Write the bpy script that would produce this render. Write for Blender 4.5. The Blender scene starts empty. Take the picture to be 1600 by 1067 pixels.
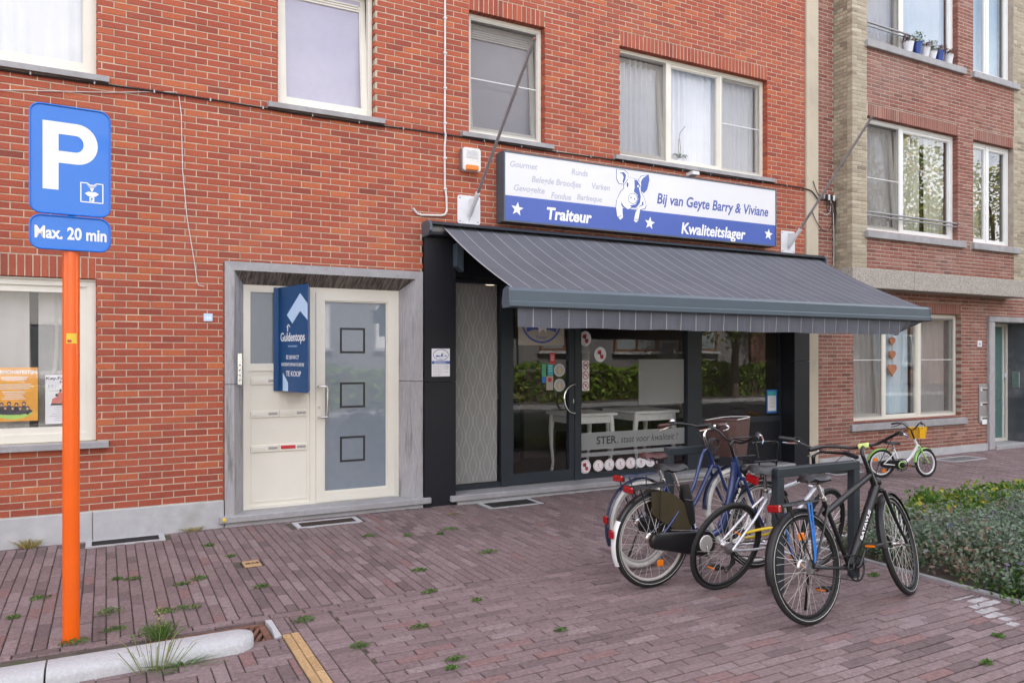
import bpy, math, random
from mathutils import Vector, Matrix, Euler

random.seed(7)
R = math.radians
scene = bpy.context.scene
COL = scene.collection

# ---------------------------------------------------------------- camera
CAM_H, CAM_D, YAW = 1.71, 8.0, R(28.2)
cam_data = bpy.data.cameras.new("camera")
cam_data.sensor_width = 36.0
cam_data.lens = 36.0 * 1183.0 / 1600.0
cam_data.shift_y = 21.5 / 1600.0
cam_data.clip_start = 0.1
cam_data.clip_end = 3000.0
cam = bpy.data.objects.new("camera", cam_data)
cam.location = (0, -CAM_D, CAM_H)
cam.rotation_euler = (R(90), 0, -YAW)
COL.objects.link(cam)
scene.camera = cam

# ---------------------------------------------------------------- world, sun, exposure
SUN_EL, SUN_AZ = R(44), R(-12)          # azimuth measured from +Y (behind the houses) towards +X
world = bpy.data.worlds.new("World")
scene.world = world
world.use_nodes = True
wn, wl = world.node_tree.nodes, world.node_tree.links
wn.clear()
w_out = wn.new('ShaderNodeOutputWorld')
w_bg = wn.new('ShaderNodeBackground')
w_sky = wn.new('ShaderNodeTexSky')
w_sky.sky_type = 'NISHITA'
w_sky.sun_disc = False
w_sky.sun_elevation = SUN_EL
w_sky.sun_rotation = SUN_AZ
w_sky.dust_density = 1.5
w_tc = wn.new('ShaderNodeTexCoord')
w_map = wn.new('ShaderNodeMapping')
w_map.inputs['Scale'].default_value = (1.0, 1.0, 2.6)
w_noise = wn.new('ShaderNodeTexNoise')
w_noise.inputs['Scale'].default_value = 1.7
w_noise.inputs['Detail'].default_value = 6
w_noise.inputs['Roughness'].default_value = 0.55
w_ramp = wn.new('ShaderNodeValToRGB')
w_ramp.color_ramp.elements[0].position = 0.38
w_ramp.color_ramp.elements[1].position = 0.62
w_mix = wn.new('ShaderNodeMix')
w_mix.data_type = 'RGBA'
w_mix.inputs[7].default_value = (10.5, 10.1, 10.2, 1)     # sunlit cloud white, in the sky's own units
wl.new(w_tc.outputs['Generated'], w_map.inputs['Vector'])
wl.new(w_map.outputs['Vector'], w_noise.inputs['Vector'])
wl.new(w_noise.outputs['Fac'], w_ramp.inputs['Fac'])
wl.new(w_ramp.outputs['Color'], w_mix.inputs[0])
wl.new(w_sky.outputs['Color'], w_mix.inputs[6])
wl.new(w_mix.outputs[2], w_bg.inputs['Color'])
w_bg.inputs['Strength'].default_value = 0.12
wl.new(w_bg.outputs[0], w_out.inputs[0])

sun_data = bpy.data.lights.new("sun", 'SUN')
sun_data.energy = 5.0
sun_data.angle = R(0.6)
sun_data.color = (1.0, 0.95, 0.87)
sun = bpy.data.objects.new("sun", sun_data)
sun_dir = Vector((math.sin(SUN_AZ) * math.cos(SUN_EL), math.cos(SUN_AZ) * math.cos(SUN_EL), math.sin(SUN_EL)))
sun.rotation_euler = (-sun_dir).to_track_quat('-Z', 'Y').to_euler()
sun.location = (0, 20, 30)
COL.objects.link(sun)

vs = scene.view_settings
vs.view_transform = 'Standard'
vs.look = 'None'
vs.exposure = 1.7
vs.gamma = 1.0
scene.cycles.max_bounces = 8
scene.cycles.transparent_max_bounces = 12
scene.cycles.caustics_reflective = False
scene.cycles.caustics_refractive = False
scene.cycles.sample_clamp_indirect = 6.0
scene.cycles.use_denoising = True

# ---------------------------------------------------------------- materials
MATS = {}
def new_mat(name):
    m = bpy.data.materials.new(name)
    m.use_nodes = True
    m.node_tree.nodes.clear()
    MATS[name] = m
    return m, m.node_tree.nodes, m.node_tree.links

def pos_noise(nt, ln, scale, detail=4, rough=0.55, stretch=None):
    g = nt.new('ShaderNodeNewGeometry')
    n = nt.new('ShaderNodeTexNoise')
    n.inputs['Scale'].default_value = scale
    n.inputs['Detail'].default_value = detail
    n.inputs['Roughness'].default_value = rough
    if stretch:
        mp = nt.new('ShaderNodeMapping')
        mp.inputs['Scale'].default_value = stretch
        ln.new(g.outputs['Position'], mp.inputs['Vector'])
        ln.new(mp.outputs['Vector'], n.inputs['Vector'])
    else:
        ln.new(g.outputs['Position'], n.inputs['Vector'])
    return n

def ramp(nt, stops):
    r = nt.new('ShaderNodeValToRGB')
    e = r.color_ramp.elements
    while len(e) < len(stops):
        e.new(0.5)
    for el, (p, c) in zip(e, stops):
        el.position = p
        el.color = (c[0], c[1], c[2], 1)
    return r

def mixc(nt, ln, blend, fac, a, b):
    m = nt.new('ShaderNodeMix')
    m.data_type = 'RGBA'
    m.blend_type = blend
    for sock, val in ((m.inputs[0], fac), (m.inputs[6], a), (m.inputs[7], b)):
        if isinstance(val, (int, float)):
            sock.default_value = val
        elif isinstance(val, tuple):
            sock.default_value = (val[0], val[1], val[2], 1)
        else:
            ln.new(val, sock)
    return m.outputs[2]

def mat(name, col, rough=0.6, metal=0.0, var=0.12, vscale=9.0, bump=0.0, bscale=60.0, spec=0.5, coat=0.0,
        stretch=None, stain=None, stain_scale=2.0, stain_lo=0.5, stain_hi=0.75, emit=0.0):
    """plain surface: base colour with soft mottling, optional stains and fine relief"""
    m, nt, ln = new_mat(name)
    out = nt.new('ShaderNodeOutputMaterial')
    b = nt.new('ShaderNodeBsdfPrincipled')
    ln.new(b.outputs[0], out.inputs[0])
    c = col
    if var:
        n = pos_noise(nt, ln, vscale, 5, 0.6, stretch)
        lo = tuple(max(0, x * (1 - var * 1.6)) for x in col)
        hi = tuple(min(1, x * (1 + var * 1.3)) for x in col)
        r = ramp(nt, [(0.25, lo), (0.75, hi)])
        ln.new(n.outputs['Fac'], r.inputs['Fac'])
        c = r.outputs['Color']
    if stain:
        n2 = pos_noise(nt, ln, stain_scale, 6, 0.65, stretch)
        r2 = ramp(nt, [(stain_lo, (0, 0, 0)), (stain_hi, (1, 1, 1))])
        ln.new(n2.outputs['Fac'], r2.inputs['Fac'])
        c = mixc(nt, ln, 'MIX', r2.outputs['Color'], c, stain)
    if isinstance(c, tuple):
        b.inputs['Base Color'].default_value = (c[0], c[1], c[2], 1)
    else:
        ln.new(c, b.inputs['Base Color'])
    b.inputs['Roughness'].default_value = rough
    b.inputs['Metallic'].default_value = metal
    b.inputs['Specular IOR Level'].default_value = spec
    b.inputs['Coat Weight'].default_value = coat
    if emit:
        b.inputs['Emission Color'].default_value = (col[0], col[1], col[2], 1)
        b.inputs['Emission Strength'].default_value = emit
    if bump:
        n3 = pos_noise(nt, ln, bscale, 4, 0.6)
        bp = nt.new('ShaderNodeBump')
        bp.inputs['Strength'].default_value = bump
        bp.inputs['Distance'].default_value = 0.004
        ln.new(n3.outputs['Fac'], bp.inputs['Height'])
        ln.new(bp.outputs[0], b.inputs['Normal'])
    return m

def tint_mat(name, stops, rough=0.85, grain=0.35, gscale=70.0, big=0.25, bigscale=0.9, bump=0.5, translucent=0.0,
             big_col=None):
    """pieces whose own colour is stored per piece in the 'tint' attribute"""
    m, nt, ln = new_mat(name)
    out = nt.new('ShaderNodeOutputMaterial')
    b = nt.new('ShaderNodeBsdfPrincipled')
    a = nt.new('ShaderNodeAttribute')
    a.attribute_name = 'tint'
    r = ramp(nt, stops)
    ln.new(a.outputs['Fac'], r.inputs['Fac'])
    c = r.outputs['Color']
    if grain:
        n = pos_noise(nt, ln, gscale, 5, 0.65)
        g = ramp(nt, [(0.3, (1 - grain,) * 3), (0.7, (1 + grain * 0.4,) * 3)])
        ln.new(n.outputs['Fac'], g.inputs['Fac'])
        c = mixc(nt, ln, 'MULTIPLY', 1.0, c, g.outputs['Color'])
    if big:
        n2 = pos_noise(nt, ln, bigscale, 5, 0.6)
        g2 = ramp(nt, [(0.48, (0, 0, 0)), (0.72, (big,) * 3)])
        ln.new(n2.outputs['Fac'], g2.inputs['Fac'])
        c = mixc(nt, ln, 'MIX', g2.outputs['Color'], c, big_col or (0.3, 0.26, 0.24))
    ln.new(c, b.inputs['Base Color'])
    b.inputs['Roughness'].default_value = rough
    b.inputs['Specular IOR Level'].default_value = 0.3
    if bump:
        n3 = pos_noise(nt, ln, 140.0, 4, 0.6)
        bp = nt.new('ShaderNodeBump')
        bp.inputs['Strength'].default_value = bump
        bp.inputs['Distance'].default_value = 0.003
        ln.new(n3.outputs['Fac'], bp.inputs['Height'])
        ln.new(bp.outputs[0], b.inputs['Normal'])
    sh = b.outputs[0]
    if translucent:
        t = nt.new('ShaderNodeBsdfTranslucent')
        ln.new(c, t.inputs[0])
        ms = nt.new('ShaderNodeMixShader')
        ms.inputs[0].default_value = translucent
        ln.new(sh, ms.inputs[1])
        ln.new(t.outputs[0], ms.inputs[2])
        sh = ms.outputs[0]
    ln.new(sh, out.inputs[0])
    return m

def glass_mat(name, ior=1.75, tint=(1, 1, 1), wobble=0.02):
    m, nt, ln = new_mat(name)
    out = nt.new('ShaderNodeOutputMaterial')
    fr = nt.new('ShaderNodeFresnel')
    g0 = nt.new('ShaderNodeNewGeometry')
    io = nt.new('ShaderNodeMix')
    io.data_type = 'FLOAT'
    io.inputs[2].default_value = ior            # street side of the pane
    io.inputs[3].default_value = 1.0 / ior      # the node inverts it again on the far side
    ln.new(g0.outputs['Backfacing'], io.inputs[0])
    ln.new(io.outputs[0], fr.inputs['IOR'])
    tr = nt.new('ShaderNodeBsdfTransparent')
    tr.inputs[0].default_value = (tint[0], tint[1], tint[2], 1)
    gl = nt.new('ShaderNodeBsdfGlossy')
    gl.inputs['Roughness'].default_value = 0.0
    n = pos_noise(nt, ln, 1.3, 1)
    bp = nt.new('ShaderNodeBump')
    bp.inputs['Strength'].default_value = wobble
    bp.inputs['Distance'].default_value = 0.05
    ln.new(n.outputs['Fac'], bp.inputs['Height'])
    ln.new(bp.outputs[0], gl.inputs['Normal'])
    ms = nt.new('ShaderNodeMixShader')
    ln.new(fr.outputs[0], ms.inputs[0])
    ln.new(tr.outputs[0], ms.inputs[1])
    ln.new(gl.outputs[0], ms.inputs[2])
    ln.new(ms.outputs[0], out.inputs[0])
    return m

def veil_mat(name, col, alpha, translucent=0.4):
    """thin net, insect screen or etched film: part of the light passes"""
    m, nt, ln = new_mat(name)
    out = nt.new('ShaderNodeOutputMaterial')
    tr = nt.new('ShaderNodeBsdfTransparent')
    d = nt.new('ShaderNodeBsdfDiffuse')
    d.inputs[0].default_value = (col[0], col[1], col[2], 1)
    t = nt.new('ShaderNodeBsdfTranslucent')
    t.inputs[0].default_value = (col[0], col[1], col[2], 1)
    m1 = nt.new('ShaderNodeMixShader')
    m1.inputs[0].default_value = translucent
    ln.new(d.outputs[0], m1.inputs[1])
    ln.new(t.outputs[0], m1.inputs[2])
    m2 = nt.new('ShaderNodeMixShader')
    m2.inputs[0].default_value = alpha
    ln.new(tr.outputs[0], m2.inputs[1])
    ln.new(m1.outputs[0], m2.inputs[2])
    ln.new(m2.outputs[0], out.inputs[0])
    return m

tint_mat('brick_red', [(0.0, (0.235, 0.062, 0.044)), (0.3, (0.325, 0.077, 0.049)), (0.65, (0.400, 0.096, 0.054)),
                       (1.0, (0.490, 0.140, 0.060))], grain=0.3, big=0.22, big_col=(0.36, 0.16, 0.12))
tint_mat('brick_brown', [(0.0, (0.17, 0.065, 0.052)), (0.4, (0.25, 0.092, 0.07)), (0.75, (0.31, 0.12, 0.09)),
                         (1.0, (0.37, 0.19, 0.15))], grain=0.35, big=0.25)
tint_mat('brick_beige', [(0.0, (0.24, 0.20, 0.145)), (0.5, (0.40, 0.345, 0.25)), (1.0, (0.52, 0.46, 0.35))], grain=0.35, big=0.35,
         big_col=(0.25, 0.22, 0.17))
tint_mat('paver', [(0.0, (0.142, 0.104, 0.104)), (0.35, (0.192, 0.138, 0.138)), (0.7, (0.226, 0.164, 0.164)),
                   (0.93, (0.268, 0.205, 0.207)), (1.0, (0.225, 0.135, 0.130))], grain=0.4, gscale=38, big=0.55, bigscale=0.8,
         big_col=(0.19, 0.138, 0.138), rough=0.8)
tint_mat('paver_yellow', [(0.0, (0.40, 0.26, 0.13)), (1.0, (0.50, 0.33, 0.17))], grain=0.35, gscale=50, big=0.2)
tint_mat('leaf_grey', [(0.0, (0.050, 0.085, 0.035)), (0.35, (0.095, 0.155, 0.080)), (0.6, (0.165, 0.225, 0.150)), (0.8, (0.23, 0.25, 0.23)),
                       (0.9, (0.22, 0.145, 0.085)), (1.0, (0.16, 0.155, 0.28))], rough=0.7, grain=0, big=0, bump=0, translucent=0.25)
tint_mat('leaf_bright', [(0.0, (0.045, 0.11, 0.020)), (0.5, (0.10, 0.20, 0.030)), (0.8, (0.30, 0.34, 0.035)), (0.93, (0.42, 0.34, 0.05)),
                         (1.0, (0.36, 0.11, 0.03))], rough=0.6, grain=0, big=0, bump=0, translucent=0.3)
tint_mat('leaf_weed', [(0.0, (0.06, 0.13, 0.025)), (0.6, (0.11, 0.20, 0.05)), (0.85, (0.22, 0.26, 0.08)), (1.0, (0.45, 0.34, 0.14))],
         rough=0.6, grain=0, big=0, bump=0, translucent=0.3)
tint_mat('leaf_tree', [(0.0, (0.05, 0.10, 0.02)), (0.5, (0.12, 0.17, 0.025)), (0.8, (0.28, 0.26, 0.03)), (1.0, (0.40, 0.20, 0.03))],
         rough=0.6, grain=0, big=0, bump=0, translucent=0.35)
tint_mat('leaf_hedge', [(0.0, (0.07, 0.13, 0.02)), (0.6, (0.19, 0.30, 0.04)), (1.0, (0.34, 0.42, 0.07))],
         rough=0.6, grain=0, big=0, bump=0, translucent=0.3)
tint_mat('pot_plant', [(0.0, (0.05, 0.11, 0.03)), (0.5, (0.10, 0.16, 0.03)), (1.0, (0.16, 0.05, 0.04))], rough=0.6, grain=0, big=0, bump=0)

mat('mortar', (0.49, 0.405, 0.31), 0.95, var=0.2, vscale=6, bump=0.6, bscale=150)
mat('mortar_pale', (0.40, 0.345, 0.285), 0.95, var=0.2, vscale=6, bump=0.6, bscale=150)
mat('plain_brickwork', (0.33, 0.10, 0.06), 0.9, var=0.25, vscale=4)
mat('joint_sand', (0.080, 0.066, 0.052), 0.95, var=0.3, vscale=8, stain=(0.05, 0.075, 0.02), stain_scale=3.0, stain_lo=0.55, stain_hi=0.65)
mat('soil', (0.055, 0.042, 0.032), 0.95, var=0.3, vscale=10, bump=0.8, bscale=40)
mat('asphalt', (0.055, 0.055, 0.058), 0.9, var=0.2, vscale=20, bump=0.5, bscale=120)
mat('ground_earth', (0.12, 0.12, 0.09), 0.95, var=0.3, vscale=0.3)
mat('far_paving', (0.10, 0.085, 0.08), 0.9, var=0.2, vscale=4)
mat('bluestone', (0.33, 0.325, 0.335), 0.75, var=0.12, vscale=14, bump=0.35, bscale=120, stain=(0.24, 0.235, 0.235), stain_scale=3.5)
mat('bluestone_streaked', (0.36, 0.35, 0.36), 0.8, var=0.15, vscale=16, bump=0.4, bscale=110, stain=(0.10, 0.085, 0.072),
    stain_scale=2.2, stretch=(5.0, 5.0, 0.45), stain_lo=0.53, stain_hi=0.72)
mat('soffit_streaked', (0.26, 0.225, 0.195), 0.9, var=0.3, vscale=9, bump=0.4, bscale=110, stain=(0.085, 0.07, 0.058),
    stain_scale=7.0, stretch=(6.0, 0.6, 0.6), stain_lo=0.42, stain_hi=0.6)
mat('plinth_stone', (0.44, 0.44, 0.455), 0.85, var=0.09, vscale=5, bump=0.35, bscale=130, stain=(0.34, 0.335, 0.33), stain_scale=2.2)
mat('kerb_concrete', (0.43, 0.43, 0.44), 0.9, var=0.10, vscale=60, bump=0.5, bscale=90, stain=(0.16, 0.15, 0.14), stain_scale=55,
    stain_lo=0.66, stain_hi=0.74)
mat('granite_band', (0.36, 0.325, 0.29), 0.85, var=0.35, vscale=45, bump=0.6, bscale=90)
mat('beige_render', (0.50, 0.44, 0.34), 0.9, var=0.08, vscale=3, stain=(0.36, 0.32, 0.26), stain_scale=1.5, bump=0.2)
mat('window_cream', (0.70, 0.675, 0.60), 0.35, var=0.04, vscale=3, stain=(0.55, 0.53, 0.47), stain_scale=5, stain_lo=0.62, stain_hi=0.85)
mat('window_white', (0.74, 0.74, 0.73), 0.35, var=0.03, vscale=3)
mat('window_grey', (0.48, 0.47, 0.43), 0.4, var=0.05)
mat('rubber_seal', (0.02, 0.02, 0.022), 0.6, var=0.1)
mat('door_cream', (0.72, 0.69, 0.61), 0.4, var=0.03, vscale=2)
mat('anthracite', (0.024, 0.030, 0.039), 0.42, var=0.08, vscale=4, spec=0.4)
mat('anthracite_panel', (0.010, 0.011, 0.016), 0.5, var=0.12, vscale=5, spec=0.35)
mat('awning_metal', (0.070, 0.094, 0.118), 0.38, var=0.05, vscale=3)
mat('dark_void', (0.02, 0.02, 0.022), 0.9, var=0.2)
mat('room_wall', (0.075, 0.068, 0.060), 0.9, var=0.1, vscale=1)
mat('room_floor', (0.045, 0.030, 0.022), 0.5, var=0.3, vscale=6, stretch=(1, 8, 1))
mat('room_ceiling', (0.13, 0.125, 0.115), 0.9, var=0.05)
mat('lamp_glow', (1.0, 0.86, 0.62), 0.5, var=0, emit=5.0)
mat('table_white', (0.72, 0.74, 0.73), 0.5, var=0.06)
mat('table_wood', (0.30, 0.20, 0.11), 0.5, var=0.2, vscale=12, stretch=(1, 8, 1))
glass_mat('glass', 1.5)
glass_mat('glass_strong', 1.85, (0.93, 0.95, 0.96))
glass_mat('glass_far', 2.0)
mat('frosted_pane', (0.215, 0.25, 0.29), 0.03, var=0.03, spec=0.8, coat=0.6)
mat('tinted_pane', (0.20, 0.23, 0.26), 0.03, var=0.03, spec=0.9, coat=0.6)
veil_mat('etched_film', (0.62, 0.62, 0.60), 0.62, 0.5)
veil_mat('film_line', (0.85, 0.85, 0.83), 0.8, 0.4)
veil_mat('film_soft', (0.66, 0.68, 0.68), 0.55, 0.5)
veil_mat('insect_screen', (0.33, 0.31, 0.30), 0.30, 0.4)
mat('curtain_white', (0.66, 0.68, 0.72), 0.9, var=0.06, vscale=2)
mat('curtain_cream', (0.62, 0.58, 0.46), 0.9, var=0.06, vscale=2)
mat('curtain_blue', (0.45, 0.56, 0.62), 0.9, var=0.06, vscale=2)
mat('curtain_grey', (0.40, 0.39, 0.37), 0.9, var=0.08, vscale=2)
mat('blind_lilac', (0.44, 0.42, 0.53), 0.8, var=0.03)
mat('blind_grey', (0.30, 0.29, 0.32), 0.8, var=0.03)
mat('rust_iron', (0.042, 0.024, 0.018), 0.85, var=0.3, vscale=30, bump=0.5)
mat('grate_iron', (0.16, 0.075, 0.050), 0.85, var=0.3, vscale=25, bump=0.5)
mat('dark_iron', (0.016, 0.014, 0.013), 0.8, var=0.3, vscale=30)
mat('zinc_grate', (0.24, 0.24, 0.245), 0.55, metal=0.6, var=0.2, vscale=30)
mat('orange_paint', (0.80, 0.115, 0.002), 0.35, var=0.05, vscale=2.5, coat=0.2)
mat('sign_blue', (0.0, 0.150, 0.60), 0.35, var=0.03, vscale=3, coat=0.2)
mat('sign_back', (0.35, 0.36, 0.38), 0.5, metal=0.6)
mat('sign_white', (0.82, 0.82, 0.82), 0.45, var=0.0)
mat('sheet_white', (0.70, 0.70, 0.735), 0.3, var=0.02, vscale=1.5, coat=0.15)
mat('sheet_blue', (0.058, 0.108, 0.40), 0.3, var=0.04, vscale=1.5, coat=0.15)
mat('lettering_blue', (0.060, 0.095, 0.36), 0.4, var=0.0)
mat('lettering_grey', (0.43, 0.44, 0.51), 0.5, var=0.0)
mat('lettering_dark', (0.045, 0.045, 0.05), 0.5, var=0.0)
mat('board_navy', (0.006, 0.060, 0.185), 0.4, var=0.06, vscale=2)
mat('board_pale', (0.48, 0.64, 0.86), 0.4, var=0)
mat('paper_white', (0.78, 0.78, 0.80), 0.6, var=0.03)
mat('paper_orange', (0.80, 0.36, 0.06), 0.6, var=0.08, vscale=5)
mat('paper_green', (0.42, 0.66, 0.16), 0.6, var=0.05)
mat('paper_beige', (0.42, 0.385, 0.32), 0.6, var=0.03)
mat('print_red', (0.50, 0.03, 0.04), 0.5, var=0)
mat('print_dark', (0.05, 0.045, 0.07), 0.5, var=0)
mat('print_grey', (0.38, 0.38, 0.40), 0.5, var=0)
mat('print_skin', (0.65, 0.38, 0.22), 0.5, var=0)
mat('print_teal', (0.06, 0.40, 0.45), 0.5, var=0)
mat('print_pink', (0.62, 0.20, 0.18), 0.5, var=0)
mat('print_yellow', (0.75, 0.52, 0.04), 0.5, var=0)
mat('print_green', (0.08, 0.36, 0.20), 0.5, var=0)
mat('print_blue', (0.03, 0.16, 0.48), 0.5, var=0)
mat('steel', (0.62, 0.61, 0.60), 0.25, metal=1.0, var=0.05)
mat('steel_dull', (0.36, 0.35, 0.36), 0.5, metal=0.8, var=0.1)
mat('chrome', (0.78, 0.78, 0.79), 0.12, metal=1.0, var=0)
mat('pole_grey', (0.27, 0.255, 0.26), 0.5, metal=0.3, var=0.1)
mat('plate_white', (0.70, 0.71, 0.74), 0.45, var=0.05, vscale=8, stain=(0.5, 0.46, 0.42), stain_scale=9, stain_lo=0.62, stain_hi=0.8)
mat('cable_black', (0.02, 0.02, 0.022), 0.6, var=0.1)
mat('cable_white', (0.64, 0.62, 0.60), 0.5, var=0.08)
mat('alarm_white', (0.70, 0.69, 0.68), 0.4, var=0.06, vscale=20)
mat('amber', (0.80, 0.20, 0.01), 0.25, var=0.05)
mat('red_lens', (0.30, 0.003, 0.006), 0.15, var=0.1, vscale=60, coat=0.5)
mat('teal_door', (0.10, 0.19, 0.175), 0.45, var=0.05)
mat('dark_stone', (0.075, 0.08, 0.09), 0.35, var=0.2, vscale=2, stain=(0.26, 0.27, 0.30), stain_scale=0.9)
mat('rack_grey', (0.026, 0.034, 0.042), 0.5, var=0.06)
mat('tyre_black', (0.012, 0.012, 0.0125), 0.75, var=0.2, vscale=40)
mat('tyre_white', (0.58, 0.56, 0.53), 0.75, var=0.12, vscale=12, stain=(0.34, 0.31, 0.28), stain_scale=8)
mat('rim_pale', (0.60, 0.58, 0.55), 0.4, metal=0.4, var=0.08)
mat('rim_black', (0.008, 0.008, 0.009), 0.4, var=0.1)
mat('black_plastic', (0.008, 0.008, 0.009), 0.45, var=0.15, vscale=20)
mat('black_satin', (0.006, 0.006, 0.007), 0.32, var=0.1, coat=0.15)
mat('blue_enamel', (0.012, 0.030, 0.120), 0.22, var=0.06, coat=0.6)
mat('navy_enamel', (0.008, 0.014, 0.045), 0.25, var=0.06, coat=0.5)
mat('silver_enamel', (0.68, 0.69, 0.74), 0.25, metal=0.45, var=0.04, coat=0.4)
mat('white_enamel', (0.74, 0.74, 0.75), 0.3, var=0.03, coat=0.4)
mat('green_enamel', (0.28, 0.55, 0.13), 0.3, var=0.04, coat=0.4)
mat('brown_leather', (0.060, 0.017, 0.014), 0.45, var=0.2, vscale=20)
mat('basket_brown', (0.075, 0.036, 0.030), 0.7, var=0.2, vscale=40)
mat('skirt_olive', (0.048, 0.037, 0.018), 0.4, var=0.12, coat=0.1)
mat('yellow_plastic', (0.86, 0.50, 0.005), 0.4, var=0.04)
mat('lock_yellow', (0.70, 0.50, 0.02), 0.35, var=0.06)
mat('strap_blue', (0.015, 0.17, 0.55), 0.6, var=0.06)
mat('tape_lime', (0.62, 0.74, 0.24), 0.6, var=0.08)
mat('paint_white', (0.37, 0.355, 0.36), 0.85, var=0.2, vscale=16, stain=(0.25, 0.18, 0.185), stain_scale=22, stain_lo=0.5, stain_hi=0.7)
mat('pot_blue', (0.012, 0.05, 0.25), 0.3, var=0.05)
mat('pot_white', (0.66, 0.66, 0.70), 0.4, var=0.06)
mat('terracotta', (0.42, 0.16, 0.07), 0.8, var=0.15)
mat('bark', (0.10, 0.075, 0.055), 0.9, var=0.3, vscale=14)
mat('far_wall_white', (0.66, 0.66, 0.66), 0.8, var=0.05, vscale=1)
mat('far_wall_grey', (0.17, 0.165, 0.17), 0.85, var=0.06, vscale=1)
mat('far_wall_brick', (0.24, 0.13, 0.10), 0.9, var=0.1, vscale=2)
mat('far_roof', (0.10, 0.075, 0.07), 0.9, var=0.15, vscale=2)
mat('far_frame_brown', (0.16, 0.075, 0.035), 0.6, var=0.1)
mat('shutter_white', (0.72, 0.72, 0.72), 0.6, var=0.02)

def fabric_mat():
    m, nt, ln = new_mat('awning_fabric')
    out = nt.new('ShaderNodeOutputMaterial')
    b = nt.new('ShaderNodeBsdfPrincipled')
    g = nt.new('ShaderNodeNewGeometry')
    sx = nt.new('ShaderNodeSeparateXYZ')
    ln.new(g.outputs['Position'], sx.inputs[0])
    md = nt.new('ShaderNodeMath'); md.operation = 'MODULO'
    ad = nt.new('ShaderNodeMath'); ad.operation = 'SUBTRACT'; ad.inputs[1].default_value = 3.34
    dv = nt.new('ShaderNodeMath'); dv.operation = 'LESS_THAN'; dv.inputs[1].default_value = 0.008
    ln.new(sx.outputs[0], ad.inputs[0])
    ln.new(ad.outputs[0], md.inputs[0]); md.inputs[1].default_value = 0.2
    ln.new(md.outputs[0], dv.inputs[0])
    n = pos_noise(nt, ln, 2.2, 5)
    r = ramp(nt, [(0.3, (0.098, 0.102, 0.124)), (0.75, (0.124, 0.128, 0.152))])
    ln.new(n.outputs['Fac'], r.inputs['Fac'])
    w = nt.new('ShaderNodeTexWave'); w.inputs['Scale'].default_value = 90
    ln.new(g.outputs['Position'], w.inputs['Vector'])
    r2 = ramp(nt, [(0.0, (0.9,) * 3), (1.0, (1.05,) * 3)])
    ln.new(w.outputs['Fac'], r2.inputs['Fac'])
    c = mixc(nt, ln, 'MULTIPLY', 1.0, r.outputs['Color'], r2.outputs['Color'])
    c = mixc(nt, ln, 'MIX', dv.outputs[0], c, (0.34, 0.34, 0.35))
    ln.new(c, b.inputs['Base Color'])
    b.inputs['Roughness'].default_value = 0.9
    t = nt.new('ShaderNodeBsdfTranslucent')
    ln.new(c, t.inputs[0])
    ms = nt.new('ShaderNodeMixShader'); ms.inputs[0].default_value = 0.12
    ln.new(b.outputs[0], ms.inputs[1]); ln.new(t.outputs[0], ms.inputs[2])
    ln.new(ms.outputs[0], out.inputs[0])
fabric_mat()

# ---------------------------------------------------------------- mesh helpers
def set_props(o, label=None, cat=None, group=None, kind=None):
    if label: o['label'] = label
    if cat: o['category'] = cat
    if group: o['group'] = group
    if kind: o['kind'] = kind
    return o

def empty(name, loc, label=None, cat=None, group=None, kind=None, rot=None):
    o = bpy.data.objects.new(name, None)
    o.location = loc
    if rot is not None:
        o.rotation_euler = rot
    o.empty_display_size = 0.1
    COL.objects.link(o)
    return set_props(o, label, cat, group, kind)

def origin_of(o):
    p = Vector((0, 0, 0))
    while o is not None:
        p += o.location
        o = o.parent
    return p

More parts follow.
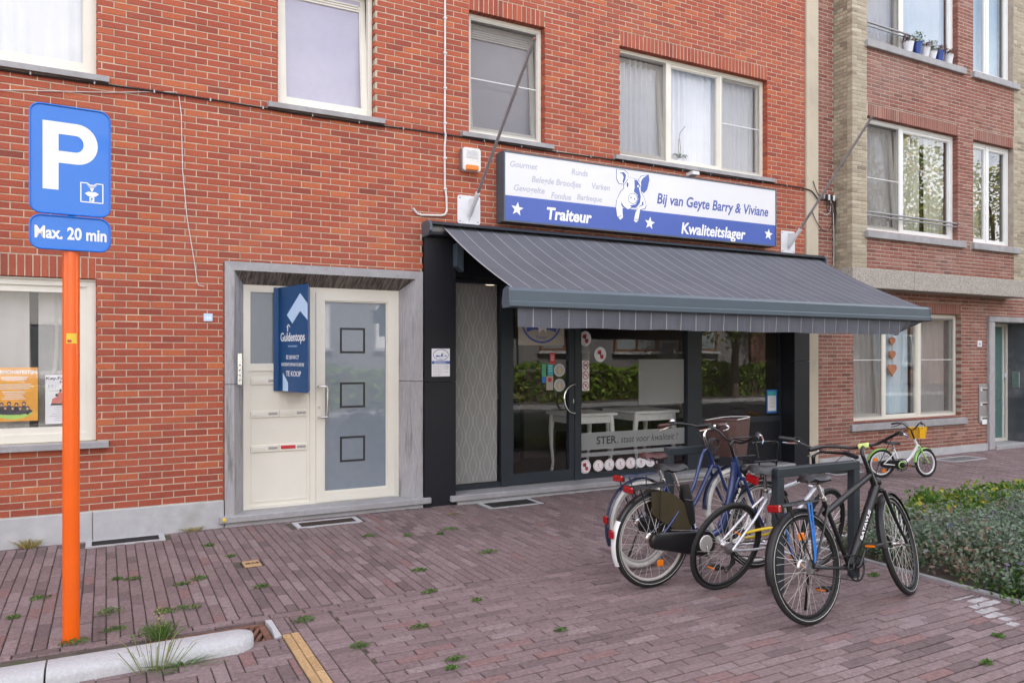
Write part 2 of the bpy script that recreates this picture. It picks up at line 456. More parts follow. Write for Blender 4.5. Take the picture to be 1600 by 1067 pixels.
class MB:
    """collects faces for one mesh; tint is stored per face"""
    def __init__(self):
        self.v, self.f, self.t, self.tint = [], [], [], 0.5
    def face(self, pts):
        i = len(self.v)
        self.v += [tuple(p) for p in pts]
        self.f.append(tuple(range(i, i + len(pts))))
        self.t.append(self.tint)
        return self
    def mesh_part(self, vs, fs):
        i = len(self.v)
        self.v += [tuple(p) for p in vs]
        for f in fs:
            self.f.append(tuple(i + k for k in f))
            self.t.append(self.tint)
        return self
    def box(self, x0, x1, y0, y1, z0, z1):
        vs_ = [(x0, y0, z0), (x1, y0, z0), (x1, y1, z0), (x0, y1, z0), (x0, y0, z1), (x1, y0, z1), (x1, y1, z1), (x0, y1, z1)]
        return self.mesh_part(vs_, [(0, 3, 2, 1), (4, 5, 6, 7), (0, 1, 5, 4), (1, 2, 6, 5), (2, 3, 7, 6), (3, 0, 4, 7)])
    def bevel_box(self, x0, x1, y0, y1, z0, z1, b=0.006):
        """box with chamfered long edges on every side"""
        vs_, fs = [], []
        def ring(z, d):
            return [(x0 + d, y0, z), (x1 - d, y0, z), (x1, y0 + d, z), (x1, y1 - d, z), (x1 - d, y1, z), (x0 + d, y1, z), (x0, y1 - d, z), (x0, y0 + d, z)]
        def inner(z):
            return [(x0 + b, y0 + b, z), (x1 - b, y0 + b, z), (x1 - b, y0 + b, z), (x1 - b, y1 - b, z), (x1 - b, y1 - b, z), (x0 + b, y1 - b, z), (x0 + b, y1 - b, z), (x0 + b, y0 + b, z)]
        def cap(z):
            return [(x0 + b, y0 + b, z), (x1 - b, y0 + b, z), (x1 - b, y1 - b, z), (x0 + b, y1 - b, z)]
        lo, hi = ring(z0 + b, b), ring(z1 - b, b)
        n = 8
        vs_ = lo + hi + cap(z0) + cap(z1)
        for k in range(n):
            fs.append((k, (k + 1) % n, n + (k + 1) % n, n + k))
        c0, c1 = 2 * n, 2 * n + 4
        cm = [0, 1, 1, 2, 2, 3, 3, 0]
        for k in range(n):
            k2 = (k + 1) % n
            a_, b_ = cm[k], cm[k2]
            if a_ == b_:
                fs.append((k, c0 + a_, k2)); fs.append((n + k, n + k2, c1 + a_))
            else:
                fs.append((k, c0 + a_, c0 + b_, k2)); fs.append((n + k, n + k2, c1 + b_, c1 + a_))
        fs.append((c0 + 3, c0 + 2, c0 + 1, c0)); fs.append((c1, c1 + 1, c1 + 2, c1 + 3))
        return self.mesh_part(vs_, fs)
    def ring_xz(self, x0, x1, z0, z1, w, y0, y1, wb=None, wt=None):
        """rectangular frame in the XZ plane, mitred, y0 = street side"""
        wb = w if wb is None else wb
        wt = w if wt is None else wt
        o = [(x0, z0), (x1, z0), (x1, z1), (x0, z1)]
        i = [(x0 + w, z0 + wb), (x1 - w, z0 + wb), (x1 - w, z1 - wt), (x0 + w, z1 - wt)]
        for k in range(4):
            k2 = (k + 1) % 4
            a, b, c, d = o[k], o[k2], i[k2], i[k]
            self.face([(a[0], y0, a[1]), (b[0], y0, b[1]), (c[0], y0, c[1]), (d[0], y0, d[1])])
            self.face([(a[0], y1, a[1]), (d[0], y1, d[1]), (c[0], y1, c[1]), (b[0], y1, b[1])])
            self.face([(a[0], y1, a[1]), (b[0], y1, b[1]), (b[0], y0, b[1]), (a[0], y0, a[1])])
            self.face([(d[0], y0, d[1]), (c[0], y0, c[1]), (c[0], y1, c[1]), (d[0], y1, d[1])])
        return self
    def prism(self, poly, d, origin=(0, 0, 0), ux=(1, 0, 0), uy=(0, 0, 1)):
        """flat outline (u,v) with thickness d towards its back"""
        ux, uy, o = Vector(ux), Vector(uy), Vector(origin)
        n = ux.cross(uy)
        a = [o + ux * p[0] + uy * p[1] for p in poly]
        b = [p - n * d for p in a]
        k = len(poly)
        self.mesh_part(a + b, [tuple(range(k)), tuple(reversed(range(k, 2 * k)))] + [(j, j + k, (j + 1) % k + k, (j + 1) % k) for j in range(k)])
        return self
    def tube(self, path, r, n=8, caps=True):
        path = [Vector(p) for p in path]
        rs = r if isinstance(r, (list, tuple)) else [r] * len(path)
        vs_, fs = [], []
        up = None
        m = len(path)
        for k, p in enumerate(path):
            t = (path[min(k + 1, m - 1)] - path[max(k - 1, 0)]).normalized()
            if up is None:
                up = Vector((0, 0, 1)) if abs(t.z) < 0.9 else Vector((0, 1, 0))
            s = t.cross(up)
            if s.length < 1e-5:
                s = t.orthogonal()
            s.normalize()
            u = s.cross(t).normalized()
            up = u
            for j in range(n):
                a = 2 * math.pi * j / n
                vs_.append(p + (s * math.cos(a) + u * math.sin(a)) * rs[k])
        for k in range(m - 1):
            for j in range(n):
                j2 = (j + 1) % n
                fs.append((k * n + j, k * n + j2, (k + 1) * n + j2, (k + 1) * n + j))
        if caps:
            fs.append(tuple(reversed(range(n))))
            fs.append(tuple(range((m - 1) * n, m * n)))
        return self.mesh_part(vs_, fs)
    def torus(self, c, R0, r, axis=(0, 1, 0), N=40, n=8, a0=0.0, a1=2 * math.pi, ry=None):
        c, ax = Vector(c), Vector(axis).normalized()
        e1 = ax.orthogonal().normalized()
        if abs(ax.y) > 0.9:
            e1 = Vector((1, 0, 0)); e1 = (e1 - ax * e1.dot(ax)).normalized()
        e2 = e1.cross(ax) * 1.0
        full = abs(a1 - a0 - 2 * math.pi) < 1e-6
        M = N if full else N + 1
        vs_, fs = [], []
        for k in range(M):
            a = a0 + (a1 - a0) * k / N
            d = e1 * math.cos(a) + e2 * math.sin(a)
            for j in range(n):
                b = 2 * math.pi * j / n
                vs_.append(c + d * (R0 + r * math.cos(b)) + ax * ((ry or r) * math.sin(b)))
        for k in range(N):
            k2 = (k + 1) % M
            for j in range(n):
                j2 = (j + 1) % n
                fs.append((k * n + j, k * n + j2, k2 * n + j2, k2 * n + j))
        return self.mesh_part(vs_, fs)
    def lathe(self, c, prof, axis=(0, 0, 1), n=16):
        c, ax = Vector(c), Vector(axis).normalized()
        e1 = ax.orthogonal().normalized()
        e2 = ax.cross(e1)
        vs_, fs = [], []
        for (h, r) in prof:
            for j in range(n):
                a = 2 * math.pi * j / n
                vs_.append(c + ax * h + (e1 * math.cos(a) + e2 * math.sin(a)) * r)
        for k in range(len(prof) - 1):
            for j in range(n):
                j2 = (j + 1) % n
                fs.append((k * n + j, k * n + j2, (k + 1) * n + j2, (k + 1) * n + j))
        fs.append(tuple(reversed(range(n))))
        fs.append(tuple(range((len(prof) - 1) * n, len(prof) * n)))
        return self.mesh_part(vs_, fs)
    def blob(self, c, rx, ry, rz, n=10, m=6, rot=None):
        c = Vector(c)
        vs_, fs = [], []
        for i in range(1, m):
            th = math.pi * i / m
            for j in range(n):
                a = 2 * math.pi * j / n
                p = Vector((rx * math.sin(th) * math.cos(a), ry * math.sin(th) * math.sin(a), rz * math.cos(th)))
                vs_.append(c + (rot @ p if rot else p))
        top, bot = Vector((0, 0, rz)), Vector((0, 0, -rz))
        vs_ += [c + (rot @ top if rot else top), c + (rot @ bot if rot else bot)]
        T, B = len(vs_) - 2, len(vs_) - 1
        for i in range(m - 2):
            for j in range(n):
                j2 = (j + 1) % n
                fs.append((i * n + j, (i + 1) * n + j, (i + 1) * n + j2, i * n + j2))
        for j in range(n):
            j2 = (j + 1) % n
            fs.append((T, j, j2)); fs.append((B, (m - 2) * n + j2, (m - 2) * n + j))
        return self.mesh_part(vs_, fs)
    def data(self, name, mname, off=(0, 0, 0), smooth=None):
        me = bpy.data.meshes.new(name)
        ox, oy, oz = off
        me.from_pydata([(x - ox, y - oy, z - oz) for x, y, z in self.v], [], self.f)
        at = me.attributes.new('tint', 'FLOAT', 'FACE')
        at.data.foreach_set('value', self.t)
        me.materials.append(MATS[mname])
        if smooth:
            me.polygons.foreach_set('use_smooth', [True] * len(me.polygons))
            me.set_sharp_from_angle(angle=R(smooth))
        me.update()
        return me
    def build(self, name, mname, parent=None, local=False, smooth=None, label=None, cat=None, group=None, kind=None):
        if parent is None:
            xs, ys, zs = zip(*self.v)
            off = ((min(xs) + max(xs)) / 2, (min(ys) + max(ys)) / 2, min(zs))
            loc = off
        elif local:
            off, loc = (0, 0, 0), (0, 0, 0)
        else:
            off, loc = origin_of(parent), (0, 0, 0)
        o = bpy.data.objects.new(name, self.data(name, mname, off, smooth))
        o.location = loc
        o.parent = parent
        COL.objects.link(o)
        return set_props(o, label, cat, group, kind)

def text_into(mb, body, size, origin, ux=(1, 0, 0), uy=(0, 0, 1), depth=0.0015, shear=0.0, bold=0.0, width=None, height=None, align='LEFT', space=1.0):
    """lettering as solid glyphs on the plane (ux, uy) at origin"""
    cu = bpy.data.curves.new('lettering', 'FONT')
    cu.body = body
    cu.size = size
    cu.shear = shear
    cu.offset = bold
    cu.extrude = depth / 2
    cu.resolution_u = 3
    cu.space_character = space
    ob = bpy.data.objects.new('lettering', cu)
    me = bpy.data.meshes.new_from_object(ob)
    vv = [v.co.copy() for v in me.vertices]
    x0, x1 = min(v.x for v in vv), max(v.x for v in vv)
    kx = (width / (x1 - x0)) if width else 1.0
    ky = height / (max(v.y for v in vv) - min(v.y for v in vv)) if height else 1.0
    sh = {'LEFT': x0, 'CENTER': (x0 + x1) / 2, 'RIGHT': x1}[align]
    ux, uy, o = Vector(ux), Vector(uy), Vector(origin)
    n = ux.cross(uy)
    pts = [o + ux * ((v.x - sh) * kx) + uy * (v.y * ky) + n * (v.z - depth / 2) for v in vv]
    mb.mesh_part(pts, [tuple(p.vertices) for p in me.polygons])
    bpy.data.objects.remove(ob)
    bpy.data.curves.remove(cu)
    bpy.data.meshes.remove(me)
    return mb

def ellipse(cx, cy, rx, ry, n=24, a0=0, a1=2 * math.pi):
    full = abs(a1 - a0 - 2 * math.pi) < 1e-6
    m = n if full else n + 1
    return [(cx + rx * math.cos(a0 + (a1 - a0) * k / n), cy + ry * math.sin(a0 + (a1 - a0) * k / n)) for k in range(m)]

def star(cx, cy, r, tilt=0.0):
    return [(cx + (r if k % 2 == 0 else r * 0.42) * math.sin(tilt + k * math.pi / 5), cy + (r if k % 2 == 0 else r * 0.42) * math.cos(tilt + k * math.pi / 5)) for k in range(10)]

def rrect(x0, x1, y0, y1, r, n=5):
    pts = []
    for cx, cy, a in ((x1 - r, y0 + r, -90), (x1 - r, y1 - r, 0), (x0 + r, y1 - r, 90), (x0 + r, y0 + r, 180)):
        for k in range(n + 1):
            t = R(a + 90 * k / n)
            pts.append((cx + r * math.cos(t), cy + r * math.sin(t)))
    return pts

def plate_with_holes(a0, a1, b0, b1, holes):
    """cells of a rectangle left over around axis-parallel holes"""
    As = sorted({a0, a1} | {min(max(h[k], a0), a1) for h in holes for k in (0, 1)})
    Bs = sorted({b0, b1} | {min(max(h[k], b0), b1) for h in holes for k in (2, 3)})
    def solid(i, j):
        if i < 0 or j < 0 or i >= len(As) - 1 or j >= len(Bs) - 1:
            return False
        ca, cb = (As[i] + As[i + 1]) / 2, (Bs[j] + Bs[j + 1]) / 2
        return not any(h[0] < ca < h[1] and h[2] < cb < h[3] for h in holes)
    return As, Bs, solid

def wall_core(x0, x1, z0, z1, y0, y1, holes):
    """slab in the XZ plane with real openings"""
    mb = MB()
    As, Bs, solid = plate_with_holes(x0, x1, z0, z1, holes)
    for i in range(len(As) - 1):
        for j in range(len(Bs) - 1):
            if not solid(i, j):
                continue
            a, b, c, d = As[i], As[i + 1], Bs[j], Bs[j + 1]
            mb.face([(a, y0, c), (b, y0, c), (b, y0, d), (a, y0, d)])
            mb.face([(a, y1, c), (a, y1, d), (b, y1, d), (b, y1, c)])
            if not solid(i - 1, j): mb.face([(a, y1, c), (a, y0, c), (a, y0, d), (a, y1, d)])
            if not solid(i + 1, j): mb.face([(b, y0, c), (b, y1, c), (b, y1, d), (b, y0, d)])
            if not solid(i, j - 1): mb.face([(a, y1, c), (b, y1, c), (b, y0, c), (a, y0, c)])
            if not solid(i, j + 1): mb.face([(a, y0, d), (b, y0, d), (b, y1, d), (a, y1, d)])
    return mb

def ground_sheet(x0, x1, y0, y1, z, holes):
    mb = MB()
    As, Bs, solid = plate_with_holes(x0, x1, y0, y1, holes)
    for i in range(len(As) - 1):
        for j in range(len(Bs) - 1):
            if solid(i, j):
                mb.face([(As[i], Bs[j], z), (As[i + 1], Bs[j], z), (As[i + 1], Bs[j + 1], z), (As[i], Bs[j + 1], z)])
    return mb

def cut(a, b, holes):
    """interval a..b minus holes"""
    segs = [(a, b)]
    for h0, h1 in holes:
        nxt = []
        for s0, s1 in segs:
            if h1 <= s0 or h0 >= s1:
                nxt.append((s0, s1))
            else:
                if h0 > s0: nxt.append((s0, h0))
                if h1 < s1: nxt.append((h1, s1))
        segs = nxt
    return segs

_sy, _cy = math.sin(YAW), math.cos(YAW)
def apparent(x, y, z, area):
    """how large a piece shows from the standing point; used only to choose which pieces become single objects"""
    d = x * _sy + (y + CAM_D) * _cy
    if d < 0.5:
        return 0.0
    u = (x * _cy - (y + CAM_D) * _sy) / d
    w = (z - CAM_H) / d
    if abs(u) > 0.69 or w > 0.475 or w < -0.44:
        return 0.0
    return area / (d * d)

def piece_mesh(mb, x0, x1, z0, z1, yf, depth, b=0.004):
    """one brick in a wall: front face at yf with worn, chamfered edges"""
    a = [(x0, yf + b, z0), (x1, yf + b, z0), (x1, yf + b, z1), (x0, yf + b, z1)]
    f = [(x0 + b, yf, z0 + b), (x1 - b, yf, z0 + b), (x1 - b, yf, z1 - b), (x0 + b, yf, z1 - b)]
    k = [(x0, yf + depth, z0), (x1, yf + depth, z0), (x1, yf + depth, z1), (x0, yf + depth, z1)]
    fs = [(4, 5, 6, 7)]
    for i in range(4):
        j = (i + 1) % 4
        fs.append((i, j, 4 + j, 4 + i))
        fs.append((8 + i, 8 + j, j, i))
    return mb.mesh_part(a + f + k, fs)

def lay_bricks(parent, mname, bricks, depth, single=300, name='brick', skip_single=None):
    """bricks: (x0,x1,z0,z1,yfront,tint). The ones that show largest become objects sharing meshes, the rest one mesh."""
    order = sorted(range(len(bricks)), key=lambda i: -apparent((bricks[i][0] + bricks[i][1]) / 2, bricks[i][4], (bricks[i][2] + bricks[i][3]) / 2,
                                                               (bricks[i][1] - bricks[i][0]) * (bricks[i][3] - bricks[i][2])))
    chosen = set(order[:single])
    po = origin_of(parent)
    cache, rest = {}, MB()
    for i, (x0, x1, z0, z1, yf, t) in enumerate(bricks):
        if i in chosen:
            key = (round(x1 - x0, 3), round(z1 - z0, 3), round(t * 7))
            if key not in cache:
                mb = MB(); mb.tint = key[2] / 7
                w, h = (x1 - x0) / 2, (z1 - z0) / 2
                piece_mesh(mb, -w, w, -h, h, 0, depth)
                cache[key] = mb.data(name, mname)
            o = bpy.data.objects.new(name, cache[key])
            o.location = Vector(((x0 + x1) / 2, yf, (z0 + z1) / 2)) - po
            o.parent = parent
            COL.objects.link(o)
        else:
            rest.tint = t
            piece_mesh(rest, x0, x1, z0, z1, yf, depth)
    if rest.f:
        rest.build(name + 'work', mname, parent, kind='stuff')

def course_bricks(x0, x1, z0, z1, holes, bl=0.2037, bh=0.065, yf=0.0, joint=0.0085, tmin=0.0, tmax=1.0, jit=0.0015, phase=0.0):
    out = []
    n = int(round((z1 - z0) / bh))
    for r in range(n):
        za, zb = z0 + r * bh, z0 + (r + 1) * bh
        zc = (za + zb) / 2
        full = [(h[0], h[1]) for h in holes if h[2] <= za + 0.012 and h[3] >= zb - 0.012]
        part = [h for h in holes if (h[0], h[1]) not in full and h[2] < zb - 0.012 and h[3] > za + 0.012]
        segs = [(s0, s1, za, zb) for s0, s1 in cut(x0, x1, full + [(h[0], h[1]) for h in part])]
        for h in part:                       # courses cut down over or under a stone
            for s0, s1 in cut(max(h[0], x0), min(h[1], x1), full):
                if h[2] > za + 0.012: segs.append((s0, s1, za, h[2]))
                if h[3] < zb - 0.012: segs.append((s0, s1, h[3], zb))
        g = joint / 2
        for s0, s1, ya, yb in segs:
            x = s0 - ((s0 - x0 - phase - (0.5 * bl if r % 2 else 0.0)) % bl)
            while x < s1:
                a, b = max(x, s0), min(x + bl, s1)
                x += bl
                if b - a < 0.03:
                    continue
                t = min(tmax, max(tmin, random.gauss(0.56, 0.19)))
                out.append((a + (g if a > s0 else 0.0), b - (g if b < s1 else 0.0), ya + g, yb - g, yf + random.uniform(-jit, jit), t))
    return out
# ================================================================ GROUND
BORDER_Y = -2.83
PW, PL = 0.0765, 0.238                    # paving brick pitch
BED = (5.56, 14.0, -7.2, -3.15)
VENTS = [(-0.115, 0.44, -0.24, -0.035), (1.72, 2.285, -0.36, -0.155), (3.83, 4.42, -0.41, -0.12), (9.25, 9.75, -0.62, -0.36), (12.05, 12.85, -0.62, -0.30)]
VALVE = (0.975, 1.14, -1.60, -1.39)
DRAIN = (0.22, 0.945, -3.29, -2.93)

set_props(MB().face([(-900, -900, -0.2), (900, -900, -0.2), (900, 900, -0.2), (-900, 900, -0.2)]).build('ground', 'ground_earth', kind='structure'))
road = MB().box(-120, 120, -13.0, -6.6, -0.19, -0.06).build('road', 'asphalt', kind='structure')
MB().box(-120, 120, -19.0, -13.2, -0.19, 0.02).build('far_pavement', 'far_paving', kind='structure')
fk = MB().box(-120, 120, -13.2, -13.0, -0.19, 0.06).build('far_kerb', 'bluestone', kind='structure')

def shared_pavers(parent, mname, rects, single, name='paving_brick', depth=0.08, zbase=0.0):
    """rects: (x0,x1,y0,y1,tint); top faces slightly uneven"""
    order = sorted(range(len(rects)), key=lambda i: -apparent((rects[i][0] + rects[i][1]) / 2, (rects[i][2] + rects[i][3]) / 2, 0,
                   (rects[i][1] - rects[i][0]) * (rects[i][3] - rects[i][2]) / max(0.5, (rects[i][2] + rects[i][3]) / 2 + CAM_D)))
    chosen = set(order[:single])
    po = origin_of(parent)
    cache, rest = {}, MB()
    def brick(mb, x0, x1, y0, y1, z, d, tilt=(0, 0)):
        b = 0.004
        def zz(x, y): return z + tilt[0] * (x - (x0 + x1) / 2) + tilt[1] * (y - (y0 + y1) / 2)
        a = [(x0, y0), (x1, y0), (x1, y1), (x0, y1)]
        c = [(x0 + b, y0 + b), (x1 - b, y0 + b), (x1 - b, y1 - b), (x0 + b, y1 - b)]
        vs_ = [(x, y, zz(x, y) - b) for x, y in a] + [(x, y, zz(x, y)) for x, y in c] + [(x, y, z - d) for x, y in a]
        fs = [(4, 5, 6, 7)]
        for i in range(4):
            j = (i + 1) % 4
            fs += [(i, j, 4 + j, 4 + i), (8 + i, 8 + j, j, i)]
        mb.mesh_part(vs_, fs)
    for i, (x0, x1, y0, y1, t) in enumerate(rects):
        h = zbase + random.uniform(-0.0025, 0.0025)
        if i in chosen:
            key = (round(x1 - x0, 3), round(y1 - y0, 3), round(t * 9))
            if key not in cache:
                mb = MB(); mb.tint = key[2] / 9
                w, l = (x1 - x0) / 2, (y1 - y0) / 2
                brick(mb, -w, w, -l, l, 0, depth)
                cache[key] = mb.data(name, mname)
            o = bpy.data.objects.new(name, cache[key])
            o.location = Vector(((x0 + x1) / 2, (y0 + y1) / 2, h)) - po
            o.rotation_euler = (random.uniform(-0.008, 0.008), random.uniform(-0.012, 0.012), random.uniform(-0.007, 0.007))
            o.parent = parent
            COL.objects.link(o)
        else:
            rest.tint = t
            brick(rest, x0, x1, y0, y1, h, depth, (random.uniform(-0.012, 0.012), random.uniform(-0.012, 0.012)))
    if rest.f:
        rest.build(name + 's_in_bulk' if False else 'brick_paving', mname, parent, kind='stuff')

def ptint():
    r = random.random()
    if r < 0.02: return 1.0
    return min(0.95, max(0.0, random.gauss(0.50, 0.25)))

J, JC = 0.0065, 0.0100
def pave_y(x0, x1, y0, y1, holes, n_off=0.0):
    """long side square to the houses, rows in stretcher bond"""
    out, k, x = [], 0, x0
    while x < x1 - 0.02:
        xb = min(x + PW, x1)
        hs = [(h[2], h[3]) for h in holes if h[0] < xb - 0.01 and h[1] > x + 0.01]
        off = (0.5 if k % 2 else 0.0) * PL + random.uniform(-0.02, 0.02)
        for s0, s1 in cut(y0, y1, hs):
            y = s1 - ((s1 - y1 + off) % PL) if True else s1
            y = s1 + ((y1 - off - s1) % PL)
            while y > s0 + 0.02:
                a, b = max(y - PL, s0), min(y, s1)
                if b - a > 0.03:
                    out.append((x + J / 2, xb - J / 2, a + 0.0075, b - 0.0075, ptint()))
                y -= PL
        x += PW; k += 1
    return out
def pave_x(x0, x1, y0, y1, holes):
    out, k, y = [], 0, y1
    while y > y0 + 0.02:
        ya = max(y - PW, y0)
        hs = [(h[0], h[1]) for h in holes if h[2] < y - 0.01 and h[3] > ya + 0.01]
        off = (0.5 if k % 2 else 0.0) * PL + random.uniform(-0.025, 0.025)
        for s0, s1 in cut(x0, x1, hs):
            x = s0 - ((s0 - x0 + off) % PL)
            while x < s1 - 0.02:
                a, b = max(x, s0), min(x + PL, s1)
                if b - a > 0.03:
                    out.append((a + J / 2, b - J / 2, ya + JC / 2, y - JC / 2, ptint()))
                x += PL
        y -= PW; k += 1
    return out

frame_holes = [(v[0] - 0.05, v[1] + 0.05, v[2] - 0.045, min(v[3] + 0.052, 0.06)) for v in VENTS]
# pavement along the houses
side = empty('sidewalk', (0, 0, 0), kind='structure')
sheet_holes = [DRAIN]
ground_sheet(-3.2, 16.0, BORDER_Y, 0.02, -0.011, []).build('jointing_sand', 'joint_sand', side, kind='stuff')
rects = pave_y(-2.6, 15.6, BORDER_Y, -0.06, frame_holes + [VALVE, BED])
rects += pave_x(-2.6, 15.6, -0.06, 0.06, frame_holes)[:400]
shared_pavers(side, 'paver', rects, 300)
# forecourt in front of the shop: stretchers parallel to the houses
fore = empty('forecourt_paving', (3, -4.5, 0), kind='structure')
ground_sheet(0.945, 16.0, -6.6, BORDER_Y, -0.011, []).build('jointing_sand', 'joint_sand', fore, kind='stuff')
rects = pave_x(-2.6, 0.945, DRAIN[3], BORDER_Y, [])
rects += pave_x(0.945, 16.0, DRAIN[3], BORDER_Y, [BED])
rects += pave_x(1.312, 13.0, -6.6, DRAIN[3], [BED, (5.478, 5.56, -7, -2.9)])
rects += [(r[0], r[1], r[2], r[3], r[4]) for r in pave_y(5.478, 5.5545, -6.6, DRAIN[3], [])]
rects += pave_y(1.052, 1.1285, -6.6, DRAIN[3], [])
rects += pave_y(0.9465, 1.0525, -3.235, DRAIN[3], [])
yy = DRAIN[3]
while yy > -6.55:                                   # header row beside the yellow bands
    rects.append((1.131, 1.3095, yy - PW + J / 2, yy - J / 2, ptint()))
    yy -= PW
shared_pavers(fore, 'paver', rects, 300)
yel = []
for x0 in (0.948, 1.0):
    y = -3.24 if x0 < 0.99 else -3.24
    if x0 < 0.99: yel.append((x0 + 0.002, x0 + 0.05, -3.30, -3.244, 0.5)); y = -3.304
    while y > -6.5:
        yel.append((x0 + 0.002, x0 + 0.05, y - 0.205, y - 0.004, random.random()))
        y -= 0.208
shared_pavers(fore, 'paver_yellow', yel, 40, name='yellow_brick')
# parking bay: herringbone
bay = empty('parking_bay', (-0.5, -4.5, 0), kind='structure')
ground_sheet(-3.2, 0.945, -6.6, DRAIN[2], -0.011, []).build('jointing_sand', 'joint_sand', bay, kind='stuff')
ground_sheet(-3.2, DRAIN[0], DRAIN[2], DRAIN[3], -0.011, []).build('gutter_sand', 'joint_sand', bay, kind='stuff')
herr, W3 = [], 0.079
for i in range(-60, 60):
    for j in range(-30, 30):
        ox, oy = (i + 3 * j) * W3 - 0.6, (i - 3 * j) * W3 - 4.5
        for (a, b, c, d) in ((0, 3, 0, 1), (0, 1, 1, 4)):
            x0, x1, y0, y1 = ox + a * W3, ox + b * W3, oy + c * W3, oy + d * W3
            x0, x1, y0, y1 = max(x0, -2.6), min(x1, 0.943), max(y0, -5.6), min(y1, -3.425)
            if x1 - x0 > 0.03 and y1 - y0 > 0.03:
                herr.append((x0 + J / 2, x1 - J / 2, y0 + JC / 2, y1 - JC / 2, ptint()))
shared_pavers(bay, 'paver', herr, 300)
gut = pave_x(-2.6, DRAIN[0], -3.2, DRAIN[3], [])
shared_pavers(bay, 'paver', gut, 60, zbase=-0.022)
gx = pave_x(0.70, 0.945, -3.425, DRAIN[2], [])
shared_pavers(bay, 'paver', gx, 60)

# concrete kerb with a rounded nose
kerb = empty('kerb', (-0.5, -3.3, 0), 'pale speckled concrete kerb with rounded nose beside the drain', 'kerb')
def kerb_piece(xa, xb, nose=False):
    prof = [(-3.425, -0.1), (-3.425, 0.035), (-3.405, 0.062), (-3.36, 0.073), (-3.235, 0.075), (-3.205, 0.055), (-3.20, -0.1)]
    mb = MB()
    st = []
    n = 14
    for k in range(n + 1):
        x = xa + (xb - xa) * k / n
        s = 1.0
        st.append((x, s, 1.0))
    if nose:
        st = [q for q in st if q[0] < xb - 0.13]
        for k in range(9):
            a = math.pi / 2 * k / 8
            st.append((xb - 0.12 + 0.12 * math.sin(a), max(0.05, math.cos(a)) ** 0.7, 1 - 0.35 * (1 - math.cos(a))))
    vs_, fs, m = [], [], len(prof)
    for x, s, h in st:
        for y, z in prof:
            vs_.append((x, -3.27 + (y + 3.27) * s, z * h if z > 0 else z))
    for k in range(len(st) - 1):
        for j in range(m):
            j2 = (j + 1) % m
            fs.append((k * m + j, k * m + j2, (k + 1) * m + j2, (k + 1) * m + j))
    fs.append(tuple(range(m))); fs.append(tuple(reversed(range((len(st) - 1) * m, len(st) * m))))
    return mb.mesh_part(vs_, [tuple(reversed(f)) for f in fs])
kerb_piece(-2.4, -1.305).build('kerbstone', 'kerb_concrete', kerb, smooth=40)
kerb_piece(-1.295, -0.285).build('kerbstone', 'kerb_concrete', kerb, smooth=40)
kerb_piece(-0.275, 0.775, True).build('kerbstone', 'kerb_concrete', kerb, smooth=40)

# street drain with slanting bars
dr = empty('street_drain', (0.58, -3.1, -0.12), 'rusty sunken street drain grate with slanting bars beside the kerb', 'drain')
MB().box(DRAIN[0], DRAIN[1], DRAIN[2], DRAIN[3], -0.19, -0.15).build('drain_floor', 'dark_void', dr)
fr = MB()
fr.box(DRAIN[0], DRAIN[1] - 0.045, DRAIN[3] - 0.03, DRAIN[3], -0.13, -0.02)
fr.box(DRAIN[0], DRAIN[1] - 0.045, DRAIN[2], DRAIN[2] + 0.035, -0.13, -0.02)
fr.box(DRAIN[1] - 0.085, DRAIN[1] - 0.045, DRAIN[2] + 0.035, DRAIN[3] - 0.03, -0.13, -0.02)
fr.box(DRAIN[0], DRAIN[0] + 0.03, DRAIN[2] + 0.035, DRAIN[3] - 0.03, -0.13, -0.02)
fr.build('drain_frame', 'grate_iron', dr)
for k in range(15):
    xa = DRAIN[0] - 0.02 + k * 0.045
    p0, p1 = Vector((xa, DRAIN[2] + 0.035, -0.024)), Vector((xa + 0.13, DRAIN[3] - 0.03, -0.024))
    if p1.x > DRAIN[1] - 0.085:
        f_ = (DRAIN[1] - 0.085 - p0.x) / (p1.x - p0.x); p1 = p0 + (p1 - p0) * f_
    if p0.x < DRAIN[0] + 0.03:
        f_ = (DRAIN[0] + 0.03 - p0.x) / (p1.x - p0.x); p0 = p0 + (p1 - p0) * f_
    d = Vector((0.011, 0, 0))
    b = MB()
    b.mesh_part([p0 - d, p0 + d, p1 + d, p1 - d] + [q + Vector((0, 0, -0.05)) for q in (p0 - d, p0 + d, p1 + d, p1 - d)],
                [(0, 1, 2, 3), (7, 6, 5, 4), (0, 4, 5, 1), (1, 5, 6, 2), (2, 6, 7, 3), (3, 7, 4, 0)])
    b.build('grate_bar', 'grate_iron', dr)
b = MB(); b.mesh_part([(0.90, -3.29, 0.001), (0.944, -3.27, 0.003), (0.944, -2.945, 0.002), (0.905, -2.935, 0.0), (0.915, -3.1, 0.001),
                       (0.90, -3.29, -0.15), (0.944, -3.27, -0.15), (0.944, -2.945, -0.15), (0.905, -2.935, -0.15), (0.915, -3.1, -0.15)],
                      [(0, 1, 2, 3, 4), (5, 6, 1, 0), (6, 7, 2, 1), (7, 8, 3, 2), (8, 9, 4, 3), (9, 5, 0, 4)])
b.build('mortar_bed', 'kerb_concrete', dr)

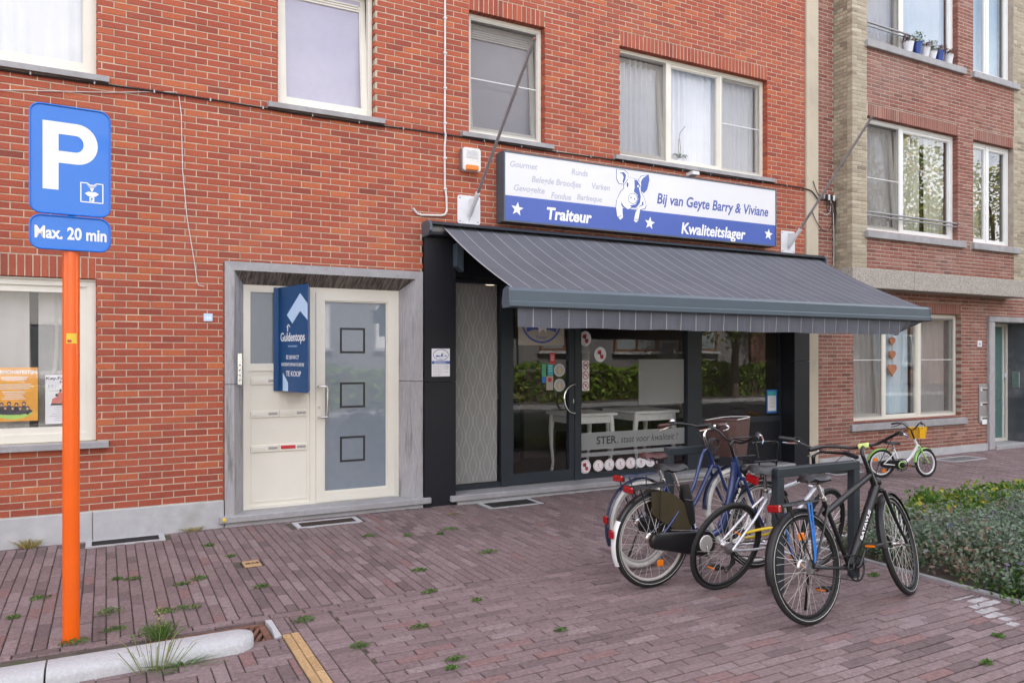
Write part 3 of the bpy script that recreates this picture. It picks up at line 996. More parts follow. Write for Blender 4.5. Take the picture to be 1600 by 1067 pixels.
# basement gratings along the wall, each in a stone surround
VL = ['dark basement grating in stone surround under the poster window', 'rusty basement grating in stone surround before the cream house door',
      'dark basement grating in stone surround before the butcher shop door', 'dark basement grating in the paving beside the small green bicycle',
      'grey zinc grating in the paving beside the mailboxes']
for i, (x0, x1, y0, y1) in enumerate(VENTS):
    g = empty('basement_grating', ((x0 + x1) / 2, (y0 + y1) / 2, -0.05), VL[i], 'grating', 'basement gratings along the houses')
    MB().box(x0 - 0.04, x1 + 0.04, y0 - 0.04, y1 + 0.04, -0.09, -0.06).build('pit', 'dark_void', g)
    fr = MB()
    fr.box(x0 - 0.048, x1 + 0.048, y0 - 0.034, y0, -0.08, 0.002); fr.box(x0 - 0.048, x1 + 0.048, y1, min(y1 + 0.034, -0.001), -0.08, 0.002)
    fr.box(x0 - 0.048, x0, y0, y1, -0.08, 0.002); fr.box(x1, x1 + 0.048, y0, y1, -0.08, 0.002)
    fr.build('surround', 'plinth_stone', g)
    mm = 'zinc_grate' if i == 4 else ('rust_iron' if i == 1 else 'dark_iron')
    n = int((y1 - y0) / 0.02)
    MB().box(x0 + 0.001, x1 - 0.001, y0 + 0.001, y1 - 0.001, -0.02, -0.013).build('mesh_sheet', mm, g)
    for k in range(n):
        ya = y0 + (y1 - y0) * (k + 0.2) / n
        MB().box(x0 + 0.002, x1 - 0.002, ya, ya + 0.012, -0.04, -0.002).build('grating_bar', mm, g)
vc = empty('valve_cover', (1.057, -1.495, -0.05), 'small rusty yellow valve cover set in the paving', 'cover')
MB().box(0.975, 1.14, -1.60, -1.39, -0.08, -0.008).build('cover_frame', 'dark_iron', vc)
lid = MB().bevel_box(0.99, 1.125, -1.585, -1.405, -0.03, 0.002, 0.004).build('lid', 'paver_yellow', vc)
text_into(MB(), 'GAS', 0.06, (1.005, -1.52, 0.004), (1, 0, 0), (0, 1, 0), 0.003, bold=0.001).build('lettering', 'rust_iron', lid)

# bed edging strip and soil
MB().box(5.56, 5.61, -7.2, -3.15, -0.15, 0.012).build('bed_edging', 'bluestone', None, label='narrow grey concrete edging strip along the planting bed', cat='edging')
MB().box(5.61, 14.0, -3.20, -3.15, -0.15, 0.010).build('bed_edging', 'kerb_concrete', None, label='grey concrete edging strip between planting bed and house pavement', cat='edging')
sm = MB()
for i in range(40):
    for j in range(18):
        xs = [5.61 + (14.0 - 5.61) * (i + a) / 40 for a in (0, 1)]
        ys = [-7.2 + 4.0 * (j + a) / 18 for a in (0, 1)]
        hz = lambda x, y: -0.01 + 0.03 * math.sin(x * 5.1) * math.sin(y * 6.3) * (0 if (x < 5.62 or y > -3.21) else 1)
        sm.face([(xs[0], ys[0], hz(xs[0], ys[0])), (xs[1], ys[0], hz(xs[1], ys[0])), (xs[1], ys[1], hz(xs[1], ys[1])), (xs[0], ys[1], hz(xs[0], ys[1]))])
sm.build('planting_soil', 'soil', kind='structure')
# splash of white paint on the forecourt
ps = empty('paint_splash', (5.22, -4.98, 0.0), 'splash of white paint on the paving beside the planting bed', 'paint mark')
for q, (x0, x1, row) in enumerate(((5.10, 5.30, 0), (5.05, 5.22, 1), (5.10, 5.18, 2), (5.16, 5.47, -1), (5.28, 5.46, -2), (5.22, 5.44, -3), (5.04, 5.12, 3))):
    yc = DRAIN[3] - 0.0765 * (27 + row) - 0.038
    hw = 0.033 if row > -3 else 0.014
    n = 9
    pts = [(x0 + (x1 - x0) * k / n, yc - hw + random.uniform(0, 0.012)) for k in range(n + 1)] + [(x1 - (x1 - x0) * k / n + random.uniform(-0.012, 0.012), yc + hw - random.uniform(0, 0.012)) for k in range(n + 1)]
    MB().prism(pts, 0.003, (0, 0, 0.0046), (1, 0, 0), (0, 1, 0)).build('paint_blot', 'paint_white', ps)

# ================================================================ LEFT BUILDING (brick, with the shop)
PL_TOP = 0.273
house = empty('brick_building', (4.0, 1.0, 0), 'orange red brick building with cream windows and a dark shop front', 'building')
BX0, BX1 = -3.6, 9.315
WIN_UP = [(-1.75, -0.08), (1.559, 2.584), (3.723, 4.744), (5.883, 8.529)]
SZ0, SZ1, UT = 4.238, 4.30, 5.728
openings = [(x0, x1, SZ1, UT) for x0, x1 in WIN_UP]
W0 = (-1.75, -0.083, 0.922, 2.413)
DOOR = (1.04, 3.14, 0.0, 2.648)
SHOP = (3.15, BX1, 0.0, 3.045)
openings += [W0, DOOR, SHOP]
# brick skips soldier courses and sills too
b_holes = [(x0, x1, SZ0 + 0.003, UT + 0.2) for x0, x1 in WIN_UP] + [(x0 - 0.11, x1 + 0.11, SZ0, SZ1) for x0, x1 in WIN_UP]
b_holes += [(W0[0], W0[1], W0[2], 2.613), (W0[0] - 0.1, W0[1] + 0.105, 0.858, 0.922), DOOR, SHOP, (1.0, 3.15, 0, 0.12)]
core_holes = [(o[0] - 0.012, o[1] + 0.012, o[2] - 0.004, o[3] + 0.006) for o in openings]
wall_core(BX0, BX1, 0.0, 7.5, 0.0042, 0.30, core_holes).build('wall', 'mortar', house)
MB().box(-14.0, BX0, 0.0, 0.30, 0, 11.2).box(BX0, BX1, 0.0, 0.30, 7.5, 11.2).build('unseen_wall', 'plain_brickwork', house)  # unseen top and left stretch, sized to keep the street in shade
bricks = course_bricks(BX0, BX1, PL_TOP, 7.488, b_holes)
# soldier courses
for (x0, x1, zt) in [(a, b, UT) for a, b in WIN_UP] + [(W0[0], W0[1], 2.413)]:
    n = int(round((x1 - x0) / 0.0625))
    for k in range(n):
        a = x0 + (x1 - x0) * k / n; b_ = x0 + (x1 - x0) * (k + 1) / n
        bricks.append((a + 0.0045, b_ - 0.0045, zt + 0.0005, zt + 0.195, random.uniform(-0.0015, 0.0015), min(0.8, max(0.1, random.gauss(0.5, 0.15)))))
lay_bricks(house, 'brick_red', bricks, 0.095)
pl = [(-3.6, -1.03), (-1.025, -0.112), (-0.106, 1.033)]
for a, b_ in pl:
    MB().bevel_box(a, b_, -0.022, 0.28, -0.05, PL_TOP - 0.004, 0.006).build('plinth_stone', 'plinth_stone', house)
# unseen shell behind the facade, blocks the sun: floors, back and side walls, roof
sh = MB()
sh.box(-14.0, BX1 + 0.25, 9.0, 9.3, 0, 11.2); sh.box(-14.0, -13.7, 0.3, 9.0, 0, 11.2); sh.box(BX1 - 0.05, BX1 + 0.24, 0.45, 9.0, 0, 11.2)
sh.build('shell', 'plain_brickwork', house)
MB().box(-13.7, BX1 - 0.06, 0.31, 9.0, 3.06, 3.2).build('floor_slab', 'room_ceiling', house)
MB().box(-13.7, BX1 - 0.06, 0.31, 9.0, 6.3, 6.4).build('floor_slab', 'room_ceiling', house)
MB().box(-13.7, BX1 - 0.06, 3.2, 3.3, 3.2, 6.3).build('inner_wall', 'room_wall', house)
MB().box(-14.2, BX1 + 0.2, -0.2, 9.4, 11.2, 11.45).build('roof', 'far_roof', house)
MB().box(-13.7, 3.05, 2.6, 2.7, 0, 3.06).box(3.05, 3.14, 0.31, 9.0, 0, 3.06).build('inner_wall', 'room_wall', house)
# beige rendered strip between the two houses
pil = MB().bevel_box(9.325, 9.585, -0.03, 0.30, 0.0, 11.4, 0.008)
pil.build('party_strip', 'beige_render', house)

def sill(parent, x0, x1, z0, z1, out=0.06, m='bluestone'):
    mb = MB()
    prof = [(-out, z0), (-out, z1 - 0.012), (-out + 0.01, z1 - 0.006), (0.2, z1), (0.2, z0)]
    v = [(x0, y, z) for y, z in prof] + [(x1, y, z) for y, z in prof]
    n = len(prof)
    mb.mesh_part(v, [tuple(range(n)), tuple(reversed(range(n, 2 * n)))] + [(k, k + n, (k + 1) % n + n, (k + 1) % n) for k in range(n)])
    return mb.build('sill', m, parent)

def tilt_pts(mb, x_pivot_z, y_pivot, ang):
    c, s = math.cos(ang), math.sin(ang)
    mb.v = [(x, y_pivot + (y - y_pivot) * c + (z - x_pivot_z) * s, x_pivot_z - (y - y_pivot) * s + (z - x_pivot_z) * c) for x, y, z in mb.v]
    return mb

def casement(parent, x0, x1, z0, z1, y, m='window_cream', glass='glass', ang=0.0, slats=0, w=0.055, screen=False, midbar=None, sub=True, bottom=None):
    """one sash (opening light) with glass; optional ventilation slats, tilt and insect screen"""
    wb = bottom or w
    s = MB().ring_xz(x0, x1, z0, z1, w, y, y + 0.05, wb=wb)
    s.ring_xz(x0 + w, x1 - w, z0 + wb, z1 - w, 0.012, y + 0.012, y + 0.04)
    if ang: tilt_pts(s, z0, y, ang)
    so = s.build('sash', m, parent)
    zt = z1 - w - 0.012
    if slats:
        zs = zt - 0.028 * slats
        for k in range(slats):
            b = MB().bevel_box(x0 + w + 0.012, x1 - w - 0.012, y + 0.004, y + 0.03, zs + 0.028 * k + 0.004, zs + 0.028 * k + 0.026, 0.003)
            if ang: tilt_pts(b, z0, y, ang)
            b.build('ventilation_slat', m, parent)
        b = MB().box(x0 + w + 0.012, x1 - w - 0.012, y + 0.024, y + 0.034, zs, zt)
        if ang: tilt_pts(b, z0, y, ang)
        b.build('ventilation_back', 'rubber_seal', parent)
        zt = zs
    g = MB().box(x0 + w + 0.011, x1 - w - 0.011, y + 0.022, y + 0.026, z0 + wb + 0.011, zt)
    if ang: tilt_pts(g, z0, y, ang)
    g.build('pane', glass, parent)
    return so

def screen_in(parent, x0, x1, z0, z1, y, m='window_grey', bar=0.5):
    MB().ring_xz(x0, x1, z0, z1, 0.022, y, y + 0.012).build('screen_frame', m, parent)
    zb = z0 + (z1 - z0) * bar
    MB().box(x0 + 0.022, x1 - 0.022, y + 0.001, y + 0.010, zb - 0.005, zb + 0.005).build('screen_bar', 'window_white', parent)
    MB().face([(x0 + 0.02, y + 0.006, z0 + 0.02), (x1 - 0.02, y + 0.006, z0 + 0.02), (x1 - 0.02, y + 0.006, z1 - 0.02), (x0 + 0.02, y + 0.006, z1 - 0.02)]).build('insect_screen', 'insect_screen', parent)

def curtain(x0, x1, z0, z1, y, m, label, folds=0.075, amp=0.018, gather=0.0, name='curtain', group=None):
    mb = MB()
    n = max(16, int((x1 - x0) / folds * 8))
    ph = random.uniform(0, 6)
    def pt(k, t):
        u = k / n
        x = x0 + (x1 - x0) * u
        xx = x - gather * (1 - t) * (u - 0.5)
        a = amp * (0.7 + 0.5 * math.sin(u * 9 + ph))
        return (xx, y + a * math.sin(2 * math.pi * (x - x0) / folds + 1.2 * math.sin(5 * u + ph) + 0.4 * t), z0 + (z1 - z0) * t)
    for k in range(n):
        for q in range(4):
            mb.face([pt(k, q / 4), pt(k + 1, q / 4), pt(k + 1, (q + 1) / 4), pt(k, (q + 1) / 4)])
    return mb.build(name, m, None, smooth=80, label=label, cat='curtain', group=group)

def blind(x0, x1, z0, z1, y, m, label):
    mb = MB().box(x0, x1, y, y + 0.004, z0, z1 - 0.05).box(x0 - 0.005, x1 + 0.005, y - 0.012, y + 0.05, z1 - 0.055, z1)
    mb.box(x0, x1, y - 0.006, y + 0.010, z0 - 0.02, z0)
    return mb.build('roller_blind', m, None, label=label, cat='blind')

YF = 0.09                                         # window plane behind the brick face
# upper windows
def upper(i, lights, m='window_cream'):
    x0, x1 = WIN_UP[i]
    w = MB().ring_xz(x0, x1, SZ1, UT, 0.045, YF, YF + 0.075, wb=0.05).build('window', m, house)
    sill(w, x0 - 0.105, x1 + 0.105, SZ0, SZ1 - 0.001)
    return w, x0 + 0.045, x1 - 0.045, SZ1 + 0.05, UT - 0.045
w, a, b_, c, d = upper(0, 1)
casement(w, a, b_, c, d, YF + 0.012, bottom=0.07)
curtain(a, b_ - 0.02, c, d, 0.21, 'curtain_white', 'pale net curtain behind the upper window above the parking sign', 0.11, 0.012)
w, a, b_, c, d = upper(1, 1)
casement(w, a, b_, c, d, YF + 0.012, ang=R(4.5), slats=4, bottom=0.06)
blind(a + 0.02, b_ - 0.02, c + 0.02, d - 0.05, 0.215, 'blind_lilac', 'pale lilac blind behind the tilted upper window over the house door')
w, a, b_, c, d = upper(2, 1)
casement(w, a, b_, c, d, YF + 0.030, ang=R(4.5), slats=4, bottom=0.06, m='window_grey')
screen_in(w, a, b_, c, d, YF + 0.004, bar=0.47)
blind(a + 0.02, b_ - 0.02, c + 0.02, d - 0.05, 0.235, 'blind_grey', 'grey blind behind the tilted screened window over the alarm box')
w, a, b_, c, d = upper(3, 3)
m1, m2 = 6.752, 7.70
MB().box(m1 - 0.032, m1 + 0.032, YF + 0.002, YF + 0.07, c - 0.004, d + 0.004).build('mullion', 'window_cream', w)
MB().box(m2 - 0.018, m2 + 0.018, YF + 0.002, YF + 0.07, c - 0.004, d + 0.004).build('mullion', 'window_cream', w)
casement(w, a, m1 - 0.032, c, d, YF + 0.030, ang=R(4.5), m='window_grey')
casement(w, m1 + 0.032, m2 - 0.018, c, d, YF + 0.012, w=0.03)
casement(w, m2 + 0.018, b_, c, d, YF + 0.03, w=0.03)
screen_in(w, m2 + 0.018, b_, c, d, YF + 0.004)
MB().face([(a + 0.01, YF + 0.010, c), (m1 - 0.04, YF + 0.010, c), (m1 - 0.04, YF + 0.010, d), (a + 0.01, YF + 0.010, d)]).build('insect_screen', 'insect_screen', w)
curtain(a, m1 + 0.1, c, d, 0.235, 'curtain_white', 'white gathered curtain behind the tilted left light above the shop sign', 0.10, 0.02)
curtain(m1 + 0.1, m2, c, d, 0.22, 'curtain_white', 'white curtain with orchid before it behind the middle light above the shop sign', 0.11, 0.022)
curtain(m2, b_, c, d, 0.235, 'curtain_white', 'white curtain behind the screened right light above the shop sign', 0.10, 0.018)
orch = empty('orchid', (7.02, 0.175, c), 'small orchid with dark leaves and bare stems behind window above the sign', 'plant')
MB().lathe((7.02, 0.175, c), [(0, 0.035), (0.08, 0.05), (0.082, 0.045), (0.05, 0.04)], n=12).build('pot', 'pot_white', orch)
lf = MB()
for k in range(6):
    an = k * 1.05 + 0.3; dx, dy = math.cos(an), math.sin(an) * 0.5
    lf.tint = 0.2
    p = [(7.02 + dx * s_, 0.175 + dy * s_, c + 0.09 + h) for s_, h in ((0.0, 0), (0.06, 0.05), (0.12, 0.05), (0.16, 0.02))]
    for q in range(3):
        wd = (0.018, 0.026, 0.02, 0.004)
        n_ = Vector((-dy, dx, 0))
        A, B = Vector(p[q]), Vector(p[q + 1])
        lf.face([A - n_ * wd[q], A + n_ * wd[q], B + n_ * wd[q + 1], B - n_ * wd[q + 1]])
lf.build('leaf', 'pot_plant', orch)
MB().tube([(7.02, 0.175, c + 0.08), (7.0, 0.17, c + 0.3), (7.03, 0.168, c + 0.45), (7.12, 0.166, c + 0.55)], 0.004, 5).build('stem', 'bark', orch)
MB().tube([(7.02, 0.175, c + 0.08), (7.04, 0.17, c + 0.22), (7.02, 0.168, c + 0.36)], 0.004, 5).build('stem', 'bark', orch)

# ground floor window with posters
w = MB().ring_xz(W0[0], W0[1], W0[2], W0[3], 0.07, 0.05, 0.13, wb=0.075).build('window', 'window_cream', house)
sill(w, W0[0] - 0.1, W0[1] + 0.105, 0.858, 0.921, 0.065)
MB().ring_xz(W0[0] + 0.07, W0[1] - 0.07, W0[2] + 0.075, W0[3] - 0.07, 0.06, 0.068, 0.12).build('sash', 'window_cream', w)
MB().box(W0[0] + 0.125, W0[1] - 0.125, 0.095, 0.099, W0[2] + 0.13, W0[3] - 0.125).build('pane', 'glass', w)
MB().box(W0[0], W0[1], 0.03, 0.05, W0[3] - 0.018, W0[3] - 0.004).build('drip_strip', 'window_cream', w)
curtain(W0[0] + 0.1, -0.62, 0.95, 2.3, 0.22, 'curtain_grey', 'pale patterned net curtain behind the window with the posters', 0.14, 0.012)
curtain(-0.55, W0[1] - 0.1, 0.95, 2.3, 0.23, 'curtain_grey', 'pale net curtain behind the right part of the poster window', 0.12, 0.012)
def poster(name, x0, x1, z0, z1, y, m, label):
    p = empty(name, ((x0 + x1) / 2, y, z0), label, 'poster')
    MB().box(x0, x1, y, y + 0.0015, z0, z1).build('sheet', m, p)
    return p
def lines(mb, x0, x1, z, n, dz, y, h=0.006, short=0.35):
    for k in range(n):
        s_ = random.uniform(0, short) * (x1 - x0) / 2
        mb.box(x0 + s_, x1 - s_, y - 0.0012, y - 0.0004, z - k * dz - h, z - k * dz)
    return mb
p = poster('event_poster', -0.90, -0.546, 1.117, 1.60, 0.108, 'paper_orange', 'orange event poster with people in a green bowl, in the window')
yp = 0.108
text_into(MB(), 'HARMONIEFESTIJN', 0.06, (-0.555, yp - 0.0005, 1.545), width=0.335, height=0.042, bold=0.002, align='RIGHT').build('lettering', 'paper_white', p)
lines(MB(), -0.84, -0.61, 1.515, 2, 0.018, yp, 0.009).build('print_line', 'paper_white', p)
lines(MB(), -0.88, -0.57, 1.45, 3, 0.018, yp, 0.007).build('print_line', 'paper_white', p)
lines(MB(), -0.82, -0.64, 1.385, 5, 0.016, yp, 0.006).build('print_line', 'paper_white', p)
MB().prism(ellipse(-0.735, 1.21, 0.15, 0.075, 24, math.pi, 2 * math.pi), 0.0008, (0, yp - 0.0006, 0)).build('bowl_print', 'paper_green', p)
MB().prism(ellipse(-0.735, 1.205, 0.15, 0.03, 24), 0.0008, (0, yp - 0.0012, 0)).build('bowl_rim_print', 'print_dark', p)
heads, hair = MB(), MB()
for k in range(9):
    hx = -0.85 + 0.028 * k; hz = 1.225 + (0.035 if k % 2 else 0.0) + random.uniform(0, 0.015)
    hair.prism(ellipse(hx, hz + 0.006, 0.016, 0.018, 10), 0.0008, (0, yp - 0.0018 - 0.0001 * k, 0))
    hair.prism(ellipse(hx, hz - 0.03, 0.017, 0.025, 10), 0.0008, (0, yp - 0.0018 - 0.0001 * k, 0))
    heads.prism(ellipse(hx, hz, 0.0095, 0.012, 10), 0.0008, (0, yp - 0.003 - 0.0001 * k, 0))
hair.build('figure_print', 'print_dark', p); heads.build('face_print', 'print_skin', p)
p = poster('theatre_poster', -0.489, -0.172, 1.082, 1.53, 0.108, 'paper_white', 'white theatre poster with dark lettering and figures, half behind the orange post')
text_into(MB(), 'Key.Forest', 0.05, (-0.482, yp - 0.0005, 1.488), width=0.22, height=0.034, bold=0.001).build('lettering', 'print_dark', p)
text_into(MB(), 'He', 0.05, (-0.375, yp - 0.0005, 1.452), width=0.05, height=0.028, bold=0.001).build('lettering', 'print_dark', p)
text_into(MB(), 'Mijn man', 0.05, (-0.465, yp - 0.0005, 1.413), width=0.19, height=0.036).build('lettering', 'print_grey', p)
MB().box(-0.46, -0.2, yp - 0.001, yp - 0.0003, 1.382, 1.384).build('print_line', 'print_grey', p)
MB().prism([(-0.445, 1.255), (-0.435, 1.31), (-0.40, 1.33), (-0.385, 1.37), (-0.365, 1.375), (-0.345, 1.345), (-0.33, 1.32), (-0.30, 1.30), (-0.29, 1.255)], 0.0008, (0, yp - 0.0006, 0)).build('figure_print', 'print_pink', p)
MB().prism(ellipse(-0.37, 1.385, 0.011, 0.013, 10), 0.0008, (0, yp - 0.0006, 0)).prism(ellipse(-0.40, 1.345, 0.011, 0.013, 10), 0.0008, (0, yp - 0.0014, 0)).build('head_print', 'print_dark', p)
MB().prism([(-0.45, 1.252), (-0.44, 1.268), (-0.29, 1.268), (-0.28, 1.252)], 0.0008, (0, yp - 0.0016, 0)).build('base_print', 'print_dark', p)
lines(MB(), -0.46, -0.20, 1.235, 7, 0.02, yp, 0.0035, 0.5).build('print_line', 'print_grey', p)
MB().box(-0.215, -0.165, 0.112, 0.114, 1.55, 2.22).build('window_poster', 'print_dark', None, label='narrow dark poster at the window edge behind the orange post', cat='poster')

# ---- house door in its stone surround
def surround(mb, x0, x1, z1, wf, wi, yb, z0=0.11):
    """splayed stone door case: face ring, then splay back to yb"""
    # left jamb
    def jamb(xa, xb, xc):
        v = []
        for z, k in ((z0, 0), (z1, 1)):
            zf = z if k == 0 else z1
            v += [(xa, -0.025, zf)]
        return v
    # face
    f_ = -0.025
    xi0, xi1, zi = x0 + wf, x1 - wf, z1 - wf
    bi0, bi1, bz = xi0 + wi, xi1 - wi, zi - wi
    L, T, Rr = MB(), MB(), MB()
    zsplit = 1.42
    for (q, za, zb) in ((L, z0, zsplit - 0.003), (L, zsplit + 0.003, None), (Rr, z0, zsplit - 0.003), (Rr, zsplit + 0.003, None)):
        left = q is L
        xo, xi, bi = (x0, xi0, bi0) if left else (x1, xi1, bi1)
        zt_o, zt_i, zt_b = (z1, zi, bz) if zb is None else (zb, zb, zb)
        A = [(xo, f_, za), (xi, f_, za), (xi, f_, zt_i), (xo, f_, zt_o)]
        B = [(xi, f_, za), (bi, yb, za), (bi, yb, zt_b), (xi, f_, zt_i)]
        C = [(xo, 0.30, za), (xo, f_, za), (xo, f_, zt_o), (xo, 0.30, zt_o)]
        Tp = [(xo, f_, zt_o), (xi, f_, zt_i), (bi, yb, zt_b), (xo, 0.3, zt_o)]
        Bt = [(xo, f_, za), (xo, 0.3, za), (bi, yb, za), (xi, f_, za)]
        D = [(bi, yb, za), (bi, 0.30, za), (bi, 0.30, zt_b), (bi, yb, zt_b)]
        for F_ in (A, B, C, Tp, Bt, D):
            q.face(F_ if left else list(reversed(F_)))
    T.face([(x0, f_, z1), (xi0, f_, zi), (xi1, f_, zi), (x1, f_, z1)])
    T.face([(x0, f_, z1), (x1, f_, z1), (x1, 0.3, z1), (x0, 0.3, z1)])
    S = MB()
    S.face([(xi0, f_, zi), (bi0, yb, bz), (bi1, yb, bz), (xi1, f_, zi)])
    S.face([(bi0, yb, bz), (bi0, 0.3, bz), (bi1, 0.3, bz), (bi1, yb, bz)])
    return L, T, S, Rr, (bi0, bi1, bz)
L_, T_, S_, R_, (DX0, DX1, DZ1) = surround(None, DOOR[0], DOOR[1], DOOR[3], 0.088, 0.12, 0.19)
door = empty('house_door', (2.1, 0.2, 0.1)); door.parent = house; door.location = Vector((2.1, 0.2, 0.1)) - house.location
L_.build('stone_jamb', 'bluestone_streaked', house); R_.build('stone_jamb', 'bluestone_streaked', house)
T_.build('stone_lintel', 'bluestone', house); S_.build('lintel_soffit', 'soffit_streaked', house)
MB().bevel_box(0.985, 3.225, -0.075, 0.30, 0.045, 0.112, 0.008).build('door_step', 'bluestone', house)
MB().box(1.04, 3.14, -0.03, 0.28, -0.05, 0.0445).build('step_base', 'plinth_stone', house)
YD = 0.195
DXm = 1.962                                             # between side panel and door leaf
MB().ring_xz(DX0, DX1, 0.112, DZ1, 0.05, YD, YD + 0.075, wb=0.03).box(DXm - 0.03, DXm + 0.03, YD, YD + 0.07, 0.142, DZ1 - 0.05).build('door_frame', 'door_cream', door)
# side panel: fixed glass over a board with letter slots
sx0, sx1 = DX0 + 0.05, DXm - 0.03
MB().box(sx0, sx1, YD + 0.018, YD + 0.05, 0.142, 1.545).build('side_panel', 'door_cream', door)
MB().ring_xz(sx0 + 0.03, sx1 - 0.03, 0.18, 1.52, 0.008, YD + 0.012, YD + 0.02).build('panel_moulding', 'door_cream', door)
MB().box(sx0, sx1, YD + 0.004, YD + 0.05, 1.546, 1.60).build('transom', 'door_cream', door)
MB().ring_xz(sx0, sx1, 1.601, DZ1 - 0.05, 0.022, YD + 0.008, YD + 0.05).build('glazing_bead', 'door_cream', door)
MB().box(sx0 + 0.02, sx1 - 0.02, YD + 0.028, YD + 0.032, 1.62, DZ1 - 0.07).build('pane', 'tinted_pane', door)
for k, (zc, n) in enumerate(((1.44, 2), (1.095, 2), (0.735, 2))):
    for q in range(n):
        xa = sx0 + 0.022 + q * 0.295
        MB().bevel_box(xa, xa + 0.285, YD + 0.004, YD + 0.019, zc - 0.036, zc + 0.036, 0.004).build('letter_slot', 'door_cream', door)
        MB().bevel_box(xa + 0.012, xa + 0.165, YD - 0.001, YD + 0.006, zc - 0.015, zc + 0.022, 0.003).build('slot_flap', 'print_red' if (k == 2 and q == 1) else 'door_cream', door)
        MB().box(xa + 0.18, xa + 0.272, YD + 0.001, YD + 0.006, zc - 0.012, zc + 0.014).build('name_plate', 'steel_dull', door)
# door leaf
dx0, dx1, dz0, dz1 = DXm + 0.032, DX1 - 0.05, 0.125, DZ1 - 0.05
leaf = MB().ring_xz(dx0, dx1, dz0, dz1, 0.085, YD - 0.012, YD + 0.05, wb=0.10)
leaf.ring_xz(dx0 + 0.085, dx1 - 0.085, dz0 + 0.10, dz1 - 0.085, 0.014, YD, YD + 0.045)
leaf.build('door_leaf', 'door_cream', door)
gx0, gx1, gz0, gz1 = dx0 + 0.098, dx1 - 0.098, dz0 + 0.113, dz1 - 0.098
MB().box(gx0, gx1, YD + 0.02, YD + 0.026, gz0, gz1).build('pane', 'frosted_pane', door)
for zc in (1.872, 1.272, 0.678):
    MB().ring_xz(2.262, 2.545, zc - 0.14, zc + 0.14, 0.022, YD + 0.017, YD + 0.0195).build('clear_square', 'rubber_seal', door)
hm = MB().tube([(DXm + 0.055, YD - 0.012, 1.375), (DXm + 0.055, YD - 0.06, 1.375), (2.10, YD - 0.075, 1.372), (2.102, YD - 0.075, 1.345), (2.102, YD - 0.075, 1.07), (2.10, YD - 0.075, 1.045), (DXm + 0.055, YD - 0.06, 1.043), (DXm + 0.055, YD - 0.012, 1.043)], 0.011, 8)
hm.build('handle', 'steel', door, smooth=50)
MB().lathe((DXm + 0.06, YD - 0.022, 1.15), [(0, 0.012), (0.012, 0.012)], (0, 1, 0), 10).build('lock_cylinder', 'steel', door)
ic = empty('doorbell_panel', (1.185, 0.09, 1.40), 'slim steel doorbell panel on the left stone jamb', 'doorbell')
MB().bevel_box(1.165, 1.215, 0.03, 0.10, 1.41, 1.73, 0.004).build('casing', 'steel', ic)
for k in range(4):
    MB().lathe((1.19, 0.03, 1.46 + 0.05 * k), [(-0.006, 0.009), (0.004, 0.011)], (0, 1, 0), 10).build('button', 'steel_dull', ic)
nr = empty('house_number', (0.886, -0.01, 2.04), 'small pale blue house number tile on the brick wall', 'number plate')
MB().bevel_box(0.846, 0.928, -0.010, 0.006, 2.045, 2.12, 0.002).build('tile', 'board_pale', nr)
text_into(MB(), '44', 0.06, (0.887, -0.0105, 2.062), width=0.05, height=0.04, align='CENTER', bold=0.001).build('lettering', 'sign_white', nr)
MB().lathe((1.03, -0.076, 0.085), [(-0.006, 0.012), (0.0, 0.02)], (0, 1, 0), 10).build('survey_marker', 'print_yellow', None, label='small orange marker on the end of the stone door step', cat='marker')

# ---- shop front
shop = empty('shop_front', (0, 0, 0)); shop.parent = house; shop.location = Vector((6.2, 0.2, 0.1)) - house.location
YS = 0.20
PX0, PX1 = 3.152, 3.535
MB().box(PX0, PX1, -0.045, 0.30, 0.0, 1.405).build('pillar_panel', 'anthracite_panel', shop)
MB().box(PX0, PX1, -0.045, 0.30, 1.409, 3.04).build('pillar_panel', 'anthracite_panel', shop)
MB().box(9.04, 9.36, -0.05, 0.30, 0.0, 1.62).build('pillar_panel', 'anthracite_panel', shop)
MB().box(9.04, 9.36, -0.05, 0.30, 1.624, 3.04).build('pillar_panel', 'anthracite_panel', shop)
MB().box(PX1, 9.04, 0.02, 0.30, 2.62, 3.04).build('fascia', 'anthracite_panel', shop)
MB().bevel_box(3.46, 9.02, -0.10, 0.30, 0.04, 0.107, 0.008).build('stone_sill', 'bluestone', shop)
MB().box(3.55, 9.0, -0.06, 0.28, -0.05, 0.0395).build('sill_base', 'plinth_stone', shop)
# frames
XS = [3.535, 4.29, 5.30, 7.30, 9.04]
fz0, fz1 = 0.107, 2.62
fr = MB()
fr.box(3.535, 4.262, YS, YS + 0.07, fz0, fz0 + 0.06); fr.box(3.535, 9.04, YS, YS + 0.07, fz1 - 0.05, fz1)
fr.build('head_rail', 'anthracite', shop)
MB().box(4.24, 4.33, YS - 0.02, YS + 0.07, fz0, fz1 - 0.05).build('mullion', 'anthracite', shop)
MB().box(5.305, 5.40, YS - 0.02, YS + 0.07, fz0, fz1 - 0.05).build('mullion', 'anthracite', shop)
MB().box(7.17, 7.43, YS - 0.03, YS + 0.07, fz0, fz1 - 0.05).build('mullion', 'anthracite', shop)
MB().box(9.0, 9.04, YS, YS + 0.07, fz0, fz1 - 0.05).build('mullion', 'anthracite', shop)
MB().box(5.40, 7.17, YS, YS + 0.07, fz0, fz0 + 0.07).build('bottom_rail', 'anthracite', shop)
MB().box(7.43, 9.0, YS + 0.004, YS + 0.05, fz0, 0.72).build('bulkhead_panel', 'anthracite_panel', shop)
MB().box(7.43, 9.0, YS - 0.008, YS + 0.06, 0.7205, 0.80).build('bottom_rail', 'anthracite', shop)
MB().box(3.545, 4.24, YS + 0.03, YS + 0.036, fz0 + 0.06, fz1 - 0.05).build('pane', 'glass', shop)
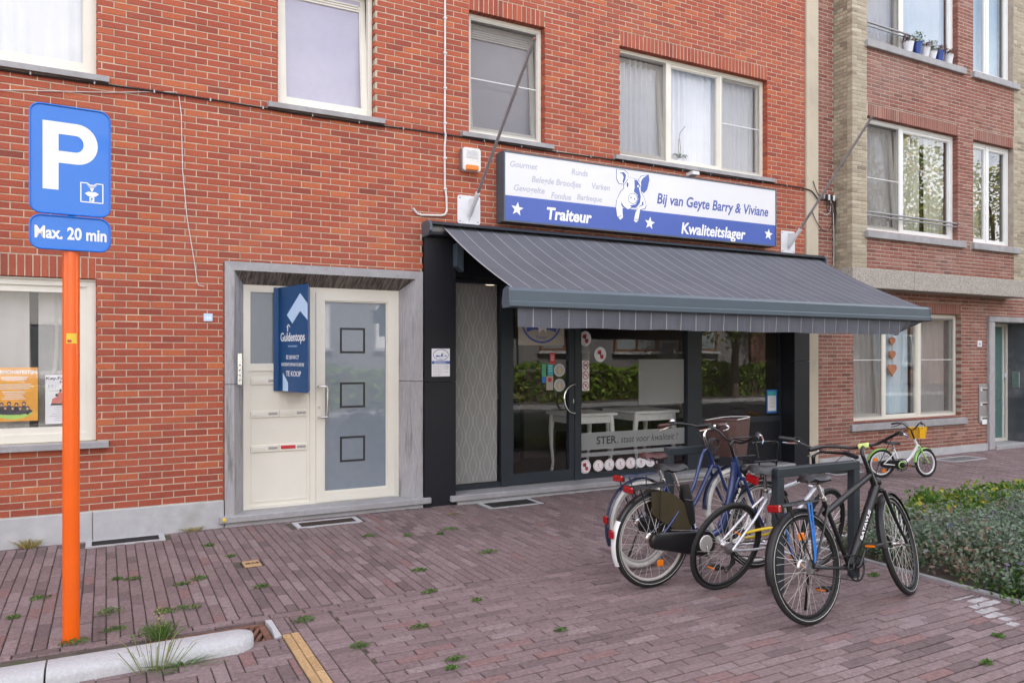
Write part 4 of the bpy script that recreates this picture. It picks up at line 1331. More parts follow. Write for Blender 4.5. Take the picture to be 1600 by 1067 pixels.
MB().box(5.40, 7.17, YS + 0.03, YS + 0.036, fz0 + 0.07, fz1 - 0.05).build('pane', 'glass', shop)
MB().box(7.43, 9.0, YS + 0.03, YS + 0.036, 0.80, fz1 - 0.05).build('pane', 'glass', shop)
sd = MB().ring_xz(4.332, 5.303, 0.118, fz1 - 0.055, 0.08, YS - 0.01, YS + 0.06, wb=0.13)
sd.build('shop_door', 'anthracite', shop)
MB().box(4.412, 5.223, YS + 0.03, YS + 0.036, 0.248, fz1 - 0.135).build('door_pane', 'glass', shop)
hd = MB()
arc = [(5.275 - 0.16 * math.sin(R(t)), YS - 0.06, 1.155 + 0.185 * math.cos(R(t))) for t in range(0, 181, 15)]
hd.tube([(5.275, YS - 0.01, 1.34)] + arc + [(5.275, YS - 0.01, 0.97)], 0.011, 8)
hd.build('door_handle', 'chrome', shop, smooth=60)
MB().box(5.28, 5.292, YS - 0.016, YS - 0.009, 1.10, 1.15).build('lock_plate', 'steel', shop)
# etched film with lattice pattern in the side light
MB().box(3.56, 4.20, YS + 0.026, YS + 0.029, 0.18, 2.57).build('etched_film', 'etched_film', shop)
la = MB()
for i in range(7):
    for sgn in (-1, 1):
        xc = 3.60 + 0.093 * i
        pts, z = [], 0.20
        k = 0
        while z < 2.55:
            ph = (z - 0.2) / 0.36
            u = abs(((ph + (i % 2) * 0.5) % 1.0) * 2 - 1)
            sft = 0.5 - 0.5 * math.cos(math.pi * u)
            pts.append((min(4.195, max(3.565, xc + sgn * 0.0465 * sft)), YS + 0.0245, z))
            z += 0.045
        for p_, q_ in zip(pts, pts[1:]):
            la.face([(p_[0] - 0.0022, p_[1], p_[2]), (p_[0] + 0.0022, p_[1], p_[2]), (q_[0] + 0.0022, q_[1], q_[2]), (q_[0] - 0.0022, q_[1], q_[2])])
la.build('film_lattice', 'film_line', shop)
# room behind the glass
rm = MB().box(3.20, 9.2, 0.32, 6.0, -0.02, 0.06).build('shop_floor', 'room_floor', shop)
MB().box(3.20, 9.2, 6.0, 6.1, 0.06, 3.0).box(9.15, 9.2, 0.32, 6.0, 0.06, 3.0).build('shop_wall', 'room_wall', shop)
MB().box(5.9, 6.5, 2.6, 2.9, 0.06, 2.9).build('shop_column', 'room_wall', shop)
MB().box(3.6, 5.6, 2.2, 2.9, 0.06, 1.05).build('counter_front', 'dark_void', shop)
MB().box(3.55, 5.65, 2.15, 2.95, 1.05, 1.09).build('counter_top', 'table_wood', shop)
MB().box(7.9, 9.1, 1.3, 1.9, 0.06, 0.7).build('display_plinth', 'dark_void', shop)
for lx, ly in ((4.3, 1.6), (4.3, 3.4), (5.6, 3.2), (6.7, 1.7), (6.7, 3.4), (8.2, 1.8), (8.2, 3.6)):
    ce = empty('ceiling_lamp', (lx, ly, 2.9), 'round lit ceiling lamp inside the butcher shop', 'lamp', 'ceiling lamps in the shop')
    MB().lathe((lx, ly, 2.88), [(0, 0.09), (0.17, 0.10)], n=16).build('housing', 'steel_dull', ce)
    MB().lathe((lx, ly, 2.872), [(0, 0.075), (0.008, 0.078)], n=16).build('diffuser', 'lamp_glow', ce)
def table(x0, x1, y0, y1, h, label):
    t = empty('shop_table', ((x0 + x1) / 2, (y0 + y1) / 2, 0.06), label, 'table')
    MB().bevel_box(x0, x1, y0, y1, h - 0.04, h, 0.006).build('table_top', 'table_white', t)
    MB().ring_xz(x0 + 0.05, x1 - 0.05, h - 0.14, h - 0.041, 0.0001, y0 + 0.04, y1 - 0.04).box(x0 + 0.06, x1 - 0.06, y0 + 0.05, y0 + 0.07, h - 0.14, h - 0.041).box(x0 + 0.06, x1 - 0.06, y1 - 0.07, y1 - 0.05, h - 0.14, h - 0.041).build('apron', 'table_white', t)
    for lx, ly, sx in ((x0 + 0.07, y0 + 0.07, -1), (x1 - 0.07, y0 + 0.07, 1), (x0 + 0.07, y1 - 0.07, -1), (x1 - 0.07, y1 - 0.07, 1)):
        MB().tube([(lx, ly, h - 0.041), (lx + 0.02 * sx, ly, h - 0.25), (lx + 0.015 * sx, ly, h - 0.5), (lx - 0.012 * sx, ly, 0.2), (lx + 0.015 * sx, ly, 0.061)], [0.04, 0.036, 0.026, 0.02, 0.024], 8).build('leg', 'table_white', t, smooth=50)
table(5.5, 6.25, 0.55, 1.25, 0.92, 'tall white table with curved legs inside the shop beside the door')
table(6.55, 7.35, 0.55, 1.35, 0.92, 'tall white table with curved legs behind the frosted square of the shop window')
st = empty('stone_statue', (8.35, 1.5, 0.7), 'small grey garden statue standing in the shop window', 'statue')
MB().lathe((8.35, 1.5, 0.7), [(0, 0.15), (0.05, 0.15), (0.06, 0.12), (0.2, 0.14), (0.3, 0.10), (0.36, 0.05), (0.42, 0.075), (0.5, 0.06), (0.54, 0.02)], n=14).build('body', 'granite_band', st, smooth=60)
MB().blob((8.24, 1.42, 0.9), 0.05, 0.05, 0.08).build('arm', 'granite_band', st, smooth=60)
MB().blob((8.46, 1.42, 0.9), 0.05, 0.05, 0.08).build('arm', 'granite_band', st, smooth=60)
# ================================================================ THINGS ON THE SHOP FACADE
# ---- awning
AX0, AX1, AYB, ABY = 3.17, 9.50, -0.14, -1.80
aw = empty('awning', (6.3, -0.1, 2.3), 'extended grey striped fabric awning with dark metal front bar', 'awning')
prof = [(0.0, 3.02), (-0.20, 3.02), (-0.235, 3.06), (-0.235, 3.075), (-0.21, 3.085), (-0.21, 3.17), (-0.18, 3.205), (0.0, 3.205)]
def sweep_x(prof, x0, x1):
    mb = MB(); n = len(prof)
    v = [(x0, y, z) for y, z in prof] + [(x1, y, z) for y, z in prof]
    return mb.mesh_part(v, [tuple(range(n)), tuple(reversed(range(n, 2 * n)))] + [(k, k + n, (k + 1) % n + n, (k + 1) % n) for k in range(n)])
hood = [(-0.001, 3.185), (-0.17, 3.185), (-0.215, 3.155), (-0.225, 3.16), (-0.18, 3.20), (-0.001, 3.205)]
sweep_x(hood, AX0, AX1).build('cassette_hood', 'anthracite', aw)
sweep_x([(-0.001, 3.046), (-0.13, 3.046), (-0.16, 3.06), (-0.16, 3.07), (-0.001, 3.07)], AX0, AX1).build('cassette_tray', 'anthracite', aw)
MB().box(AX0 + 0.03, AX1 - 0.03, -0.03, -0.002, 3.071, 3.184).build('back_plate', 'anthracite', aw)
MB().tube([(AX0 + 0.03, -0.10, 3.125), (AX1 - 0.03, -0.10, 3.125)], 0.045, 12).build('roller', 'awning_fabric', aw, smooth=50)
for x in (AX0 - 0.03, AX1):
    sweep_x([(-0.001, 3.04), (-0.17, 3.04), (-0.23, 3.09), (-0.23, 3.16), (-0.18, 3.207), (-0.001, 3.207)], x, x + 0.03).build('end_cap', 'awning_metal', aw)
# fabric, slightly sagging
fx0, fx1 = AX0 + 0.16, AX1 - 0.06
fm = MB()
NX, NY = 64, 10
def fab(u, t, dz=0.0):
    x = fx0 + (fx1 - fx0) * u
    y = -0.145 + (ABY + 0.145 + 0.02) * t
    z = 3.15 + (2.345 - 3.15) * t - 0.035 * math.sin(math.pi * t) - 0.006 * math.sin(math.pi * t) * math.sin(u * 21) + dz
    return (x, y, z)
for dz in (0.0, -0.003):
    for i in range(NX):
        for j in range(NY):
            q = [fab(i / NX, j / NY, dz), fab((i + 1) / NX, j / NY, dz), fab((i + 1) / NX, (j + 1) / NY, dz), fab(i / NX, (j + 1) / NY, dz)]
            fm.face(q if dz else list(reversed(q)))
fm.build('fabric', 'awning_fabric', aw, smooth=80)
bx0, bx1 = 3.275, 9.50
bar = [(ABY, 2.345), (ABY - 0.035, 2.335), (ABY - 0.055, 2.31), (ABY - 0.055, 2.215), (ABY - 0.066, 2.205), (ABY - 0.066, 2.165), (ABY - 0.05, 2.155), (ABY + 0.07, 2.155), (ABY + 0.09, 2.20), (ABY + 0.06, 2.32)]
sweep_x(bar, bx0, bx1).build('front_bar', 'awning_metal', aw)
for x in (bx0 - 0.012, bx1):
    sweep_x([(y * 1.0 + (0.004 if y > ABY else -0.004), z + (0.004 if z > 2.25 else -0.004)) for y, z in bar], x, x + 0.012).build('bar_cap', 'awning_metal', aw)
vx0, vx1 = bx0 + 0.10, bx1 - 0.05
vm = MB()
def val(k, t, n=130):
    u = k / n
    x = vx0 + (vx1 - vx0) * u
    e = max(0.0, (u - 0.90) / 0.10)
    xb = x - 0.38 * e * t
    y = ABY - 0.015 + 0.012 * math.sin(x * 31) * t + 0.006 * math.sin(x * 13 + 1) * t + 0.20 * e * e * t
    return (xb, y, 2.156 - (0.185 + 0.004 * math.sin(x * 7)) * t)
for k in range(130):
    for q in range(4):
        vm.face([val(k, (q + 1) / 4), val(k + 1, (q + 1) / 4), val(k + 1, q / 4), val(k, q / 4)])
vm.build('valance', 'awning_fabric', aw, smooth=80)
for xa, xb in ((3.75, 5.0), (8.95, 7.7)):
    mb = MB().tube([(xa, -0.12, 3.03), (xb, -0.95, 2.60)], 0.028, 8)
    mb.build('arm', 'anthracite', aw, smooth=50)
    MB().tube([(xb, -0.95, 2.60), (xa + (0.35 if xa < xb else -0.35), ABY + 0.06, 2.26)], 0.024, 8).build('arm', 'anthracite', aw, smooth=50)
    MB().blob((xb, -0.95, 2.60), 0.045, 0.045, 0.045).build('elbow', 'awning_metal', aw, smooth=60)
MB().mesh_part([(3.50, -0.16, 2.72), (3.58, -0.16, 2.66), (3.58, -0.16, 2.95), (3.50, -0.16, 2.98), (3.50, -0.04, 2.72), (3.58, -0.04, 2.66), (3.58, -0.04, 2.95), (3.50, -0.04, 2.98)],
               [(0, 1, 2, 3), (7, 6, 5, 4), (0, 4, 5, 1), (1, 5, 6, 2), (2, 6, 7, 3), (3, 7, 4, 0)]).build('wall_bracket', 'awning_metal', aw)

# ---- shop sign light box
SX0, SX1, SZa, SZb, SY = 4.075, 8.50, 3.268, 4.092, -0.20
sg = empty('shop_sign', (6.29, -0.02, SZa), 'long white and blue butcher shop sign with pig emblem above the awning', 'sign')
MB().box(SX0, SX1, SY + 0.012, -0.012, SZa, SZb).build('box_body', 'awning_metal', sg)
MB().ring_xz(SX0, SX1, SZa, SZb, 0.018, SY, SY + 0.0118).build('box_frame', 'awning_metal', sg)
BLUE_Z = 3.575
yb_ = SY + 0.006
MB().box(SX0 + 0.018, SX1 - 0.018, yb_, SY + 0.0115, BLUE_Z, SZb - 0.018).build('white_sheet', 'sheet_white', sg)
MB().box(SX0 + 0.018, SX1 - 0.018, yb_, SY + 0.0115, SZa + 0.018, BLUE_Z - 0.0005).build('blue_sheet', 'sheet_blue', sg)
yl = yb_ - 0.0006
def sign_text(s, x, z, w, h, m, shear=0.16, bold=0.004, al='LEFT'):
    text_into(MB(), s, 0.12, (x, yl, z), shear=shear, bold=bold, width=w, height=h, align=al, depth=0.0012).build('lettering', m, sg)
for s, x, z, w, h in (('Gourmet', 4.16, 3.915, 0.37, 0.072), ('Runds', 5.01, 3.915, 0.24, 0.075), ('Belegde Broodjes', 4.45, 3.765, 0.70, 0.098), ('Varken', 5.31, 3.775, 0.27, 0.075),
                      ('Gevogelte', 4.21, 3.64, 0.42, 0.098), ('Fondue', 4.72, 3.60, 0.285, 0.075), ('Barbeque', 5.09, 3.62, 0.37, 0.090)):
    sign_text(s, x, z, w, h, 'lettering_grey', 0.2, 0.0022)
sign_text('Bij van Geyte Barry & Viviane', 6.33, 3.69, 2.01, 0.185, 'lettering_blue', 0.2, 0.0025)
sign_text('Traiteur', 4.66, 3.345, 0.65, 0.15, 'sign_white', 0.14, 0.004)
sign_text('Kwaliteitslager', 6.74, 3.33, 1.16, 0.20, 'sign_white', 0.16, 0.003)
for x, z in ((4.255, 3.425), (6.212, 3.42), (8.345, 3.435)):
    MB().prism(star(x, z, 0.085, 0.12), 0.0012, (0, yl, 0)).build('star', 'sign_white', sg)
# pig emblem: outline traced as flat vinyl pieces
def PG(pts):                                            # local drawing units (0..970, 0..1067) to metres on the sign
    return [(5.676 + (x - 222) * 0.00103, 4.053 - (y - 150 - 0.115 * (x - 222)) * 0.00083) for x, y in pts]
def vin(name, pts, m, lv):
    MB().prism(list(reversed(PG(pts))), 0.0006, (0, yl - 0.0005 * lv, 0)).build(name, m, sg)
body = [(345, 440), (300, 480), (235, 610), (222, 730), (240, 860), (285, 915), (325, 880), (315, 700), (400, 755), (470, 720), (560, 740), (520, 800), (492, 930), (525, 962), (560, 930), (590, 760), (665, 740), (680, 690), (640, 560), (600, 490), (610, 400), (560, 300), (500, 290), (410, 265), (340, 330)]
vin('pig_outline', [(x + (-9 if x < 440 else 9), y + (-4 if y < 500 else 9)) for x, y in body], 'lettering_blue', 1)
vin('pig_body', body, 'sign_white', 2)
earL = [(232, 150), (340, 155), (400, 210), (400, 290), (345, 370), (270, 360), (235, 290)]
vin('pig_outline', [(x + (-8 if x < 300 else 5), y + (-7 if y < 250 else 8)) for x, y in earL], 'lettering_blue', 3)
vin('pig_ear', earL, 'sign_white', 4)
vin('pig_ear_shade', [(270, 195), (340, 188), (372, 230), (362, 300), (330, 370), (318, 330), (335, 270), (318, 220)], 'sheet_blue', 5)
vin('pig_ear', [(565, 300), (600, 240), (725, 215), (735, 300), (700, 450), (650, 505), (600, 470), (590, 360)], 'sheet_blue', 3)
vin('pig_ear_light', [(575, 290), (610, 248), (700, 226), (630, 275), (600, 330), (605, 410), (585, 360)], 'sign_white', 4)
vin('pig_face_shade', [(500, 300), (548, 310), (590, 390), (570, 430), (600, 560), (585, 660), (540, 720), (470, 735), (430, 700), (520, 680), (560, 600), (545, 530), (490, 480), (505, 420)], 'sheet_blue', 5)
vin('pig_snout_rim', ellipse(476, 590, 74, 84, 22), 'lettering_blue', 6)
vin('pig_snout', ellipse(474, 590, 66, 76, 22), 'sign_white', 7)
vin('pig_nostril', ellipse(447, 578, 9, 16, 10), 'lettering_blue', 8)
vin('pig_nostril', ellipse(505, 598, 9, 16, 10), 'lettering_blue', 8)
vin('pig_eye', ellipse(395, 380, 14, 38, 12), 'lettering_blue', 6)
vin('pig_eye', ellipse(556, 400, 13, 20, 12), 'sign_white', 6)
vin('pig_leg_line', [(298, 640), (330, 700), (400, 760), (395, 768), (318, 712), (300, 690)], 'lettering_blue', 6)
vin('pig_leg_line', [(575, 720), (640, 690), (640, 640), (622, 640), (612, 690), (570, 712)], 'sheet_blue', 6)
vin('pig_toe', [(245, 868), (300, 850), (302, 858), (246, 878)], 'lettering_blue', 6)
vin('pig_toe', [(498, 905), (560, 912), (560, 920), (498, 914)], 'lettering_blue', 6)
MB().bevel_box(6.98, 7.10, -0.15, 0.0, 4.15, 4.20, 0.005).build('sensor_box', 'alarm_white', None, label='small white sensor box under the window sill above the shop sign', cat='sensor')

# ---- flag holders with bare poles
def flagpole(xc, zc, end, label):
    f_ = empty('flag_pole', (xc, 0, zc), label, 'flag pole', 'bare flag poles beside the shop sign')
    pl_ = MB()
    pl_.prism(rrect(xc - 0.145, xc + 0.145, zc - 0.165, zc + 0.165, 0.03), 0.012, (0, -0.016, 0))
    pl_.build('wall_plate', 'plate_white', f_)
    for dx in (-0.115, 0.115):
        for dz in (-0.135, 0.135):
            MB().lathe((xc + dx, -0.022, zc + dz), [(0, 0.006), (0.007, 0.010)], (0, 1, 0), 8).build('screw', 'steel_dull', f_)
    e, s_ = Vector(end), Vector((xc, -0.07, zc - 0.03))
    d = (e - s_).normalized()
    MB().tube([s_ - d * 0.05, s_ + d * 0.26], 0.027, 12).build('socket', 'plate_white', f_, smooth=50)
    MB().mesh_part([(xc - 0.004, -0.016, zc - 0.13), (xc + 0.004, -0.016, zc - 0.13), (xc + 0.004, -0.19, zc + 0.10), (xc - 0.004, -0.19, zc + 0.10), (xc - 0.004, -0.016, zc + 0.13), (xc + 0.004, -0.016, zc + 0.13)],
                   [(0, 1, 2, 3), (3, 2, 5, 4), (0, 3, 4), (1, 5, 2)]).build('gusset', 'plate_white', f_)
    MB().tube([s_, e], 0.017, 10).build('pole', 'pole_grey', f_, smooth=50)
    MB().lathe(e - d * 0.01, [(0, 0.019), (0.025, 0.019)], d, 10).build('pole_tip', 'steel', f_, smooth=50)
flagpole(3.715, 3.395, (3.715, -1.536, 4.815), 'bare grey flag pole on white wall plate beside the alarm box')
flagpole(8.94, 3.39, (8.94, -1.41, 4.86), 'bare grey flag pole on white wall plate beside the beige wall strip')

# ---- alarm siren
al = empty('alarm_siren', (3.72, 0, 3.83), 'white alarm siren box with orange lens on the brick wall', 'alarm')
MB().prism(rrect(3.61, 3.835, 3.835, 4.10, 0.03), 0.075, (0, -0.08, 0)).build('housing', 'alarm_white', al)
MB().bevel_box(3.645, 3.80, -0.105, -0.075, 3.84, 3.90, 0.008).build('lens', 'amber', al)
for k in range(7):
    MB().box(3.655, 3.80, -0.086, -0.079, 3.985 + 0.014 * k, 3.992 + 0.014 * k).build('louvre', 'plate_white', al)
MB().box(3.60, 3.608, -0.07, -0.001, 3.85, 4.09).build('bracket', 'steel_dull', al)

# ---- conduit, wires
cd = MB().tube([(3.415, -0.014, 7.4), (3.413, -0.014, 5.0), (3.410, -0.014, 4.28), (3.417, -0.022, 4.22), (3.409, -0.014, 4.1), (3.411, -0.014, 3.65), (3.43, -0.016, 3.52), (3.435, -0.016, 3.36), (3.41, -0.016, 3.312), (3.36, -0.016, 3.298), (3.12, -0.016, 3.285), (3.07, -0.018, 3.298), (3.025, -0.022, 3.35)], 0.0125, 8)
co = empty('conduit', (3.4, -0.01, 3.28), 'white plastic conduit running down the bricks beside the alarm box', 'conduit')
cd.build('pipe', 'cable_white', co, smooth=50)
for z in (3.6, 3.95, 4.35, 4.75, 5.15, 5.55, 5.95):
    MB().box(3.393, 3.433, -0.03, -0.0005, z, z + 0.018).build('clip', 'cable_white', co)
kb = MB()
pts = []
for k in range(61):
    x = -1.9 + (9.25 + 1.9) * k / 60
    pts.append((x, -0.02, 4.222 + 0.006 * math.sin(x * 2.3) - 0.002 * (k % 2)))
kb.tube(pts, 0.0095, 6)
bc = empty('facade_cable', (3.5, -0.01, 4.2), 'black cable running along the facade under the upper window sills', 'cable')
kb.build('cable', 'cable_black', bc, smooth=60)
for k in range(22):
    x = -1.6 + 0.5 * k
    MB().box(x, x + 0.012, -0.032, -0.0005, 4.208, 4.238).build('clip', 'steel_dull', bc)
MB().tube([(-1.8, -0.012, 3.93), (-0.82, -0.012, 4.04), (0.0, -0.012, 4.15), (0.40, -0.012, 4.222), (0.60, -0.013, 4.25), (0.622, -0.013, 4.22), (0.643, -0.012, 4.04), (0.655, -0.012, 3.5), (0.694, -0.012, 3.05), (0.765, -0.012, 2.59), (0.785, -0.012, 2.43), (0.80, -0.014, 2.395), (0.85, -0.016, 2.385)], 0.0045, 6).build('loose_wire', 'cable_white', None, smooth=60, label='thin white loose wire hanging down the brick wall beside the parking sign', cat='wire')
cc = empty('cable_bundle', (9.85, -0.02, 3.3), 'tangle of black cables and junction clamps on the wall beside the beige strip', 'cables')
def wire(pts, r=0.008, m='cable_black', nm='cable'):
    # smooth the run through its points
    P = [Vector(p) for p in pts]
    out = []
    for i in range(len(P) - 1):
        p0, p1, p2, p3 = P[max(i - 1, 0)], P[i], P[i + 1], P[min(i + 2, len(P) - 1)]
        for k in range(6):
            t = k / 6
            out.append(0.5 * ((2 * p1) + (p2 - p0) * t + (2 * p0 - 5 * p1 + 4 * p2 - p3) * t * t + (3 * p1 - p0 - 3 * p2 + p3) * t ** 3))
    out.append(P[-1])
    return MB().tube(out, r, 6).build(nm, m, cc, smooth=60)
MB().bevel_box(9.68, 9.93, -0.055, -0.001, 4.10, 4.16, 0.006).build('junction_clamp', 'steel_dull', cc)
for k in range(4):
    MB().bevel_box(9.70 + 0.055 * k, 9.735 + 0.055 * k, -0.075, -0.056, 4.085, 4.17, 0.004).build('clamp', 'plate_white' if k % 2 else 'black_plastic', cc)
wire([(9.25, -0.02, 4.22), (9.40, -0.05, 4.19), (9.55, -0.05, 4.08), (9.68, -0.04, 4.09)], 0.010)
wire([(9.93, -0.04, 4.13), (9.948, -0.04, 4.08), (9.945, -0.03, 3.8), (9.94, -0.02, 3.5), (9.94, -0.02, 3.15)], 0.012)
wire([(9.90, -0.03, 4.10), (9.92, -0.03, 3.7), (9.925, -0.03, 3.4), (9.92, -0.03, 3.1)], 0.006, 'cable_white')
wire([(9.74, -0.06, 4.09), (9.72, -0.07, 3.95), (9.78, -0.06, 3.90), (9.80, -0.05, 4.02), (9.78, -0.06, 4.09)], 0.006)
wire([(9.80, -0.06, 4.09), (9.84, -0.07, 3.8), (9.77, -0.06, 3.62), (9.64, -0.05, 3.62), (9.5, -0.05, 3.75), (9.42, -0.04, 3.9)], 0.006)
wire([(9.82, -0.06, 4.09), (9.80, -0.06, 3.92), (9.72, -0.05, 3.86), (9.6, -0.04, 3.9)], 0.005, 'cable_white')
wire([(9.45, -0.04, 4.35), (9.50, -0.05, 4.22), (9.58, -0.05, 4.12)], 0.006)
wire([(9.86, -0.06, 4.09), (9.88, -0.06, 3.95), (9.85, -0.06, 3.88)], 0.005)

# ---- for-sale board, a folded V standing out from the door frame
fb = empty('sale_board', (1.7, -0.1, 1.33), 'navy folded for-sale board with white lettering standing out from the house door', 'sign')
hA, hB = Vector((1.60, 0.185, 0)), Vector((1.765, -0.43, 0))
fl0 = Vector((1.55, 0.182, 0))
z0, z1 = 1.335, 2.42
ux = (hB - hA).normalized()
nrm = ux.cross(Vector((0, 0, 1)))
L = (hB - hA).length
def panel(a, b, m, nm):
    d = (b - a).normalized().cross(Vector((0, 0, 1))) * 0.004
    mb = MB()
    v = [a + Vector((0, 0, z0)), b + Vector((0, 0, z0)), b + Vector((0, 0, z1)), a + Vector((0, 0, z1))]
    mb.mesh_part(v + [q - d for q in v], [(0, 1, 2, 3), (7, 6, 5, 4), (0, 4, 5, 1), (1, 5, 6, 2), (2, 6, 7, 3), (3, 7, 4, 0)])
    return mb.build(nm, m, fb)
panel(fl0, hA, 'board_navy', 'mounting_flange')
panel(hA, hB, 'board_navy', 'panel')
panel(hB, Vector((1.93, 0.185, 0)), 'board_navy', 'panel')
og = hA + nrm * 0.0015
def bt(s, u, z, w, h, m='sign_white', bold=0.0):
    o_ = og + ux * u
    text_into(MB(), s, 0.1, (o_.x, o_.y, z), ux, (0, 0, 1), width=w, height=h, align='CENTER', bold=bold, depth=0.001).build('lettering', m, fb)
def bp(pts, m, nm):
    MB().prism(pts, 0.0008, (og.x, og.y, 0), ux, (0, 0, 1)).build(nm, m, fb)
bp([(0.19, 2.125), (0.31, 2.035), (0.475, 2.155), (0.628, 2.06), (0.628, 2.225), (0.475, 2.335)], 'board_pale', 'roof_emblem')
bp([(0.10, 1.34), (0.215, 1.34), (0.215, 1.425), (0.10, 1.53)], 'board_pale', 'corner_emblem')
bt('Guldentops', 0.31, 1.855, 0.52, 0.12, bold=0.001)
bp([(0.20, 1.955), (0.215, 1.955), (0.215, 2.005), (0.20, 2.005)], 'sign_white', 'letter_stem')
bp([(0.19, 1.995), (0.225, 2.02), (0.26, 1.995), (0.26, 2.007), (0.225, 2.032), (0.19, 2.007)], 'sign_white', 'letter_roof')
bt('VASTGOED', 0.31, 1.795, 0.20, 0.016, 'board_pale')
bt('02 569 84 27', 0.31, 1.67, 0.27, 0.042)
bt('GULDENTOPSVASTGOED.BE', 0.31, 1.60, 0.49, 0.032)
bt('TE KOOP', 0.33, 1.495, 0.32, 0.055)

# ---- opening hours plaque on the dark pillar
pq = empty('hours_plaque', (3.345, -0.05, 1.47), 'white opening hours plaque with oval emblem on the dark shop pillar', 'plaque')
YQ = -0.052
MB().box(3.237, 3.457, YQ, -0.0455, 1.47, 1.785).build('plate', 'paper_white', pq)
def pqp(pts, m, nm, lv=1): MB().prism(pts, 0.0006, (0, YQ - 0.0005 * lv, 0)).build(nm, m, pq)
pqp(ellipse(3.347, 1.715, 0.095, 0.063, 28), 'lettering_blue', 'oval_rim', 1)
pqp(ellipse(3.347, 1.715, 0.089, 0.057, 28), 'paper_white', 'oval', 2)
pqp([(3.28, 1.70), (3.30, 1.712), (3.345, 1.70), (3.355, 1.73), (3.37, 1.735), (3.368, 1.70), (3.39, 1.70), (3.415, 1.712), (3.415, 1.698), (3.35, 1.694), (3.285, 1.692)], 'lettering_blue', 'pig_emblem', 3)
text_into(MB(), 'Traiteur', 0.02, (3.347, YQ - 0.0022, 1.668), width=0.05, height=0.012, align='CENTER', shear=0.2).build('lettering', 'lettering_blue', pq)
pqp([(3.237, 1.612), (3.457, 1.612), (3.457, 1.645), (3.237, 1.645)], 'sheet_blue', 'band', 1)
text_into(MB(), 'Openingsuren', 0.03, (3.335, YQ - 0.0012, 1.621), width=0.14, height=0.022, align='CENTER', shear=0.2, bold=0.0005).build('lettering', 'sign_white', pq)
for k, s in enumerate(('maandag  8:00 12:30  13:30 18:30', 'dinsdag  8:00 12:30  13:30 18:30', 'woensdag  8:00 12:30  13:30 18:30', 'donderdag  gesloten', 'vrijdag  8:00 12:30  13:30 18:30', 'zaterdag  8:00 17:00', 'zondag  gesloten')):
    text_into(MB(), s, 0.012, (3.247, YQ - 0.0006, 1.588 - k * 0.0175), width=0.19 * min(1.0, len(s) / 32), height=0.009).build('lettering', 'print_dark', pq)

# ---- stickers and signs behind or on the shop glass
GY = YS + 0.0285
def disc(x, z, r, label, m='paper_white', inner=None, group=None, cat='sticker', rz=None, nm='window_sticker', marks=None):
    s_ = empty(nm, (x, GY, z - r), label, cat, group)
    MB().prism(ellipse(x, z, r, rz or r, 22), 0.001, (0, GY, 0)).build('sticker_base', m, s_)
    if inner:
        MB().prism(ellipse(x, z, r * 0.86, (rz or r) * 0.86, 22), 0.0006, (0, GY - 0.0006, 0)).build('sticker_ring', inner, s_)
        MB().prism(ellipse(x, z, r * 0.80, (rz or r) * 0.80, 22), 0.0006, (0, GY - 0.0011, 0)).build('sticker_field', m, s_)
    for (pts, mm) in marks or ():
        MB().prism([(x + a * r, z + b * (rz or r)) for a, b in pts], 0.0006, (0, GY - 0.0018, 0)).build('print', mm, s_)
    return s_
zig = [([(-0.25, 0.5), (0.2, 0.2), (-0.05, 0.05), (0.3, -0.35), (-0.2, -0.05), (0.02, 0.12)], 'print_red'), ([(-0.5, -0.45), (0.5, -0.45), (0.4, -0.52), (-0.4, -0.52)], 'print_pink')]
pigs = [([(-0.4, 0.5), (0.1, 0.6), (0.2, 0.2), (-0.1, 0.0), (-0.5, 0.1)], 'print_red'), ([(0.0, -0.1), (0.5, 0.0), (0.5, -0.5), (0.1, -0.6), (-0.1, -0.3)], 'print_red'), ([(-0.35, 0.2), (0.0, 0.3), (0.3, -0.3), (0.0, -0.1)], 'print_dark')]
for k, x in enumerate((5.70, 5.875, 6.055, 6.225, 6.40, 6.56)):
    disc(x, 0.262, 0.083, 'white oval sticker with red zigzag, %s in the row after the pig sticker' % ('first', 'second', 'third', 'fourth', 'fifth', 'sixth')[k], inner='print_pink' if k < 4 else None, group='oval stickers along the shop window foot', rz=0.075, marks=zig)
disc(5.495, 0.262, 0.085, 'white oval sticker with two red pig figures at the row start by the door', marks=pigs, rz=0.09, inner='print_pink')
disc(5.495, 1.925, 0.09, 'white round sticker with red pig figures at the top of the shop window edge', marks=pigs, rz=0.10)
disc(5.73, 1.72, 0.095, 'white round sticker with red pig figures beside the leaning poster strip', marks=pigs, rz=0.10)
disc(5.10, 1.52, 0.085, 'round pale certificate sticker with yellow bottle, upper of two on the shop door', m='print_grey', inner='paper_white', marks=[([(-0.15, -0.5), (0.15, -0.5), (0.15, 0.1), (0.05, 0.45), (-0.05, 0.45), (-0.15, 0.1)], 'print_yellow')])
disc(5.10, 1.33, 0.085, 'round pale certificate sticker with yellow bottle, lower one behind the door handle', m='print_grey', inner='paper_white', marks=[([(-0.15, -0.5), (0.15, -0.5), (0.15, 0.1), (0.05, 0.45), (-0.05, 0.45), (-0.15, 0.1)], 'print_yellow')])
def rect_sticker(nm, x0, x1, z0, z1, m, label, cat='sticker', y=None):
    y = GY if y is None else y
    s_ = empty(nm, ((x0 + x1) / 2, y, z0), label, cat)
    MB().box(x0, x1, y, y + 0.001, z0, z1).build('sheet', m, s_)
    return s_, y
s_, y_ = rect_sticker('card_sticker', 4.955, 5.035, 1.60, 1.74, 'print_red', 'red payment card sticker on the shop door glass')
lines(MB(), 4.965, 5.025, 1.715, 4, 0.022, y_, 0.007).build('print_line', 'paper_white', s_)
s_, y_ = rect_sticker('teal_sticker', 4.925, 5.005, 1.455, 1.595, 'print_teal', 'teal and white sticker under the red card sticker on the shop door')
